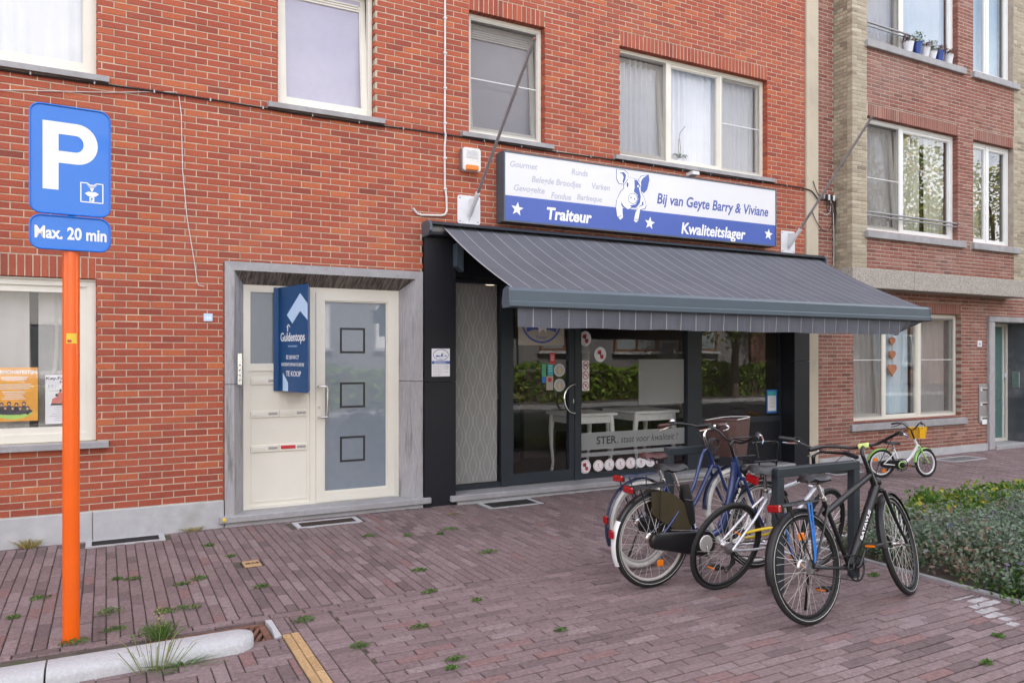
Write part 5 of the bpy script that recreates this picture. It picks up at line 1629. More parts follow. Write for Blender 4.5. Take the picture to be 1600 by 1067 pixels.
lines(MB(), 4.935, 4.995, 1.575, 3, 0.03, y_, 0.006).build('print_line', 'paper_white', s_)
s_, y_ = rect_sticker('notice_sticker', 4.905, 5.005, 1.27, 1.45, 'paper_beige', 'beige notice with a red dot on the shop door glass')
MB().prism(ellipse(4.955, 1.40, 0.03, 0.03, 16), 0.0006, (0, y_ - 0.0006, 0)).build('red_dot', 'print_red', s_)
lines(MB(), 4.915, 4.995, 1.355, 4, 0.02, y_, 0.005).build('print_line', 'print_grey', s_)
s_, y_ = rect_sticker('green_sticker', 4.84, 4.90, 1.36, 1.60, 'print_green', 'narrow green and blue sticker beside the teal one on the shop door')
MB().box(4.84, 4.90, y_ - 0.0006, y_ - 0.0001, 1.36, 1.44).build('print', 'print_blue', s_)
s_, y_ = rect_sticker('prohibition_sticker', 5.445, 5.555, 1.25, 1.645, 'paper_white', 'white strip of three red prohibition pictograms at the shop window edge')
for k, z in enumerate((1.58, 1.45, 1.315)):
    MB().prism(ellipse(5.50, z, 0.047, 0.056, 20), 0.0006, (0, y_ - 0.0006, 0)).build('prohibition_ring', 'print_red', s_)
    MB().prism(ellipse(5.50, z, 0.037, 0.046, 20), 0.0006, (0, y_ - 0.0011, 0)).build('field', 'paper_white', s_)
    sh_ = [[(-0.024, -0.02), (-0.02, 0.012), (0.012, 0.012), (0.026, 0.026), (0.026, 0.008), (0.016, -0.005), (0.016, -0.024), (0.008, -0.024), (0.004, -0.008), (-0.012, -0.008), (-0.016, -0.024)],
           [(-0.025, -0.004), (0.02, -0.004), (0.02, 0.004), (-0.025, 0.004)],
           [(-0.02, -0.024), (-0.008, 0.01), (0.004, 0.028), (0.014, 0.015), (0.006, 0.0), (0.022, -0.015), (0.015, -0.024), (-0.002, -0.008)]][k]
    MB().prism([(5.50 + a, z + b) for a, b in sh_], 0.0006, (0, y_ - 0.0016, 0)).build('pictogram', 'print_dark', s_)
    MB().prism([(5.50 - 0.028, z + 0.034), (5.50 - 0.034, z + 0.028), (5.50 + 0.028, z - 0.034), (5.50 + 0.034, z - 0.028)], 0.0006, (0, y_ - 0.0021, 0)).build('prohibition_bar', 'print_red', s_)
s_, y_ = rect_sticker('paper_strip', 5.45, 5.56, 1.66, 1.83, 'film_soft', 'pale translucent leaflet above the prohibition pictograms')
s_, y_ = rect_sticker('door_poster', 4.50, 5.17, 1.835, 2.48, 'paper_beige', 'beige poster with blue ring emblem hanging inside the shop door', 'poster')
MB().prism(ellipse(4.835, 2.16, 0.30, 0.30, 36), 0.0008, (0, y_ - 0.0008, 0)).build('emblem_ring', 'lettering_blue', s_)
MB().prism(ellipse(4.835, 2.16, 0.275, 0.275, 36), 0.0008, (0, y_ - 0.0016, 0)).build('emblem_field', 'paper_beige', s_)
MB().prism([(4.62, 2.05), (4.72, 2.09), (4.72, 2.06), (4.95, 2.06), (4.95, 2.09), (5.05, 2.05), (5.05, 2.00), (4.95, 2.03), (4.72, 2.03), (4.62, 2.0)], 0.0008, (0, y_ - 0.0024, 0)).build('ribbon_print', 'lettering_blue', s_)
MB().prism([(4.77, 2.10), (4.80, 1.99), (4.84, 2.03), (4.87, 2.03), (4.90, 1.99), (4.91, 2.1), (4.85, 2.2)], 0.0008, (0, y_ - 0.0032, 0)).build('pig_print', 'paper_white', s_)
text_into(MB(), 'Traiteur', 0.06, (4.835, y_ - 0.0026, 1.915), width=0.17, height=0.045, align='CENTER', shear=0.2).build('lettering', 'lettering_blue', s_)
s_, y_ = rect_sticker('frosted_square', 6.36, 7.15, 1.045, 1.655, 'film_soft', 'frosted square film on the shop window above the tables', 'window film')
s_, y_ = rect_sticker('slogan_band', 5.41, 7.16, 0.475, 0.70, 'film_soft', 'frosted band with a dark slogan across the foot of the shop window', 'window film')
text_into(MB(), 'STER', 0.14, (5.67, y_ - 0.0005, 0.545), width=0.32, height=0.105, bold=0.003).build('lettering', 'lettering_dark', s_)
text_into(MB(), ', staat voor kwaliteit !', 0.11, (6.0, y_ - 0.0005, 0.545), width=1.04, height=0.105, shear=0.25).build('lettering', 'lettering_dark', s_)
s_, y_ = rect_sticker('frosted_stripe', 5.41, 7.16, 0.385, 0.44, 'film_soft', 'narrow frosted stripe under the slogan band on the shop window', 'window film')
s_, y_ = rect_sticker('blue_notice', 8.76, 8.98, 0.84, 1.19, 'print_blue', 'blue framed notice in the lower corner of the right shop window', 'notice')
MB().box(8.785, 8.955, y_ - 0.0008, y_ - 0.0002, 0.87, 1.165).build('sheet_inner', 'paper_white', s_)
MB().box(8.785, 8.955, y_ - 0.0016, y_ - 0.0009, 1.10, 1.165).build('header_print', 'print_teal', s_)
lines(MB(), 8.80, 8.94, 1.08, 8, 0.022, y_ - 0.0006, 0.006).build('print_line', 'print_grey', s_)

# ================================================================ RIGHT BUILDING
nb = empty('apartment_building', (13.0, 1.0, 0), 'brown red brick apartment building with beige brick corners and a projecting upper bay', 'building')
NX0, NX1 = 9.61, 18.0
G1 = (10.42, 13.25, 0.62, 2.42)
ENT = (14.03, 15.32, 0.0, 2.41)
BYF, BAYX0, BAYX1 = -0.33, 9.96, 14.62
wall_core(NX0, NX1, 0.0, 2.75, 0.0042, 0.30, [(o[0] - 0.012, o[1] + 0.012, o[2] - 0.004, o[3] + 0.006) for o in (G1, ENT)]).build('wall', 'mortar_pale', nb)
MB().box(NX0, BAYX0, 0.0042, 0.30, 2.75, 9.0).box(BAYX1, NX1, 0.0042, 0.30, 2.75, 9.0).box(NX0, NX1, 0.0, 0.30, 9.0, 11.4).build('wall', 'mortar_pale', nb)
nbh = [(G1[0], G1[1], G1[2], G1[3] + 0.19), (G1[0] - 0.1, G1[1] + 0.12, 0.505, 0.62), ENT, (13.76, 14.03, 0.50, 1.20)]
blr = dict(bl=0.215, bh=0.0595, joint=0.011)
bk = course_bricks(NX0, NX1, 0.125, 2.74, nbh, **blr)
bk += course_bricks(NX0, BAYX0 - 0.005, 2.76, 8.9, [], **blr) + course_bricks(BAYX1 + 0.005, NX1, 2.76, 8.9, [], **blr)
n = 44
for k in range(n):
    a = G1[0] + (G1[1] - G1[0]) * k / n
    bk.append((a + 0.005, a + (G1[1] - G1[0]) / n - 0.005, G1[3] + 0.002, G1[3] + 0.185, 0.0, random.gauss(0.4, 0.12)))
UW = [(10.32, 12.61), (13.05, 14.25)]
bay_open = []
for zs, zt in ((3.62, 5.39), (6.54, 8.32)):
    bay_open += [(a, b_, zs, zt) for a, b_ in UW]
wall_core(BAYX0 + 0.008, BAYX1, 2.75, 9.0, BYF + 0.0042, 0.006, [(o[0] - 0.012, o[1] + 0.012, o[2] - 0.004, o[3] + 0.006) for o in bay_open]).build('bay_wall', 'mortar_pale', nb)
QL, QR = 10.30, 14.27
bh2 = [(a, b_, zs, zt + 0.19) for a, b_, zs, zt in bay_open] + [(a - 0.08, b_ + 0.16, zs - 0.11, zs) for a, b_, zs, zt in bay_open]
bb = course_bricks(QL, QR, 3.05, 8.95, bh2, yf=BYF, **blr)
for a, b_, zs, zt in bay_open:
    n = int((b_ - a) / 0.0525)
    for k in range(n):
        x = a + (b_ - a) * k / n
        bb.append((x + 0.005, x + (b_ - a) / n - 0.005, zt + 0.002, zt + 0.185, BYF + random.uniform(-0.001, 0.001), random.gauss(0.55, 0.15)))
lay_bricks(nb, 'brick_brown', bk + bb, 0.09, single=290)
qb = course_bricks(BAYX0 + 0.004, QL - 0.004, 3.05, 8.95, [], yf=BYF, **blr) + course_bricks(QR + 0.004, BAYX1, 3.05, 8.95, [], yf=BYF, **blr)
lay_bricks(nb, 'brick_beige', qb, 0.09, single=140, name='beige_brick')
# side of the bay, bricks turned to face left
sidem = MB()
nrow = int((8.95 - 3.05) / 0.0595)
for r in range(nrow):
    z = 3.05 + r * 0.0595
    ys = [BYF + 0.092, -0.11, 0.004] if r % 2 else [BYF + 0.092, -0.17, -0.06, 0.004]
    for a, b_ in zip(ys, ys[1:]):
        sidem.tint = min(1, max(0, random.gauss(0.35, 0.2)))
        sidem.box(BAYX0 + random.uniform(-0.001, 0.001), BAYX0 + 0.05, a + 0.004, b_ - 0.004, z + 0.005, z + 0.0545)
sidem.build('beige_return', 'brick_beige', nb, kind='stuff')
gb = MB().bevel_box(BAYX0 - 0.012, 11.42, BYF - 0.02, 0.006, 2.745, 3.045, 0.008)
gb.build('granite_band', 'granite_band', nb)
MB().bevel_box(11.424, 12.95, BYF - 0.02, 0.006, 2.745, 3.045, 0.008).build('granite_band', 'granite_band', nb)
MB().bevel_box(12.954, BAYX1 + 0.012, BYF - 0.02, 0.006, 2.745, 3.045, 0.008).build('granite_band', 'granite_band', nb)
MB().box(NX0, 14.03, -0.018, 0.006, -0.05, 0.12).build('plinth', 'plinth_stone', nb)
MB().box(15.32, NX1, -0.018, 0.006, -0.05, 0.12).build('plinth', 'plinth_stone', nb)
sh = MB(); sh.box(9.57, NX1, 9.0, 9.3, 0, 11.4); sh.box(NX1 - 0.3, NX1, 0.3, 9.0, 0, 11.4); sh.box(9.57, 9.60, 0.31, 9.0, 0, 11.4)  # unseen back and side walls, added with the roof to block the sun
sh.build('shell', 'plain_brickwork', nb)
MB().box(9.60, NX1 - 0.3, 0.01, 9.0, 2.76, 2.9).box(9.60, NX1 - 0.3, 0.31, 9.0, 5.9, 6.05).box(9.60, NX1 - 0.3, 0.31, 9.0, 8.9, 9.0).build('floor_slab', 'room_ceiling', nb)
MB().box(9.60, NX1 - 0.3, 2.5, 2.6, 0, 2.76).box(9.60, NX1 - 0.3, 2.5, 2.6, 2.9, 5.9).box(9.60, NX1 - 0.3, 2.5, 2.6, 6.05, 8.9).build('inner_wall', 'room_wall', nb)
MB().box(9.4, NX1 + 0.2, -0.5, 9.4, 11.4, 11.6).build('roof', 'far_roof', nb)
# upper bay windows
def sill_at(parent, x0, x1, z0, z1, yw, out=0.06, m='bluestone'):
    return MB().bevel_box(x0, x1, yw - out, yw + 0.2, z0, z1, 0.006).build('sill', m, parent)
yw = BYF + 0.09
for fi, (zs, zt) in enumerate(((3.62, 5.39), (6.54, 8.32))):
    a, b_ = UW[0]
    w = MB().ring_xz(a, b_, zs, zt, 0.05, yw, yw + 0.07, wb=0.06).build('window', 'window_white', nb)
    sill_at(w, a - 0.075, b_ + 0.155, zs - 0.108, zs - 0.001, BYF)
    mx = 11.24
    MB().box(mx - 0.035, mx + 0.035, yw + 0.002, yw + 0.06, zs + 0.058, zt - 0.048).build('mullion', 'window_white', w)
    casement(w, a + 0.05, mx - 0.035, zs + 0.06, zt - 0.05, yw + 0.03, m='window_grey', ang=R(4) if fi == 0 else 0)
    screen_in(w, a + 0.05, mx - 0.035, zs + 0.06, zt - 0.05, yw + 0.004, bar=0.48)
    casement(w, mx + 0.035, b_ - 0.05, zs + 0.06, zt - 0.05, yw + 0.012, m='window_white', glass='glass_strong', w=0.04)
    rl = MB()
    for dz, r_ in ((0.30, 0.016), (0.245, 0.012)):
        rl.tube([(a - 0.0, BYF + 0.02, zs + dz), (b_ if fi == 0 else 11.35, BYF + 0.02, zs + dz)], r_, 8)
    rl.build('safety_rail', 'steel_dull', w, smooth=50)
    a2, b2 = UW[1]
    w = MB().ring_xz(a2, b2, zs, zt, 0.05, yw, yw + 0.07, wb=0.06).build('window', 'window_white', nb)
    sill_at(w, a2 - 0.06, b2 + 0.13, zs - 0.108, zs - 0.001, BYF)
    mx2 = 13.61
    MB().box(mx2 - 0.03, mx2 + 0.03, yw + 0.002, yw + 0.06, zs + 0.058, zt - 0.048).build('mullion', 'window_white', w)
    casement(w, a2 + 0.05, mx2 - 0.03, zs + 0.06, zt - 0.05, yw + 0.012, m='window_white', glass='glass_strong', w=0.04)
    casement(w, mx2 + 0.03, b2 - 0.05, zs + 0.06, zt - 0.05, yw + 0.012, m='window_white', glass='glass_strong', w=0.04)
    fl = ('first', 'second')[fi]
    if fi == 0:
        curtain(a + 0.05, mx, zs + 0.06, zt - 0.05, yw + 0.16, 'curtain_grey', 'grey curtain behind the screened left light over the granite band', 0.12)
        curtain(mx + 0.05, 11.95, zs + 0.06, zt - 0.05, yw + 0.15, 'curtain_cream', 'cream curtain behind the large pane over the granite band', 0.13, 0.025)
        curtain(12.05, b_ - 0.05, zs + 0.06, zt - 0.05, yw + 0.15, 'curtain_cream', 'cream curtain at the right edge of the large pane over the granite band', 0.10, 0.02)
        curtain(a2 + 0.05, 13.75, zs + 0.06, zt - 0.05, yw + 0.15, 'curtain_cream', 'cream curtain in the narrow window over the granite band', 0.12, 0.02)
    else:
        curtain(a + 0.05, mx, zs + 0.06, zt - 0.05, yw + 0.16, 'curtain_white', 'white curtain behind the screened light above the flower pots', 0.12)
        curtain(mx, b_ - 0.05, zs + 0.06, zt - 0.05, yw + 0.12, 'curtain_white', 'white curtain behind the large pane above the flower pots', 0.2, 0.012)
        curtain(a2 + 0.05, b2 - 0.05, zs + 0.06, zt - 0.05, yw + 0.16, 'curtain_blue', 'pale blue curtain in the narrow top floor window beside the flower pots', 0.16, 0.02)
# pots on the sill
for k, (x, m_, tn, hgt, lab) in enumerate(((11.30, 'pot_white', 0.95, 0.16, 'white flower pot with dark red plant at the end of the safety rail'), (11.52, 'pot_blue', 0.3, 0.20, 'blue flower pot with green leaves on the sill'),
                                      (11.72, 'pot_white', 0.9, 0.15, 'small white flower pot with dark red plant between two blue pots'), (11.90, 'pot_white', 0.5, 0.12, 'little white flower pot with yellow green plant next to a blue pot'),
                                      (12.10, 'pot_blue', 0.9, 0.17, 'blue flower pot with red brown plant on the sill'), (12.34, 'pot_white', 1.0, 0.15, 'white flower pot with trailing red plant at the brick edge'))):
    p = empty('flower_pot', (x, BYF - 0.01, 6.54), lab, 'flower pot', 'flower pots on the upper sill')
    y = BYF - 0.0
    MB().lathe((x, y, 6.54), [(0, 0.055), (hgt, 0.085), (hgt, 0.076), (hgt - 0.02, 0.07)], n=14).build('pot', m_, p, smooth=40)
    lf = MB()
    for q in range(120):
        an, rr, hh = random.uniform(0, 6.28), random.uniform(0.01, 0.14), random.uniform(0.0, 0.17 if tn < 0.6 else 0.11)
        c_ = Vector((x + rr * math.cos(an), y + rr * math.sin(an) * 0.8, 6.54 + hgt + hh - rr * 0.15))
        d1 = Vector((random.gauss(0, 1), random.gauss(0, 1), random.gauss(0, 1))).normalized() * random.uniform(0.02, 0.04)
        d2 = d1.orthogonal().normalized() * random.uniform(0.010, 0.018)
        lf.tint = min(1, max(0, random.gauss(tn, 0.12)))
        lf.face([c_ - d1, c_ + d2, c_ + d1, c_ - d2])
    lf.build('foliage', 'pot_plant', p)
# ground floor window
w = MB().ring_xz(G1[0], G1[1], G1[2], G1[3], 0.05, 0.10, 0.17, wb=0.075).build('window', 'window_cream', nb)
sill_at(w, G1[0] - 0.095, G1[1] + 0.115, 0.508, 0.619, 0.0, 0.05)
ma, mb_ = 11.30, 12.22
for mx in (ma, mb_):
    MB().box(mx - 0.04, mx + 0.04, 0.102, 0.16, G1[2] + 0.073, G1[3] - 0.048).build('mullion', 'window_cream', w)
casement(w, G1[0] + 0.05, ma - 0.04, G1[2] + 0.075, G1[3] - 0.05, 0.13, w=0.05, m='window_grey', ang=R(4))
screen_in(w, G1[0] + 0.05, ma - 0.04, G1[2] + 0.075, G1[3] - 0.05, 0.104, bar=0.56)
casement(w, ma + 0.04, mb_ - 0.04, G1[2] + 0.075, G1[3] - 0.05, 0.112, w=0.02, m='window_cream', glass='glass')
casement(w, mb_ + 0.04, G1[1] - 0.05, G1[2] + 0.075, G1[3] - 0.05, 0.13, w=0.03, m='window_grey')
screen_in(w, mb_ + 0.04, G1[1] - 0.05, G1[2] + 0.075, G1[3] - 0.05, 0.104, bar=0.56)
curtain(G1[0] + 0.06, ma, 0.72, 2.36, 0.27, 'curtain_grey', 'grey curtain behind the left screened light beside the awning end', 0.13, 0.02)
curtain(ma + 0.02, mb_, 0.72, 2.36, 0.29, 'curtain_blue', 'pale blue curtain behind the hanging terracotta hearts', 0.14, 0.03)
curtain(mb_ + 0.02, G1[1] - 0.06, 0.72, 2.36, 0.27, 'curtain_grey', 'grey curtain behind the right screened light near the mailboxes', 0.13, 0.018)
ht = empty('hanging_hearts', (11.67, 0.30, 1.30), 'string of three terracotta heart ornaments hanging in the ground floor window', 'ornament')
MB().tube([(11.67, 0.215, 2.36), (11.67, 0.215, 1.4)], 0.003, 5).build('string', 'bark', ht)
for z, r_ in ((1.95, 0.085), (1.72, 0.09), (1.47, 0.12)):
    hp = [(16 * math.sin(t) ** 3, 13 * math.cos(t) - 5 * math.cos(2 * t) - 2 * math.cos(3 * t) - math.cos(4 * t)) for t in [2 * math.pi * k / 26 for k in range(26)]]
    MB().prism([(11.67 - x / 17 * r_, z + y / 17 * r_) for x, y in hp], 0.02, (0, 0.205, 0)).build('heart', 'terracotta', ht)
# entrance
MB().bevel_box(ENT[0], ENT[0] + 0.17, -0.05, 0.30, 0.0, ENT[3] - 0.1, 0.01).build('stone_jamb', 'bluestone_streaked', nb)
MB().bevel_box(ENT[0], ENT[1] + 0.1, -0.05, 0.30, ENT[3] - 0.098, ENT[3], 0.01).build('stone_lintel', 'bluestone', nb)
MB().box(ENT[1] - 0.02, ENT[1] + 0.10, -0.05, 0.60, 0.075, ENT[3] - 0.1).build('stone_reveal', 'dark_stone', nb)
MB().bevel_box(ENT[0] + 0.17, ENT[1] + 0.1, -0.08, 0.34, -0.02, 0.074, 0.008).build('door_step', 'bluestone', nb)
ed = MB().ring_xz(ENT[0] + 0.172, ENT[1] - 0.022, 0.075, ENT[3] - 0.1, 0.06, 0.335, 0.40).build('entrance_door', 'window_cream', nb)
dm = MB().box(ENT[0] + 0.235, ENT[1] - 0.17, 0.36, 0.40, 0.10, ENT[3] - 0.17); dm.build('leaf', 'teal_door', ed)
MB().box(ENT[1] - 0.165, ENT[1] - 0.135, 0.345, 0.40, 0.10, ENT[3] - 0.17).build('leaf_edge', 'window_white', ed)
MB().box(ENT[1] - 0.132, ENT[1] - 0.085, 0.37, 0.40, 0.10, ENT[3] - 0.17).build('gap', 'dark_void', ed)
for z in (0.55, 0.85, 1.15, 1.22):
    MB().box(ENT[0] + 0.24, ENT[1] - 0.18, 0.352, 0.36, z, z + 0.02).build('moulding', 'teal_door', ed)
for z in (0.68, 0.98):
    MB().lathe((14.9, 0.345, z), [(0, 0.015), (0.015, 0.012)], (0, 1, 0), 10).build('knob', 'steel_dull', ed)
MB().bevel_box(ENT[1] - 0.15, ENT[1] - 0.09, 0.31, 0.345, 1.28, 1.36, 0.004).build('lock', 'plate_white', ed)
MB().bevel_box(15.285, 15.302, 0.12, 0.25, 1.10, 1.40, 0.003).build('bell_panel', 'steel', None, label='steel bell panel on the dark stone entrance reveal', cat='doorbell')
mbx = empty('mailbox_panel', (13.9, -0.01, 0.50), 'grey panel of three letterboxes with slots beside the entrance', 'mailbox')
MB().bevel_box(13.765, 14.025, -0.018, 0.02, 0.505, 1.195, 0.005).build('panel', 'steel_dull', mbx)
for z in (1.10, 0.84, 0.58):
    MB().box(13.80, 14.0, -0.0195, -0.0181, z - 0.018, z + 0.014).build('slot', 'dark_void', mbx)
    MB().bevel_box(13.80, 14.0, -0.032, -0.0197, z + 0.004, z + 0.026, 0.003).build('flap', 'steel', mbx)
    MB().box(13.795, 13.84, -0.026, -0.0182, z - 0.03, z + 0.035).build('name_plate', 'paper_white', mbx)
MB().box(13.84, 13.99, -0.024, -0.0182, 0.47, 0.56).build('no_junk_sticker', 'paper_white', mbx)
n2 = empty('house_number', (13.78, -0.01, 1.85), 'small white house number plate beside the entrance of the apartments', 'number plate')
MB().bevel_box(13.73, 13.85, -0.012, 0.004, 1.86, 1.97, 0.003).build('plate', 'plate_white', n2)
text_into(MB(), '46', 0.06, (13.79, -0.0125, 1.885), width=0.07, height=0.055, align='CENTER').build('lettering', 'lettering_blue', n2)
# ================================================================ PARKING SIGN
pk = empty('parking_sign', (-0.185, -2.743, 0), 'blue parking sign with Max. 20 min plate on a bright orange post', 'sign')
pc = Vector((-0.185, -2.743))
MB().lathe((pc.x, pc.y, -0.05), [(0, 0.046), (2.40, 0.0455)], n=24).build('post', 'orange_paint', pk, smooth=40)
MB().lathe((pc.x, pc.y, 2.35), [(0, 0.03), (0.82, 0.03)], n=12).build('mast', 'sign_back', pk, smooth=40)
ang = R(3.5)
sux = Vector((math.cos(ang), math.sin(ang), 0)); suz = Vector((0, 0, 1)); snn = sux.cross(suz)
so = Vector((pc.x, pc.y, 0)) + snn * 0.052
def sgn(nm, x0, x1, z0, z1, r_):
    MB().prism(rrect(x0, x1, z0, z1, r_, 6), 0.012, so, sux, suz).build(nm, 'sign_blue', pk)
    rim = rrect(x0, x1, z0, z1, r_, 6)
    loop = [so + sux * x + suz * z for x, z in rim]
    MB().tube(loop + [loop[0], loop[1]], 0.006, 6, caps=False).build('rim', 'sign_blue', pk, smooth=60)
sgn('plate', -0.208, 0.203, 2.545, 3.18, 0.055)
sgn('sub_plate', -0.208, 0.203, 2.335, 2.53, 0.055)
o2 = so + snn * 0.0012
def sp(pts, nm, m='sign_white', lv=0): MB().prism(pts, 0.001, o2 + snn * 0.0009 * lv, sux, suz).build(nm, m, pk)
# letter P as one outline with its counter
def arcp(cx, cz, rx, rz, a0, a1, n=14): return [(cx + rx * math.cos(R(a0 + (a1 - a0) * k / n)), cz + rz * math.sin(R(a0 + (a1 - a0) * k / n))) for k in range(n + 1)]
outer = [(-0.145, 2.685), (-0.065, 2.685), (-0.065, 2.845)] + arcp(0.035, 2.965, 0.10, 0.12, -90, 90) + [(-0.145, 3.085)]
sp([(-0.145, 2.685), (-0.065, 2.685), (-0.065, 3.085), (-0.145, 3.085)], 'letter_stem')
P_o = [(-0.0649, 2.845)] + arcp(0.03, 2.965, 0.108, 0.12, -90, 90) + [(-0.0649, 3.085)]
P_i = [(-0.0649, 2.915)] + arcp(0.022, 2.965, 0.042, 0.05, -90, 90) + [(-0.0649, 3.015)]
bm_ = MB()
for k in range(len(P_o) - 1):
    a, b_, c, d = P_o[k], P_o[k + 1], P_i[k + 1], P_i[k]
    bm_.face([o2 + sux * q[0] + suz * q[1] for q in (a, b_, c, d)])
bm_.build('letter_bowl', 'sign_white', pk)
ic_ = MB()
x0, x1, z0, z1, t_ = 0.046, 0.168, 2.625, 2.745, 0.006
for a, b_, c, d in ((x0, x1, z0, z0 + t_), (x0, x0 + t_, z0, z1), (x1 - t_, x1, z0, z1), (x0, 0.083, z1 - t_, z1), (0.131, x1, z1 - t_, z1)):
    ic_.prism([(a, c), (b_, c), (b_, d), (a, d)], 0.001, o2, sux, suz)
ic_.prism([(0.083, z1), (0.083, z1 - t_), (0.097, z1 - 0.018), (0.117, z1 - 0.018), (0.131, z1 - t_), (0.131, z1), (0.117, z1 - 0.011), (0.097, z1 - 0.011)][::-1], 0.001, o2, sux, suz)
ic_.build('disc_frame', 'sign_white', pk)
sp([(0.107, 2.688), (0.118, 2.712), (0.096, 2.712)], 'disc_pointer')
for k in range(3):
    hw = 0.014 + 0.006 * k
    sp([(0.107 - hw, 2.715 + 0.007 * k), (0.107 + hw, 2.715 + 0.007 * k), (0.107 + hw, 2.718 + 0.007 * k), (0.107 - hw, 2.718 + 0.007 * k)], 'disc_line')
sp([(0.070, 2.680), (0.088, 2.665), (0.107, 2.661), (0.126, 2.665), (0.144, 2.680), (0.125, 2.692), (0.113, 2.690), (0.107, 2.686), (0.101, 2.690), (0.089, 2.692)], 'disc_dial')
sp([(0.094, 2.633), (0.120, 2.633), (0.120, 2.660), (0.094, 2.660)], 'disc_card')
text_into(MB(), 'P', 0.02, o2 + sux * 0.107 + suz * 2.6365 + snn * 0.0012, sux, suz, 0.0008, width=0.012, height=0.019, align='CENTER', bold=0.0006).build('card_letter', 'sign_blue', pk)
text_into(MB(), 'Max. 20 min', 0.1, o2 + sux * 0.0 + suz * 2.398, sux, suz, 0.001, width=0.37, height=0.075, align='CENTER', bold=0.0028).build('lettering', 'sign_white', pk)
stq = MB()
for k in range(7):
    a = R(-120 + 10 * k)
    b_ = R(-120 + 10 * (k + 1))
    stq.face([(pc.x + 0.0468 * math.cos(a), pc.y + 0.0468 * math.sin(a), 1.78), (pc.x + 0.0468 * math.cos(b_), pc.y + 0.0468 * math.sin(b_), 1.78), (pc.x + 0.0468 * math.cos(b_), pc.y + 0.0468 * math.sin(b_), 1.84), (pc.x + 0.0468 * math.cos(a), pc.y + 0.0468 * math.sin(a), 1.84)])
stk_ = empty('post_sticker', (pc.x, pc.y - 0.047, 1.78), 'small yellow and red sticker on the orange post', 'sticker')
stq.build('sheet', 'print_yellow', stk_)
MB().box(pc.x - 0.018, pc.x + 0.004, pc.y - 0.0488, pc.y - 0.0474, 1.788, 1.802).build('print', 'print_red', stk_)

# ================================================================ BICYCLE RACKS
def rack(x0, x1, y, h, label):
    r_ = empty('bicycle_rack', ((x0 + x1) / 2, y, 0), label, 'bicycle rack', 'bicycle racks before the shop')
    s_ = 0.033
    MB().bevel_box(x0 - s_, x0 + s_, y - s_, y + s_, -0.05, h - 0.0665, 0.004).build('post', 'rack_grey', r_)
    MB().bevel_box(x1 - s_, x1 + s_, y - s_, y + s_, -0.05, h - 0.0665, 0.004).build('post', 'rack_grey', r_)
    MB().bevel_box(x0 - s_, x1 + s_, y - s_ - 0.001, y + s_ + 0.001, h - 0.066, h, 0.005).build('top_bar', 'rack_grey', r_)
rack(4.285, 5.105, -4.08, 0.895, 'dark grey square bicycle rack with the black bicycle leaning beside it')
rack(4.40, 5.22, -2.74, 0.89, 'dark grey square bicycle rack behind the blue bicycles')

# ================================================================ BICYCLES
def arc_pts(cx, cz, r, a0, a1, n, y=0.0):
    return [(cx + r * math.cos(R(a0 + (a1 - a0) * k / n)), y, cz + r * math.sin(R(a0 + (a1 - a0) * k / n))) for k in range(n + 1)]

def bez(pts, n=14):
    P = [Vector(p) for p in pts]
    out = []
    for i in range(len(P) - 1):
        p0, p1, p2, p3 = P[max(i - 1, 0)], P[i], P[i + 1], P[min(i + 2, len(P) - 1)]
        for k in range(n):
            t = k / n
            out.append(0.5 * ((2 * p1) + (p2 - p0) * t + (2 * p0 - 5 * p1 + 4 * p2 - p3) * t * t + (3 * p1 - p0 - 3 * p2 + p3) * t ** 3))
    out.append(P[-1])
    return out

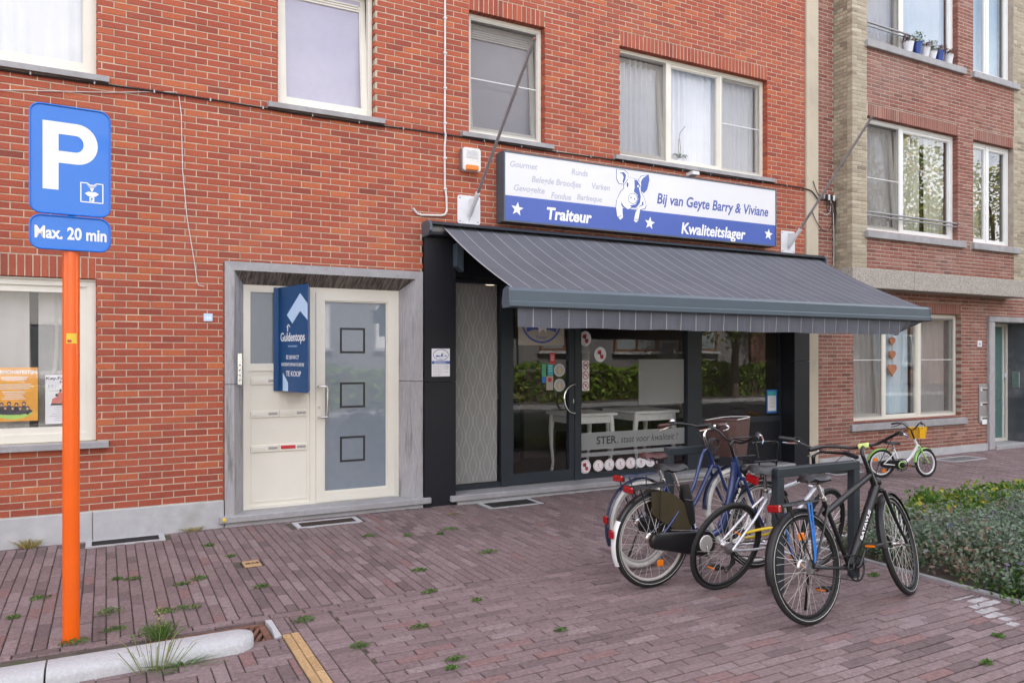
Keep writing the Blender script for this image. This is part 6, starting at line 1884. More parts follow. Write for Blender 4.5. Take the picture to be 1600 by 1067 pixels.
def bicycle(name, pos, heading, lean, steer, S, label, style, group='bicycles before the shop'):
    """local frame: x forward, y left, z up; rear wheel touches the ground at the origin"""
    b = empty(name, (pos[0], pos[1], 0.0), label, 'bicycle', group)
    b.rotation_mode = 'XYZ'
    b.matrix_basis = Matrix.Translation((pos[0], pos[1], 0.0)) @ Matrix.Rotation(R(heading), 4, 'Z') @ Matrix.Rotation(R(lean), 4, 'X')
    Rw, WB = S.get('R', 0.35), S.get('WB', 1.09)
    tr = S.get('tyre_r', 0.021)
    ta = R(S.get('head', 69))
    ax_d = Vector((-math.cos(ta), 0, math.sin(ta)))
    ax_p = Vector((WB - S.get('rake', 0.055), 0, Rw))
    st_ = Matrix.Translation(ax_p) @ Matrix.Rotation(R(steer), 4, ax_d) @ Matrix.Translation(-ax_p)
    def axis(z): return ax_p + ax_d * ((z - Rw) / ax_d.z)
    def F_(mb):
        mb.v = [tuple(st_ @ Vector(v)) for v in mb.v]
        return mb
    def put(mb, nm, m, parent=None, front=False, sm=50):
        if front: F_(mb)
        return mb.build(nm, m, parent or b, local=True, smooth=sm)
    def wheel(cx, front):
        nm = 'front_wheel' if front else 'rear_wheel'
        c = (cx, 0, Rw)
        rimm = S['rim']
        rim = MB().torus(c, Rw - tr * 2 - 0.008, 0.011, N=44, n=6, ry=0.012)
        w = put(rim, nm, rimm, None, front)
        put(MB().torus(c, Rw - tr, tr, N=48, n=10), 'tyre', S['tyre'], w, front)
        if S.get('stripe'):
            for sg_ in (-1, 1):
                put(MB().torus((cx, sg_ * tr * 0.93, Rw), Rw - tr * 1.25, 0.0022, N=44, n=5), 'reflective_stripe', 'rim_pale', w, front)
        hr = S.get('hub_r', 0.03) if not front else 0.02
        put(MB().lathe((cx, -0.05, Rw), [(0, 0.008), (0.012, 0.008), (0.013, hr), (0.022, hr), (0.03, hr * 0.75), (0.07, hr * 0.75), (0.078, hr), (0.087, hr), (0.088, 0.008), (0.10, 0.008)], (0, 1, 0), 14), 'hub', 'steel', w, front)
        sp_ = MB()
        ns = S.get('spokes', 28)
        for k in range(ns):
            a = 2 * math.pi * k / ns
            sd = 1 if k % 2 else -1
            off = (0.42 if (k // 2) % 2 else -0.42) * 1.5
            h = Vector((cx + hr * math.cos(a + off), sd * 0.032, Rw + hr * math.sin(a + off)))
            e = Vector((cx + (Rw - tr * 2 - 0.012) * math.cos(a), 0, Rw + (Rw - tr * 2 - 0.012) * math.sin(a)))
            sp_.tube([h, e], 0.0017, 3, caps=False)
        put(sp_, 'spokes', S.get('spoke', 'rim_pale'), w, front, 80)
        return w
    wheel(0, False); wheel(WB, True)
    BB = Vector((S.get('bbx', 0.46), 0, S.get('bbz', 0.285)))
    RA = Vector((0, 0, Rw))
    SC = Vector(S['seat'])                        # top of the seat tube
    hl, hu = axis(S.get('head_lo', Rw + 0.32)), axis(S.get('head_hi', Rw + 0.47))
    fm = S['frame']
    k_ = S.get('scale', 1.0)
    fr_ = MB()
    tr_ = 0.018 * k_
    fr_.tube([BB, SC], S.get('seat_r', 0.016) * k_, 10)
    fr_.tube([hl - ax_d * 0.01, hu + ax_d * 0.01], 0.021 * k_, 12)
    for tube_pts, r_ in S['tubes'](hl, hu, BB, SC, axis):
        fr_.tube(tube_pts, r_, 10)
    ss = Vector(S.get('stay_top', SC - (SC - BB).normalized() * 0.05))
    for sy in (-1, 1):
        fr_.tube([BB + Vector((-0.02, sy * 0.025, 0)), Vector((0.16, sy * 0.05, Rw * 0.92)), RA + Vector((0, sy * 0.062, 0))], 0.0095 * k_, 8)
        fr_.tube([ss + Vector((0, sy * 0.018, 0)), Vector((ss.x * 0.6, sy * 0.045, Rw + (ss.z - Rw) * 0.6)), RA + Vector((0, sy * 0.062, 0))], S.get('stay_r', 0.008) * k_, 8)
    fr_.lathe(BB + Vector((0, -0.035, 0)), [(0, 0.022 * k_), (0.07, 0.022 * k_)], (0, 1, 0), 12)
    frame = put(fr_, 'frame', fm)
    # fork
    fk_ = MB()
    cr = axis(Rw * 2 + 0.035 if k_ == 1 else Rw * 2 + 0.03)
    for sy in (-1, 1):
        top = cr + Vector((0, sy * 0.045 * k_ + sy * 0.004, 0))
        fk_.tube(bez([top, (top + Vector((WB, sy * 0.052, Rw))) / 2 + Vector((-0.012, 0, 0.0)), Vector((WB, sy * 0.055, Rw))], 6), [0.014 * k_] * 7 + [0.011 * k_] * 6, 8)
    fk_.tube([cr + Vector((0, -0.055 * k_, 0)), cr + Vector((0, 0.055 * k_, 0))], 0.016 * k_, 8)
    fk_.tube([cr, hl], 0.016 * k_, 8)
    put(fk_, 'fork', S.get('fork', fm), None, True)
    # handlebar and stem
    hz = S['bar_z']
    q0 = axis(hz - S.get('rise', 0.03))
    fwd = S.get('reach', 0.05)
    ctr = Vector((q0.x + fwd, 0, hz))
    sm_ = MB().tube(bez([hu, q0, ctr], 5), 0.014 * k_, 10)
    stem = put(sm_, 'stem', S.get('stem', 'black_satin'), None, True)
    hb = S['bar'](ctr)
    left, right = bez(hb, 6), bez([Vector((p[0], -p[1], p[2])) for p in map(Vector, hb)], 6)
    bar = put(MB().tube(list(reversed(right)) + left[1:], 0.011 * k_, 8), 'handlebar', S.get('bar_m', 'black_satin'), None, True)
    for pth in (left, right):
        e, d = pth[-1], (pth[-1] - pth[-5]).normalized()
        g0 = e - d * 0.115 * k_
        put(MB().tube([g0, g0 + d * 0.02, e - d * 0.02, e + d * 0.004], [0.0165 * k_, 0.0175 * k_, 0.0175 * k_, 0.014 * k_], 10), 'grip', S.get('grip', 'black_plastic'), bar, True)
        if S.get('levers', True):
            c0 = g0 - d * 0.03 + Vector((0.0, 0, -0.008))
            f0 = Vector((d.y, -d.x, 0)) if pth is left else Vector((-d.y, d.x, 0))
            if f0.x < 0: f0 = -f0
            put(MB().tube([c0, c0 + f0 * 0.03 + Vector((0, 0, -0.015)), c0 + f0 * 0.045 + d * 0.06 + Vector((0, 0, -0.03)), c0 + f0 * 0.04 + d * 0.125 + Vector((0, 0, -0.035))], [0.009, 0.008, 0.006, 0.005], 6), 'brake_lever', S.get('lever', 'chrome'), bar, True)
    if S.get('bell'):
        p = left[int(len(left) * 0.72)]
        put(MB().blob(p + Vector((0, 0, 0.028)), 0.026, 0.026, 0.022), 'bell', 'chrome', bar, True)
    # brake cables
    cb = MB()
    for pth, sy in ((left, 1), (right, -1)):
        p = pth[int(len(pth) * 0.7)]
        cb.tube(bez([p, p + Vector((0.09, -sy * 0.05, 0.0)), hu + Vector((0.09, sy * 0.02, -0.02)), hl + Vector((0.03, sy * 0.015, 0.0))], 6), 0.0026, 5)
    put(cb, 'brake_cable', 'cable_black', None, True)
    # seat post and saddle
    sd_ = (SC - BB).normalized()
    sz = S['saddle_z']
    spt = SC + sd_ * ((sz - 0.055 * k_ - SC.z) / sd_.z)
    put(MB().tube([SC - sd_ * 0.02, spt], 0.0125 * k_, 10), 'seat_post', S.get('post', 'steel'))
    put(MB().lathe(SC - sd_ * 0.012, [(0, 0.020 * k_), (0.024, 0.020 * k_)], sd_, 10), 'seat_clamp', 'steel', frame)
    wS = S.get('saddle_w', 0.085)
    lS = 0.145 * k_
    rows = []
    sa = MB()
    for i in range(9):
        t = i / 8                                     # 0 = back, 1 = nose
        w_ = wS * (1.0 - 0.25 * (1 - t) ** 3) if t < 0.35 else wS * (1.0 - (t - 0.35) / 0.65) ** 1.1 * 0.80 + 0.020 * k_
        if t == 0: w_ *= 0.7
        x = spt.x - lS + 2 * lS * t
        zt_ = sz + 0.012 * (1 - t) ** 2 + (0.010 if t < 0.2 else 0) + S.get('tilt', 0.0) * t
        rows.append([(x, w_ * u, zt_ - 0.038 * k_ * abs(u) ** 2.4 - (0.02 if t in (0.0, 1.0) else 0)) for u in (-1, -0.75, -0.4, 0, 0.4, 0.75, 1)] + [(x, w_ * 0.8, zt_ - 0.050 * k_), (x, -w_ * 0.8, zt_ - 0.050 * k_)])
    nn = 9
    fs = []
    for i in range(8):
        for j in range(nn):
            j2 = (j + 1) % nn
            fs.append((i * nn + j, (i + 1) * nn + j, (i + 1) * nn + j2, i * nn + j2))
    fs.append(tuple(range(nn))); fs.append(tuple(reversed(range(8 * nn, 9 * nn))))
    sa.mesh_part([v for r_ in rows for v in r_], fs)
    sd2 = put(sa, 'saddle', S['saddle'], None, False, 75)
    if k_ == 1:
        sp2 = MB()
        for sy in (-1, 1):
            sp2.tube(bez([(spt.x - 0.09, sy * 0.045, sz - 0.035), (spt.x - 0.02, sy * 0.02, sz - 0.06), (spt.x + 0.09, sy * 0.012, sz - 0.045)], 5), 0.0035, 6)
        put(sp2, 'saddle_rail', 'steel', sd2)
    # drivetrain on the right-hand side
    ch_y = -0.05
    if S.get('case'):
        cs = MB()
        Rf, Rb = 0.105, 0.062
        top = [(BB.x + Rf * math.cos(R(a)), BB.z + Rf * math.sin(R(a))) for a in range(80, -91, -15)]
        bot = [(-0.0 + Rb * math.cos(R(a)), Rw + Rb * math.sin(R(a))) for a in range(-95, -261, -15)]
        poly = top + bot
        o_ = [(x, z) for x, z in poly]
        n_ = len(o_)
        cx_, cz_ = sum(p[0] for p in o_) / n_, sum(p[1] for p in o_) / n_
        inn = [(x + (cx_ - x) * 0.06, z + (cz_ - z) * 0.16) for x, z in o_]
        v = [(x, ch_y + 0.02, z) for x, z in o_] + [(x, ch_y - 0.012, z) for x, z in o_] + [(x, ch_y - 0.024, z) for x, z in inn]
        fs = [tuple(reversed(range(n_)))]
        fs = [tuple(range(n_)), tuple(reversed(range(2 * n_, 3 * n_)))]
        for k in range(n_):
            k2 = (k + 1) % n_
            fs += [(k, k + n_, k2 + n_, k2), (k + n_, k + 2 * n_, k2 + 2 * n_, k2 + n_)]
        cs.mesh_part(v, fs)
        cso = put(cs, 'chain_case', S['case'], None, False, 35)
        put(MB().lathe((BB.x - 0.005, ch_y - 0.031, BB.z), [(0, 0.06), (0.008, 0.066)], (0, 1, 0), 20), 'case_disc', 'rim_pale' if S['case'] == 'black_satin' else 'black_plastic', cso)
        if S.get('case_edge'):
            put(MB().tube([(p[0], ch_y - 0.016, p[1] + 0.004) for p in [(BB.x + 0.03, BB.z + 0.104), (BB.x - 0.08, BB.z + 0.10), (0.12, Rw + 0.068)]], 0.004, 6), 'case_edge', S['case_edge'], cso)
    else:
        put(MB().torus((BB.x, ch_y, BB.z), 0.085, 0.006, N=32, n=6).torus((BB.x, ch_y, BB.z), 0.028, 0.006, N=16, n=6).tube([(BB.x - 0.085, ch_y, BB.z), (BB.x + 0.085, ch_y, BB.z)], 0.005, 6).tube([(BB.x, ch_y, BB.z - 0.085), (BB.x, ch_y, BB.z + 0.085)], 0.005, 6), 'chainring', S.get('ring', 'black_satin'))
        cg = MB()
        for k in range(5):
            cg.lathe((0, ch_y + 0.004 * k, Rw), [(0, 0.024 + 0.006 * k), (0.002, 0.024 + 0.006 * k)], (0, 1, 0), 18)
        put(cg, 'sprocket', 'steel_dull')
        ch = MB()
        for sz_ in (1, -1):
            ch.tube([(0, ch_y, Rw + sz_ * 0.042), (BB.x, ch_y, BB.z + sz_ * 0.086)], 0.004, 5)
        put(ch, 'chain', 'dark_iron')
        if S.get('derailleur'):
            put(MB().tube([(0.0, ch_y - 0.01, Rw - 0.03), (0.02, ch_y - 0.02, Rw - 0.09), (-0.02, ch_y - 0.015, Rw - 0.15)], [0.012, 0.016, 0.010], 8).torus((0.02, ch_y - 0.012, Rw - 0.09), 0.022, 0.004, N=14, n=5).torus((-0.02, ch_y - 0.008, Rw - 0.15), 0.022, 0.004, N=14, n=5), 'derailleur', 'black_plastic')
    ca = R(S.get('crank', -75))
    crl = 0.17 * k_ if k_ == 1 else 0.10
    for sy, a in ((-1, ca), (1, ca + math.pi)):
        e = BB + Vector((crl * math.cos(a), sy * 0.085, crl * math.sin(a)))
        cr_ = put(MB().tube([BB + Vector((0, sy * 0.055, 0)), BB + Vector((0.02 * math.cos(a), sy * 0.075, 0.02 * math.sin(a))), e], [0.013, 0.012, 0.009], 8), 'crank', S.get('crank_m', 'steel'))
        p = put(MB().bevel_box(e.x - 0.045 * k_, e.x + 0.045 * k_, e.y + (0.012 if sy > 0 else -0.10), e.y + (0.10 if sy > 0 else -0.012), e.z - 0.011, e.z + 0.011, 0.004), 'pedal', 'black_plastic', cr_, False, None)
        for xr in (e.x - 0.046 * k_, e.x + 0.046 * k_):
            put(MB().box(xr - 0.002 * k_, xr + 0.002 * k_, e.y + (0.02 if sy > 0 else -0.09), e.y + (0.09 if sy > 0 else -0.02), e.z - 0.007, e.z + 0.007), 'pedal_reflector', 'amber', cr_, False, None)
    # mudguards
    def guard(cx, a0, a1, front, m, nm='mudguard', w=0.027, gap=0.014, a_split=None):
        gap = max(gap, S.get('gap', 0.0))
        mb = MB()
        n = 24
        for k in range(n):
            A, B = R(a0 + (a1 - a0) * k / n), R(a0 + (a1 - a0) * (k + 1) / n)
            def pt(t, u):
                rr = Rw + gap - 0.011 * u * u
                return (cx + rr * math.cos(t), w * u, Rw + rr * math.sin(t))
            us = (-1, -0.6, 0, 0.6, 1)
            for u0, u1 in zip(us, us[1:]):
                mb.face([pt(A, u0), pt(B, u0), pt(B, u1), pt(A, u1)])
                mb.face([(p[0] * 1.0 - 0.003 * math.cos(A), p[1], p[2] - 0.003 * math.sin(A)) for p in (pt(A, u0), pt(A, u1), pt(B, u1), pt(B, u0))])
        return put(mb, nm, m, None, front, 60)
    if S.get('guard'):
        guard(0, 60, S.get('guard_end', 195), False, S['guard'], w=S.get('guard_w', 0.027))
        if S.get('guard_tip'):
            guard(0, 152, 205, False, S['guard_tip'], w=0.029, gap=0.0165, nm='mudguard_tip')
        guard(WB, S.get('fg0', 35), S.get('fg1', 175), True, S.get('fguard', S['guard']), w=S.get('guard_w', 0.027))
    # carrier
    if S.get('rack'):
        rz = Rw * 2 + 0.045
        rk = MB()
        for y in (-0.06, -0.02, 0.02, 0.06):
            rk.tube(bez([(SC.x - 0.12, y, rz + 0.005), (0.05, y, rz), (-0.19, y, rz), (-0.215, y * 0.5, rz - 0.004)], 4), 0.005, 6)
        for x in (-0.2, -0.05, 0.1):
            rk.tube([(x, -0.062, rz), (x, 0.062, rz)], 0.0045, 6)
        for sy in (-1, 1):
            rk.tube([(-0.17, sy * 0.062, rz), (-0.005, sy * 0.068, Rw + 0.01)], 0.005, 6)
            rk.tube([(0.02, sy * 0.062, rz), (0.0, sy * 0.068, Rw + 0.01)], 0.005, 6)
        ro = put(rk, 'carrier', S['rack'])
        put(MB().bevel_box(-0.245, -0.215, -0.05, 0.05, rz - 0.035, rz + 0.012, 0.008), 'rear_light', 'red_lens', ro, False, None)
        put(MB().bevel_box(-0.217, -0.205, -0.055, 0.055, rz - 0.038, rz + 0.015, 0.004), 'light_bracket', 'black_plastic', ro, False, None)
        if S.get('straps'):
            for sx in (0.0, 0.03):
                put(MB().tube([(0.02 + sx, -0.07, rz), (0.01 + sx * 0.5, -0.078, Rw + 0.12), (0.0, -0.076, Rw + 0.03)], 0.0055, 6), 'elastic_strap', S['straps'], ro)
            put(MB().tube([(-0.06, 0.07, rz), (-0.03, 0.078, Rw + 0.12), (0.0, 0.076, Rw + 0.03)], 0.0055, 6), 'elastic_strap', S['straps'], ro)
    if S.get('low_reflector'):
        a = R(178)
        put(MB().bevel_box(-Rw - 0.035, -Rw - 0.012, -0.022, 0.022, Rw + 0.05, Rw + 0.11, 0.006), 'rear_reflector', 'red_lens', None, False, None)
    if S.get('seat_reflector'):
        put(MB().bevel_box(spt.x - 0.125, spt.x - 0.10, -0.055, 0.055, sz - 0.12, sz - 0.06, 0.008), 'rear_reflector', 'red_lens', sd2, False, None)
        put(MB().tube([(spt.x - 0.10, 0, sz - 0.09), (spt.x, 0, sz - 0.09)], 0.008, 6), 'reflector_bracket', 'black_plastic', sd2)
    for (cx, aa, fr2) in S.get('wheel_reflectors', ()):
        c = Vector((cx + 0.19 * Rw / 0.35 * math.cos(R(aa)), -0.012, Rw + 0.19 * Rw / 0.35 * math.sin(R(aa))))
        put(MB().bevel_box(c.x - 0.03, c.x + 0.03, c.y - 0.006, c.y + 0.006, c.z - 0.024, c.z + 0.024, 0.005), 'wheel_reflector', 'amber', None, fr2, None)
    if S.get('stand'):
        s0, s1 = S['stand']
        put(MB().tube([s0, s1], 0.009, 8).tube([s1, Vector(s1) + Vector((0.03, 0.0, -0.0))], 0.009, 6), 'kickstand', 'black_satin')
    for extra in S.get('extras', ()):
        extra(b, put, dict(BB=BB, SC=SC, hl=hl, hu=hu, axis=axis, Rw=Rw, WB=WB, ctr=ctr, spt=spt, sz=sz, st=st_, frame=frame))
    return b

def down_text(body, p0, p1, h, m, side_r):
    def f_(b, put, q):
        a, e = Vector(p0), Vector(p1)
        ux = (e - a).normalized()
        uy = Vector((0, -1, 0)).cross(ux)
        o_ = a + Vector((0, -side_r, 0))
        mb = text_into(MB(), body, h, o_ - uy * h * 0.35, ux, uy, 0.0012, height=h * 0.8, width=(e - a).length, bold=0.001)
        put(mb, 'lettering', m, q['frame'], False, None)
    return f_

def headlight(b, put, q):
    c = q['axis'](q['Rw'] * 2 + 0.10) + Vector((0.075, 0, 0))
    put(MB().lathe(c - Vector((0.05, 0, 0)), [(0, 0.012), (0.02, 0.03), (0.05, 0.036)], (1, 0, 0), 12), 'headlight', 'black_plastic', None, True)
    put(MB().lathe(c, [(0, 0.032), (0.006, 0.026)], (1, 0, 0), 12), 'headlight_lens', 'chrome', None, True)

swept = lambda back=0.17, up=0.06, wd=0.29: (lambda c: [c, c + Vector((0.03, 0.06, 0.0)), c + Vector((0.02, 0.14, up * 0.6)), c + Vector((-0.06, wd - 0.04, up)), c + Vector((-back, wd, up * 0.9)), c + Vector((-back - 0.12, wd + 0.02, up * 0.8))])

# blue ladies bicycle with white tyres
def basket(b, put, q):
    c = q['ctr'] + Vector((0.30, 0, -0.17))
    mb = MB()
    w0, w1, l0, l1, h = 0.13, 0.17, 0.11, 0.155, 0.29
    def ring(t, ins=0.0):
        w_, l_ = w0 + (w1 - w0) * t - ins, l0 + (l1 - l0) * t - ins
        z = c.z - 0.08 + h * t + (0.03 * t if t > 0.9 else 0)
        pts = [(-l_, -w_ * 0.7), (-l_ * 0.7, -w_), (l_ * 0.7, -w_), (l_, -w_ * 0.7), (l_, w_ * 0.7), (l_ * 0.7, w_), (-l_ * 0.7, w_), (-l_, w_ * 0.7)]
        return [(c.x + x, c.y + y, z) for x, y in pts]
    T = [0, 0.25, 0.5, 0.75, 1.0]
    rs = [ring(t) for t in T] + [ring(1.0, 0.008), ring(0.0, 0.008)]
    n = 8
    fs = []
    for i in range(len(rs) - 1):
        for k in range(n):
            k2 = (k + 1) % n
            fs.append((i * n + k, i * n + k2, (i + 1) * n + k2, (i + 1) * n + k))
    fs.append(tuple(reversed(range(n))))
    mb.mesh_part([p for r_ in rs for p in r_], fs)
    bo = put(mb, 'basket', 'basket_brown', None, True, 40)
    top = [Vector(p) + Vector((0, 0, 0.003)) for p in ring(1.0)]
    put(MB().tube(top + [top[0]], 0.006, 6), 'basket_rim', 'basket_brown', bo, True)
    put(MB().tube(bez([top[1], top[2] + Vector((0, 0, 0.02)), top[4] + Vector((0, 0, 0.02)), top[6]], 5), 0.0035, 5), 'basket_handle', 'cable_white', bo, True)
def cable_lock_coil(b, put, q):
    c = q['ctr'] + Vector((-0.05, -0.09, -0.13))
    mb = MB()
    for k in range(5):
        mb.torus(c + Vector((0.004 * k, -0.006 * k, 0.004 * k)), 0.062 - 0.006 * k, 0.0045, (0.35, 1, 0.1), N=26, n=5)
    put(mb, 'spiral_cable_lock', 'cable_black', None, True)
def lady_tubes(hl, hu, BB, SC, axis):
    a = bez([hu - Vector((0.0, 0, 0.01)), hu + Vector((-0.075, 0, -0.05)), Vector((0.62, 0, 0.56)), Vector((0.40, 0, 0.40))], 6)
    c = bez([hl + Vector((0, 0, 0.03)), hl + Vector((-0.06, 0, -0.045)), Vector((0.66, 0, 0.46)), BB], 6)
    return [(a, 0.0155), (c, 0.0175)]
B1 = dict(R=0.352, WB=1.11, tyre='tyre_white', rim='rim_pale', frame='blue_enamel', seat=(0.27, 0, 0.68), tubes=lady_tubes, bar_z=1.06, rise=0.05, reach=0.04,
          head_lo=0.74, head_hi=0.90, stem='chrome', bar_m='black_satin', bar=swept(0.15, 0.06), grip='brown_leather', bell=True, saddle='brown_leather', saddle_z=0.905, saddle_w=0.098, post='steel',
          guard='navy_enamel', guard_end=200, guard_w=0.026, gap=0.024, rack='navy_enamel', low_reflector=True, case='black_satin', tyre_r=0.025, wheel_reflectors=((0, 120, False), (1.11, 60, True)),
          extras=[basket, cable_lock_coil, headlight], crank=-60, hub_r=0.04, stand=((0.05, 0.07, 0.30), (-0.02, 0.16, 0.02)))
bicycle('bicycle', (3.80, -3.13), 7.0, -3.0, 4.0, B1, 'blue step-through bicycle with white tyres, brown saddle and brown basket', 'lady')

# dark blue bicycle with olive coat guard and chain case
def skirt_guard(b, put, q):
    for sy in (-1, 1):
        mb = MB()
        Rw = q['Rw']
        r0, r1 = 0.12, Rw + 0.012
        pts = [(r1 * math.cos(R(a)), Rw + r1 * math.sin(R(a))) for a in range(98, 25, -8)] + [(0.34, Rw + 0.03), (0.24, Rw + 0.03), (0.06, Rw + 0.13), (-0.04, Rw + 0.20)]
        mb.prism(pts if sy < 0 else list(reversed(pts)), 0.004, (0, sy * 0.042, 0), (1, 0, 0) if sy < 0 else (1, 0, 0), (0, 0, 1) if sy < 0 else (0, 0, 1))
        put(mb, 'coat_guard', 'skirt_olive', None, False, None)
def lock_bag(b, put, q):
    a = q['SC'] + Vector((0.03, 0, -0.02))
    put(MB().tube([a + Vector((-0.015, -0.02, 0.09)), a + Vector((0.0, -0.02, 0.0)), a + Vector((0.03, -0.02, -0.12)), a + Vector((0.05, -0.02, -0.2))], [0.04, 0.05, 0.045, 0.035], 10), 'folding_lock_bag', 'black_plastic', None, False)
    put(MB().torus(a + Vector((0.0, -0.02, -0.02)), 0.052, 0.008, (0.2, 0.1, 1), N=18, n=6), 'lock_strap', 'black_satin', None, False)
def front_carrier(b, put, q):
    c = q['ctr'] + Vector((0.20, 0, -0.12))
    mb = MB()
    for y in (-0.12, 0.12):
        mb.tube(bez([(c.x - 0.13, y, c.z + 0.12), (c.x + 0.10, y, c.z + 0.12), (c.x + 0.14, y, c.z + 0.06), (c.x + 0.16, y * 0.5, q['Rw'] + 0.25), (q['WB'], y * 0.55, q['Rw'] + 0.02)], 5), 0.007, 6)
    for z in (-0.03, 0.12):
        mb.tube([(c.x - 0.1, -0.12, c.z + z), (c.x - 0.1, 0.12, c.z + z)], 0.006, 6)
        mb.tube([(c.x + 0.13, -0.11, c.z + z - 0.02), (c.x + 0.13, 0.11, c.z + z - 0.02)], 0.006, 6)
    mb.tube([(c.x - 0.1, -0.12, c.z - 0.03), (c.x + 0.14, -0.12, c.z - 0.03)], 0.006, 6).tube([(c.x - 0.1, 0.12, c.z - 0.03), (c.x + 0.14, 0.12, c.z - 0.03)], 0.006, 6)
    put(mb, 'front_carrier', 'black_satin', None, True)
def low_tubes(hl, hu, BB, SC, axis):
    a = bez([hu + Vector((0.0, 0, -0.03)), (hl + hu) / 2 + Vector((-0.05, 0, -0.12)), Vector((0.70, 0, 0.40)), Vector((0.62, 0, 0.33)), BB + Vector((0.0, 0, 0.02))], 6)
    return [(a, 0.027), ([hl + Vector((0, 0, 0.02)), Vector((0.66, 0, 0.38))], 0.02)]
B2 = dict(R=0.352, WB=1.08, tyre='tyre_black', rim='rim_pale', frame='blue_enamel', seat=(0.27, 0, 0.66), tubes=low_tubes, bar_z=1.035, rise=0.03, reach=0.03, head_lo=0.74, head_hi=0.90,
          bar=lambda c: [c, c + Vector((0.0, 0.09, 0.0)), c + Vector((0.01, 0.19, 0.05)), c + Vector((-0.03, 0.28, 0.085)), c + Vector((-0.09, 0.345, 0.075))], grip='black_plastic', lever='chrome', saddle='black_plastic', saddle_z=0.895, saddle_w=0.10, guard='black_satin', guard_end=200, guard_tip='white_enamel', guard_w=0.029,
          rack='black_satin', low_reflector=True, case='black_satin', case_edge='chrome', tyre_r=0.024, stripe=True, wheel_reflectors=((0, -70, False),), crank=-78, seat_r=0.021, hub_r=0.045,
          extras=[skirt_guard, lock_bag, front_carrier, headlight, down_text('PEGASUS', (0.745, 0, 0.475), (0.85, 0, 0.665), 0.026, 'sign_white', 0.030), down_text('PEGASUS', (0.40, 0, 0.40), (0.34, 0, 0.55), 0.024, 'sign_white', 0.024)],
          stand=((0.42, -0.04, 0.25), (0.36, -0.13, 0.02)), rake=0.06)
B2_tubes_m = 'blue_enamel'
bicycle('bicycle', (3.555, -3.56), 0.5, 1.0, -4.0, B2, 'dark blue bicycle with olive coat guard and white mudguard tip', 'tour')

# silver sports bicycle chained with a yellow lock
def yellow_lock(b, put, q):
    put(MB().torus((0.24, -0.06, 0.44), 0.13, 0.010, (0.1, 0.75, 0.9), N=36, n=8), 'cable_lock', 'lock_yellow', None, False)
def dia_tubes(hl, hu, BB, SC, axis):
    return [([hu - Vector((0.0, 0, 0.02)), SC - Vector((0.0, 0, 0.03))], 0.016), ([hl + Vector((0, 0, 0.02)), BB], 0.019)]
B3 = dict(R=0.338, WB=1.05, tyre='tyre_black', rim='rim_black', frame='silver_enamel', seat=(0.30, 0, 0.74), tubes=dia_tubes, bar_z=1.0, rise=0.03, reach=0.08, head_lo=0.70, head_hi=0.83,
          bar=lambda c: [c, c + Vector((0.0, 0.12, 0.02)), c + Vector((-0.02, 0.22, 0.04)), c + Vector((-0.05, 0.31, 0.04))], saddle='black_plastic', saddle_z=0.93, saddle_w=0.082, seat_reflector=True, spokes=28, tyre_r=0.016,
          derailleur=True, crank=-20, crank_m='silver_enamel', stay_r=0.0105, extras=[yellow_lock], stay_top=(0.31, 0, 0.68), wheel_reflectors=())
bicycle('bicycle', (3.955, -3.83), 1.0, 13.0, 12.0, B3, 'silver sports bicycle with yellow cable lock leaning on the near rack', 'sport')

# black men's bicycle
def tape(b, put, q):
    c = q['ctr']
    put(MB().bevel_box(c.x - 0.022, c.x + 0.03, -0.035, 0.035, c.z - 0.016, c.z + 0.020, 0.006), 'paper_tape', 'tape_lime', None, True, None)
def men_tubes(hl, hu, BB, SC, axis):
    return [([hu - Vector((0.0, 0, 0.035)), SC - Vector((0.006, 0, 0.10))], 0.021), ([hl + Vector((0, 0, 0.035)), BB + Vector((0.01, 0, 0.01))], 0.032)]
B4 = dict(R=0.357, WB=1.10, tyre='tyre_black', rim='rim_black', frame='black_satin', seat=(0.275, 0, 0.76), tubes=men_tubes, bar_z=1.075, rise=0.05, reach=0.07, head_lo=0.75, head_hi=0.90,
          bar=lambda c: [c, c + Vector((0.02, 0.08, 0.0)), c + Vector((0.0, 0.19, 0.03)), c + Vector((-0.07, 0.27, 0.045)), c + Vector((-0.20, 0.315, 0.035))], grip='black_plastic', lever='chrome', saddle='black_plastic', saddle_z=0.92, saddle_w=0.088,
          guard='black_plastic', guard_end=190, guard_w=0.029, fg1=178, fg0=20, rack='black_satin', straps='strap_blue', stripe=True, wheel_reflectors=((0, 95, False),), crank=55, crank_m='black_satin', hub_r=0.045, spokes=36,
          extras=[tape, headlight, down_text('BATAVUS', (0.585, 0, 0.455), (0.735, 0, 0.635), 0.034, 'sign_white', 0.0335)], stand=((0.10, 0.06, 0.30), (0.20, 0.20, 0.03)), rake=0.05)
bicycle('bicycle', (3.965, -4.66), 5.0, -9.0, 17.0, B4, 'black mens bicycle with blue carrier straps standing before the near rack', 'men')

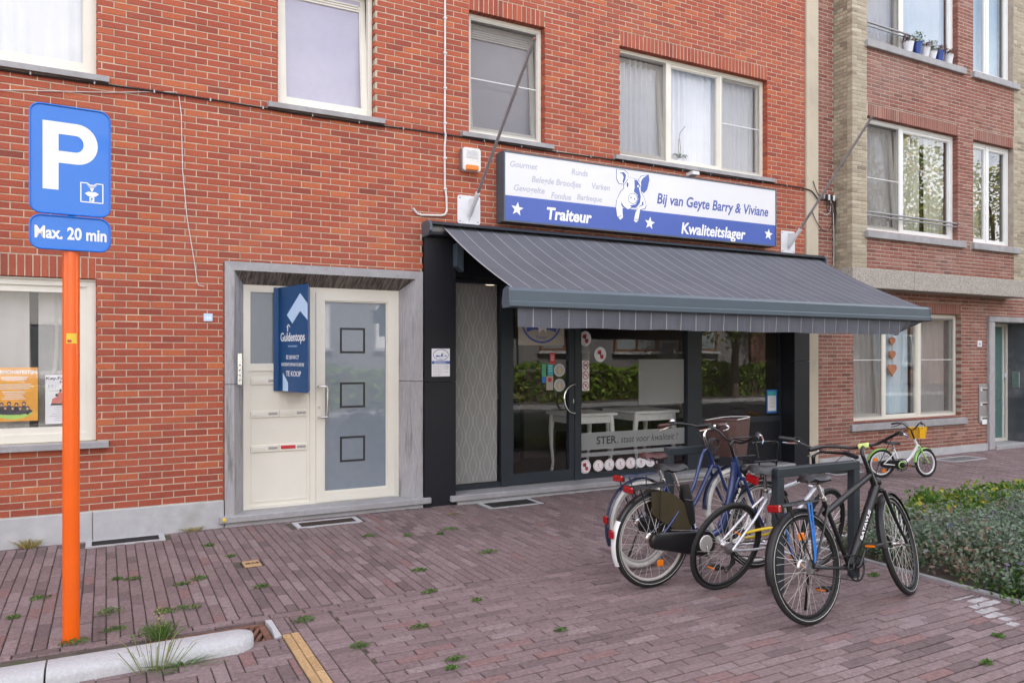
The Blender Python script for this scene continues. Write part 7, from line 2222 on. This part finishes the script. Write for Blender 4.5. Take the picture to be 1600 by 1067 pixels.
# child's bicycle by the wall
def toy_basket(b, put, q):
    c = q['ctr'] + Vector((0.10, 0, -0.04))
    mb = MB()
    for z in range(6):
        t = z / 5
        w_, l_ = 0.075 + 0.02 * t, 0.055 + 0.015 * t
        mb.ring_xz(0, 0.001, 0, 0.001, 0.0004, 0, 0.001) if False else None
        zz = c.z - 0.075 + 0.15 * t
        mb.tube([(c.x - l_, -w_, zz), (c.x + l_, -w_, zz), (c.x + l_, w_, zz), (c.x - l_, w_, zz), (c.x - l_, -w_, zz)], 0.006, 5)
    def wl(p, q_):
        for k in range(7):
            t = k / 6
            a = Vector((c.x + p[0] * 0.055 + (q_[0] - p[0]) * 0.055 * t, p[1] * 0.075 + (q_[1] - p[1]) * 0.075 * t, c.z - 0.075))
            e = Vector((c.x + p[0] * 0.07 + (q_[0] - p[0]) * 0.07 * t, p[1] * 0.095 + (q_[1] - p[1]) * 0.095 * t, c.z + 0.075))
            mb.tube([a, e], 0.007, 5)
    wl((-1, -1), (1, -1)); wl((1, -1), (1, 1)); wl((1, 1), (-1, 1)); wl((-1, 1), (-1, -1))
    mb.box(c.x - 0.055, c.x + 0.055, -0.075, 0.075, c.z - 0.078, c.z - 0.070)
    put(mb, 'basket', 'yellow_plastic', None, True, None)
def kid_tubes(hl, hu, BB, SC, axis):
    return [(bez([hl + Vector((0, 0, 0.06)), Vector((0.42, 0, 0.28)), Vector((0.34, 0, 0.215)), BB + Vector((-0.04, 0, 0.03))], 6), 0.024), ([hl + Vector((0, 0, 0.02)), Vector((0.36, 0, 0.20))], 0.018)]
BK = dict(R=0.20, WB=0.66, tyre='tyre_black', rim='white_enamel', frame='white_enamel', seat=(0.175, 0, 0.415), tubes=kid_tubes, bar_z=0.665, rise=0.02, reach=0.01, head_lo=0.40, head_hi=0.53, scale=0.8, head=67, rake=0.04, fork='green_enamel',
          bar=lambda c: [c, c + Vector((0.0, 0.05, 0.02)), c + Vector((-0.01, 0.13, 0.085)), c + Vector((-0.05, 0.20, 0.095)), c + Vector((-0.10, 0.25, 0.085))], saddle='black_plastic', saddle_z=0.50, saddle_w=0.06, guard='green_enamel', guard_end=165, guard_w=0.026, fg0=50, fg1=175,
          bbx=0.27, bbz=0.185, case='black_satin_kid', hub_r=0.03, spokes=20, spoke='dark_iron', tyre_r=0.019, levers=True, lever='black_plastic', crank=0, crank_m='black_satin', extras=[toy_basket],
          wheel_reflectors=((0, 150, False), (0, -70, False)), stand=((0.15, 0.05, 0.17), (0.12, 0.10, 0.012)))
MATS['black_satin_kid'] = MATS['black_satin']
kid = dict(BK); kid['case'] = None; kid['ring'] = 'black_satin'
def kid_case(b, put, q):
    mb = MB()
    mb.prism([(0.27 + 0.062 * math.cos(R(a)), 0.185 + 0.062 * math.sin(R(a))) for a in range(-90, 91, 15)] + [(0.04 * math.cos(R(a)), 0.20 + 0.042 * math.sin(R(a))) for a in range(90, 271, 15)], 0.03, (0, -0.055, 0))
    put(mb, 'chain_case', 'black_satin', None, False, 30)
    put(MB().lathe((0.27, -0.062, 0.185), [(0, 0.048), (0.006, 0.054)], (0, 1, 0), 18), 'case_disc', 'green_enamel', None)
    put(MB().lathe((0.27, -0.066, 0.185), [(0, 0.040), (0.004, 0.040)], (0, 1, 0), 18), 'case_hub', 'black_satin', None)
    put(MB().bevel_box(-0.145, -0.12, -0.035, 0.035, 0.395, 0.435, 0.006), 'rear_light', 'red_lens', None, False, None)
kid['extras'] = [toy_basket, kid_case]
bicycle('childs_bicycle', (9.56, -1.10), -24.0, 2.0, 18.0, kid, 'small white and green childs bicycle with yellow basket', 'kid', group=None)
# ================================================================ PLANTING
def leaf(mb, c, s, elong=1.8, up=0.3):
    d1 = Vector((random.gauss(0, 1), random.gauss(0, 1), random.gauss(up, 0.7)))
    d1.normalize()
    d2 = d1.cross(Vector((random.gauss(0, 1), random.gauss(0, 1), random.gauss(0, 1))))
    if d2.length < 1e-4: return
    d2.normalize()
    a, b = d1 * s * elong / 2, d2 * s / 2
    mb.face([c - a, c + b * 0.9, c + a, c - b * 0.9])

def smooth_noise(x, y, s=1.0):
    return (math.sin(x * 2.1 * s + 1.3 * math.sin(y * 1.7 * s)) + math.sin(y * 2.7 * s + 1.1 * math.sin(x * 1.3 * s) + 2.0) + math.sin((x + y) * 1.9 * s)) / 3

gm = MB()
N = 0
for k in range(5200):
    x = random.uniform(5.66, 11.5) if random.random() < 0.45 else random.uniform(5.64, 8.2)
    y = random.uniform(-6.9, -3.45)
    if x > 9.5 and y < -5.5: continue
    edge = min(1.0, (x - 5.55) / 0.38)
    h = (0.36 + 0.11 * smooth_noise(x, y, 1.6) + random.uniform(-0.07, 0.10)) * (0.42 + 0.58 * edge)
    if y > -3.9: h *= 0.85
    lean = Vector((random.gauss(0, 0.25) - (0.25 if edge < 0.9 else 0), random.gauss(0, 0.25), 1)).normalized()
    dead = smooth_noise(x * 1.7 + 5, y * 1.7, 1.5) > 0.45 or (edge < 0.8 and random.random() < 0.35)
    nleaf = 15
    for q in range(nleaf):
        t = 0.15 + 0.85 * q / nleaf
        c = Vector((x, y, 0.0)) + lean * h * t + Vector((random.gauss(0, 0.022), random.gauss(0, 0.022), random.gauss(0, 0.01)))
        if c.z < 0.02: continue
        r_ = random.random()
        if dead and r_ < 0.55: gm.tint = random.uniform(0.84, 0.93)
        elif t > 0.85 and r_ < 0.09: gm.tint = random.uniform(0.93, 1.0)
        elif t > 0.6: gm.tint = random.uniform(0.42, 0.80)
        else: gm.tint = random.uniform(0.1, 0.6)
        leaf(gm, c, random.uniform(0.014, 0.029), 1.8)
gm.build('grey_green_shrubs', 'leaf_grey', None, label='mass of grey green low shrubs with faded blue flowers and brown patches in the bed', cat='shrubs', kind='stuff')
ym = MB()
for k in range(2300):
    x = random.uniform(6.6, 13.6)
    y = random.uniform(-3.75, -3.05) if x < 9 else random.uniform(-4.6, -3.05)
    if x < 7.3 and random.random() < (7.3 - x) / 0.9: continue
    h = 0.26 + 0.09 * smooth_noise(x * 1.3, y * 2, 2.2) + random.uniform(-0.04, 0.05)
    for q in range(9):
        t = random.uniform(0.35, 1.0)
        c = Vector((x + random.gauss(0, 0.05), y + random.gauss(0, 0.05), h * t))
        r_ = random.random()
        warm = smooth_noise(x * 2.2, y * 3.1, 2.0)
        ym.tint = random.uniform(0.86, 1.0) if (r_ < 0.10 and warm > 0) else (random.uniform(0.55, 0.85) if r_ < 0.38 + 0.25 * warm else random.uniform(0.05, 0.5))
        leaf(ym, c, random.uniform(0.028, 0.05), 1.15, 0.9)
ym.build('yellow_green_plants', 'leaf_bright', None, label='mass of yellow green leafy ground cover with orange leaves behind the grey shrubs', cat='ground cover', kind='stuff')
# leafy green tuft at the bed corner
tm = MB()
for k in range(900):
    an, rr = random.uniform(0, 6.28), abs(random.gauss(0, 0.16))
    c = Vector((5.80 + rr * math.cos(an), -5.02 + 1.4 * rr * math.sin(an), max(0.02, random.uniform(0.02, 0.24) - rr * 0.5)))
    tm.tint = random.uniform(0.1, 0.55)
    leaf(tm, c, random.uniform(0.02, 0.035), 1.3, 0.6)
tm.build('leafy_plant', 'leaf_bright', None, label='fresh green leafy plant spilling over the bed edging by the paint splash', cat='plant')

# weeds in the joints
WEEDS = [(0.07, -1.48, .05), (0.18, -1.54, .05), (0.63, -1.78, .08), (0.47, -2.47, .09), (0.02, -2.31, .10), (0.04, -2.68, .06), (0.25, -2.86, .14), (-0.41, -1.74, .06), (-0.53, -2.12, .05), (1.01, -2.20, .05),
         (1.12, -3.07, .08), (2.18, -1.06, .06), (2.52, -1.21, .05), (2.98, -1.16, .07), (2.82, -1.29, .04), (2.92, -2.12, .08), (2.19, -2.36, .07), (2.06, -2.90, .05), (2.28, -3.23, .04), (1.74, -3.53, .05), (1.32, -3.66, .07),
         (1.73, -4.10, .05), (4.78, -5.34, .05), (4.31, -5.54, .04), (1.66, -4.20, .04), (2.49, -4.0, .04), (0.81, -0.73, .06), (-0.17, -2.80, .07), (0.34, -2.45, .07), (0.50, -1.86, .05), (5.25, -4.15, .06), (0.93, -1.2, .04)]
for i, (x, y, s_) in enumerate(WEEDS):
    mb = MB()
    for k in range(int(55 + 650 * s_)):
        an, rr = random.uniform(0, 6.28), random.uniform(0, 1) ** 0.7 * s_
        c = Vector((x + rr * math.cos(an) * (1.3 if i % 2 else 0.9), y + rr * math.sin(an) * 0.7, 0.006 + random.uniform(0, 0.35) * (s_ - rr * 0.7)))
        mb.tint = min(1, max(0, random.gauss(0.45, 0.2)))
        leaf(mb, c, random.uniform(0.006, 0.012), 2.6, 0.5)
    own = {27: 'green weed at the foot of the orange post', 10: 'bushy green weed beside the pale mortar end of the drain', 30: 'green weed between the black bicycle and the planting bed',
           26: 'flat green weed before the house door step', 31: 'tiny green weed between the valve cover and the house wall', 9: 'round green weed between the valve cover and the drain',
           22: 'flat green weed on the forecourt close to the white paint splash', 6: 'spreading green weed on the house side of the kerb'}.get(i)
    zone = ('small green weed in a joint of the paving along the house wall', 'weeds in the paving along the houses') if y > BORDER_Y else ('small green weed in a joint of the shop forecourt paving', 'weeds in the forecourt paving')
    mb.build('weed', 'leaf_weed', None, label=own or zone[0], cat='weed', group=zone[1])
def spiky(name, x, y, r_, h, n, tint, label, group=None, sx=1.0):
    mb = MB()
    for k in range(n):
        an, rr = random.uniform(0, 6.28), random.uniform(0, 1) * r_
        b0 = Vector((x + rr * math.cos(an) * 0.4 * sx, y + rr * math.sin(an) * 0.3, 0.004))
        tp = Vector((x + rr * math.cos(an) * 1.2 * sx, y + rr * math.sin(an) * 0.6, h * random.uniform(0.3, 1.0)))
        w_ = Vector((random.gauss(0, 1), random.gauss(0, 1), 0)).normalized() * 0.0025
        md = (b0 + tp) / 2 + Vector((0, 0, h * 0.2))
        mb.tint = min(1, max(0, random.gauss(tint, 0.1)))
        mb.face([b0 - w_, b0 + w_, md + w_, md - w_]); mb.face([md - w_, md + w_, tp])
    return mb.build(name, 'leaf_weed', None, label=label, cat='weed', group=group)
spiky('dry_grass', -0.60, -0.06, 0.16, 0.10, 170, 0.98, 'tuft of dry straw coloured grass at the wall foot behind the orange post')
spiky('dry_grass', 0.74, -0.05, 0.14, 0.05, 110, 0.98, 'flat dry grass at the plinth beside the house door step')
spiky('dry_grass', 3.28, -0.50, 0.10, 0.015, 60, 0.97, 'wisp of dry grass on the paving before the dark pillar')
spiky('tall_weed', 0.235, -3.46, 0.24, 0.26, 34, 0.82, 'tall thin weed with bare stems growing in front of the kerb', sx=1.2)
spiky('tall_weed', 0.30, -2.97, 0.17, 0.12, 120, 0.45, 'green spiky weed growing at the end of the drain grate')
wd = MB()
for k in range(90):
    c = Vector((0.285 + random.gauss(0, 0.018), -2.96 + random.gauss(0, 0.012), random.uniform(0.03, 0.19)))
    wd.tint = random.uniform(0.85, 1.0)
    leaf(wd, c, 0.009, 1.6)
wd.build('weed_seed_head', 'leaf_weed', None, label='withered brown seed head standing beside the drain grate', cat='weed')
spiky('low_weed', 0.37, -3.47, 0.28, 0.035, 120, 0.5, 'low weeds along the front of the kerb under the tall weed')

# ================================================================ THE OTHER SIDE OF THE STREET (mirrored in the windows)
def far_house(x0, x1, y, h, wallm, label, wins, roofm='far_roof', base=None, shutters=False):
    e = empty('far_house', ((x0 + x1) / 2, y, 0), label, 'house')
    MB().box(x0, x1, y - 7, y, 0, h).build('wall', wallm, e)
    rf = MB(); d = 0.35
    rf.mesh_part([(x0 - 0.1, y + d, h), (x1 + 0.1, y + d, h), (x1 + 0.1, y - 7 - d, h), (x0 - 0.1, y - 7 - d, h), (x0 - 0.1, y - 3.5, h + 2.4), (x1 + 0.1, y - 3.5, h + 2.4)],
                 [(0, 1, 5, 4), (2, 3, 4, 5), (0, 4, 3), (1, 2, 5), (3, 2, 1, 0)])
    rf.build('roof', roofm, e)
    if base: MB().box(x0, x1, y, y + 0.04, 0, base[0]).build('base_course', base[1], e)
    for (wx, wz, ww, wh, fm, gm_) in wins:
        f_ = MB()
        for a, b_, c, d_ in ((wx, wx + ww, wz, wz + 0.1), (wx, wx + ww, wz + wh - 0.1, wz + wh), (wx, wx + 0.1, wz + 0.1, wz + wh - 0.1), (wx + ww - 0.1, wx + ww, wz + 0.1, wz + wh - 0.1), (wx + ww / 2 - 0.05, wx + ww / 2 + 0.05, wz + 0.1, wz + wh - 0.1)):
            f_.box(a, b_, y + 0.045, y + 0.13, c, d_)
        w_ = f_.build('window', fm, e)
        MB().box(wx + 0.1, wx + ww - 0.1, y + 0.05, y + 0.09, wz + 0.1, wz + wh - 0.1).build('pane', gm_, w_)
        MB().box(wx - 0.1, wx + ww + 0.1, y + 0.042, y + 0.25, wz - 0.12, wz - 0.005).build('sill', 'plinth_stone', w_)
    return e
FY = -20.0
rowA = [(x, z, 1.6, 1.7, 'window_white', g) for z in (1.1, 4.3, 7.4) for x, g in ((-10.2, 'tinted_pane'), (-6.6, 'shutter_white'), (-2.2, 'tinted_pane'), (1.6, 'shutter_white'))]
far_house(-12, 4.2, FY, 9.6, 'far_wall_white', 'white rendered house across the street', rowA)
rowB = [(x, z, 2.0, 1.6, 'window_white', 'shutter_white') for z in (2.0, 4.9) for x in (5.4, 9.2, 12.4)]
far_house(4.3, 15.5, FY, 7.4, 'far_wall_grey', 'dark grey house with white shutters across the street', rowB, base=(0.9, 'far_wall_white'))
rowC = [(x, z, 2.4, 1.6, 'far_frame_brown', 'tinted_pane') for z in (1.9, 4.9) for x in (16.6, 20.6, 24.4)]
far_house(15.6, 29.0, FY, 7.0, 'far_wall_grey', 'grey house with brown window frames across the street', rowC, base=(0.9, 'far_wall_white'))
rowD = [(x, z, 1.8, 1.7, 'window_white', 'tinted_pane') for z in (1.2, 4.4) for x in (31, 36, 41, 46)]
far_house(29.2, 52, FY, 7.6, 'far_wall_brick', 'brown brick house across the street', rowD)
rowE = [(x, z, 1.8, 1.7, 'window_white', 'tinted_pane') for z in (1.2, 4.4) for x in (-27, -22, -17)]
far_house(-30, -12.1, FY, 7.6, 'far_wall_brick', 'brown brick house beyond the white one across the street', rowE)

def hedge(x0, x1, y, h, d, n, label):
    mb = MB()
    for k in range(n):
        x = random.uniform(x0, x1)
        f_ = random.random()
        hh = h * (0.9 + 0.18 * smooth_noise(x, y, 1.1))
        if f_ < 0.5: c = Vector((x, y + d / 2 + random.gauss(0, 0.06), random.uniform(0.05, hh)))
        elif f_ < 0.9: c = Vector((x, y + random.uniform(-d / 2, d / 2), hh + random.gauss(0, 0.05)))
        else: c = Vector((x, y + random.uniform(-d / 2, d / 2), random.uniform(0.05, hh)))
        mb.tint = min(1, max(0, random.gauss(0.5, 0.25)))
        leaf(mb, c, random.uniform(0.10, 0.18), 1.4, 0.4)
    e = empty('hedge', ((x0 + x1) / 2, y, 0.02), label, 'hedge')
    mb.build('foliage', 'leaf_hedge', e)
    core = MB().box(x0, x1, y - d / 2 + 0.12, y + d / 2 - 0.12, 0.02, h * 0.82); core.build('branches', 'bark', e)
hedge(3.0, 27.0, -15.4, 1.35, 0.9, 6500, 'clipped green hedge across the street before the grey houses')
hedge(-14.0, 2.0, -15.4, 0.9, 0.8, 2500, 'low green hedge across the street before the white house')

def tree(x, y, h, r_, n, label, seed, trunk=0.18, tb=0.5):
    random.seed(seed)
    e = empty('street_tree', (x, y, 0), label, 'tree', 'trees across the street')
    t = MB()
    t.tube([(x, y, -0.05), (x + 0.05, y, h * 0.2), (x - 0.05, y + 0.05, h * 0.42), (x, y, h * 0.75)], [trunk, trunk * 0.8, trunk * 0.6, trunk * 0.2], 8)
    cl = []
    for k in range(13):
        a = k * 2.4
        zz = h * random.uniform(0.36, 0.92)
        rr = r_ * random.uniform(0.35, 0.8) * (1.1 - abs(zz / h - 0.6))
        tip = Vector((x + rr * math.cos(a), y + rr * math.sin(a), zz))
        t.tube([(x, y, h * random.uniform(0.25, 0.5)), (x + rr * 0.5 * math.cos(a), y + rr * 0.5 * math.sin(a), zz - 0.4), tip], [trunk * 0.4, trunk * 0.25, trunk * 0.08], 6)
        cl.append((tip, r_ * random.uniform(0.30, 0.5)))
    cl.append((Vector((x, y, h * 0.85)), r_ * 0.45))
    t.build('trunk', 'bark', e, smooth=60)
    mb = MB()
    for k in range(n):
        c0, rc = random.choice(cl)
        d = Vector((random.gauss(0, 1), random.gauss(0, 1), random.gauss(0, 0.8)))
        d.normalize()
        p = c0 + d * rc * random.uniform(0.3, 1.0) ** 0.5
        mb.tint = min(1, max(0, random.gauss(tb, 0.22)))
        leaf(mb, p, random.uniform(0.09, 0.16), 1.4, 0.1)
    mb.build('crown', 'leaf_tree', e)
tree(30.0, -13.9, 11.5, 4.2, 15000, 'tall autumn yellow tree across the street', 11, tb=0.62)
tree(22.5, -14.4, 9.0, 3.0, 9000, 'medium green yellow tree across the street', 12, tb=0.45)
tree(38.5, -14.0, 11.0, 4.2, 11000, 'far tall yellow green tree down the street', 13, tb=0.55)
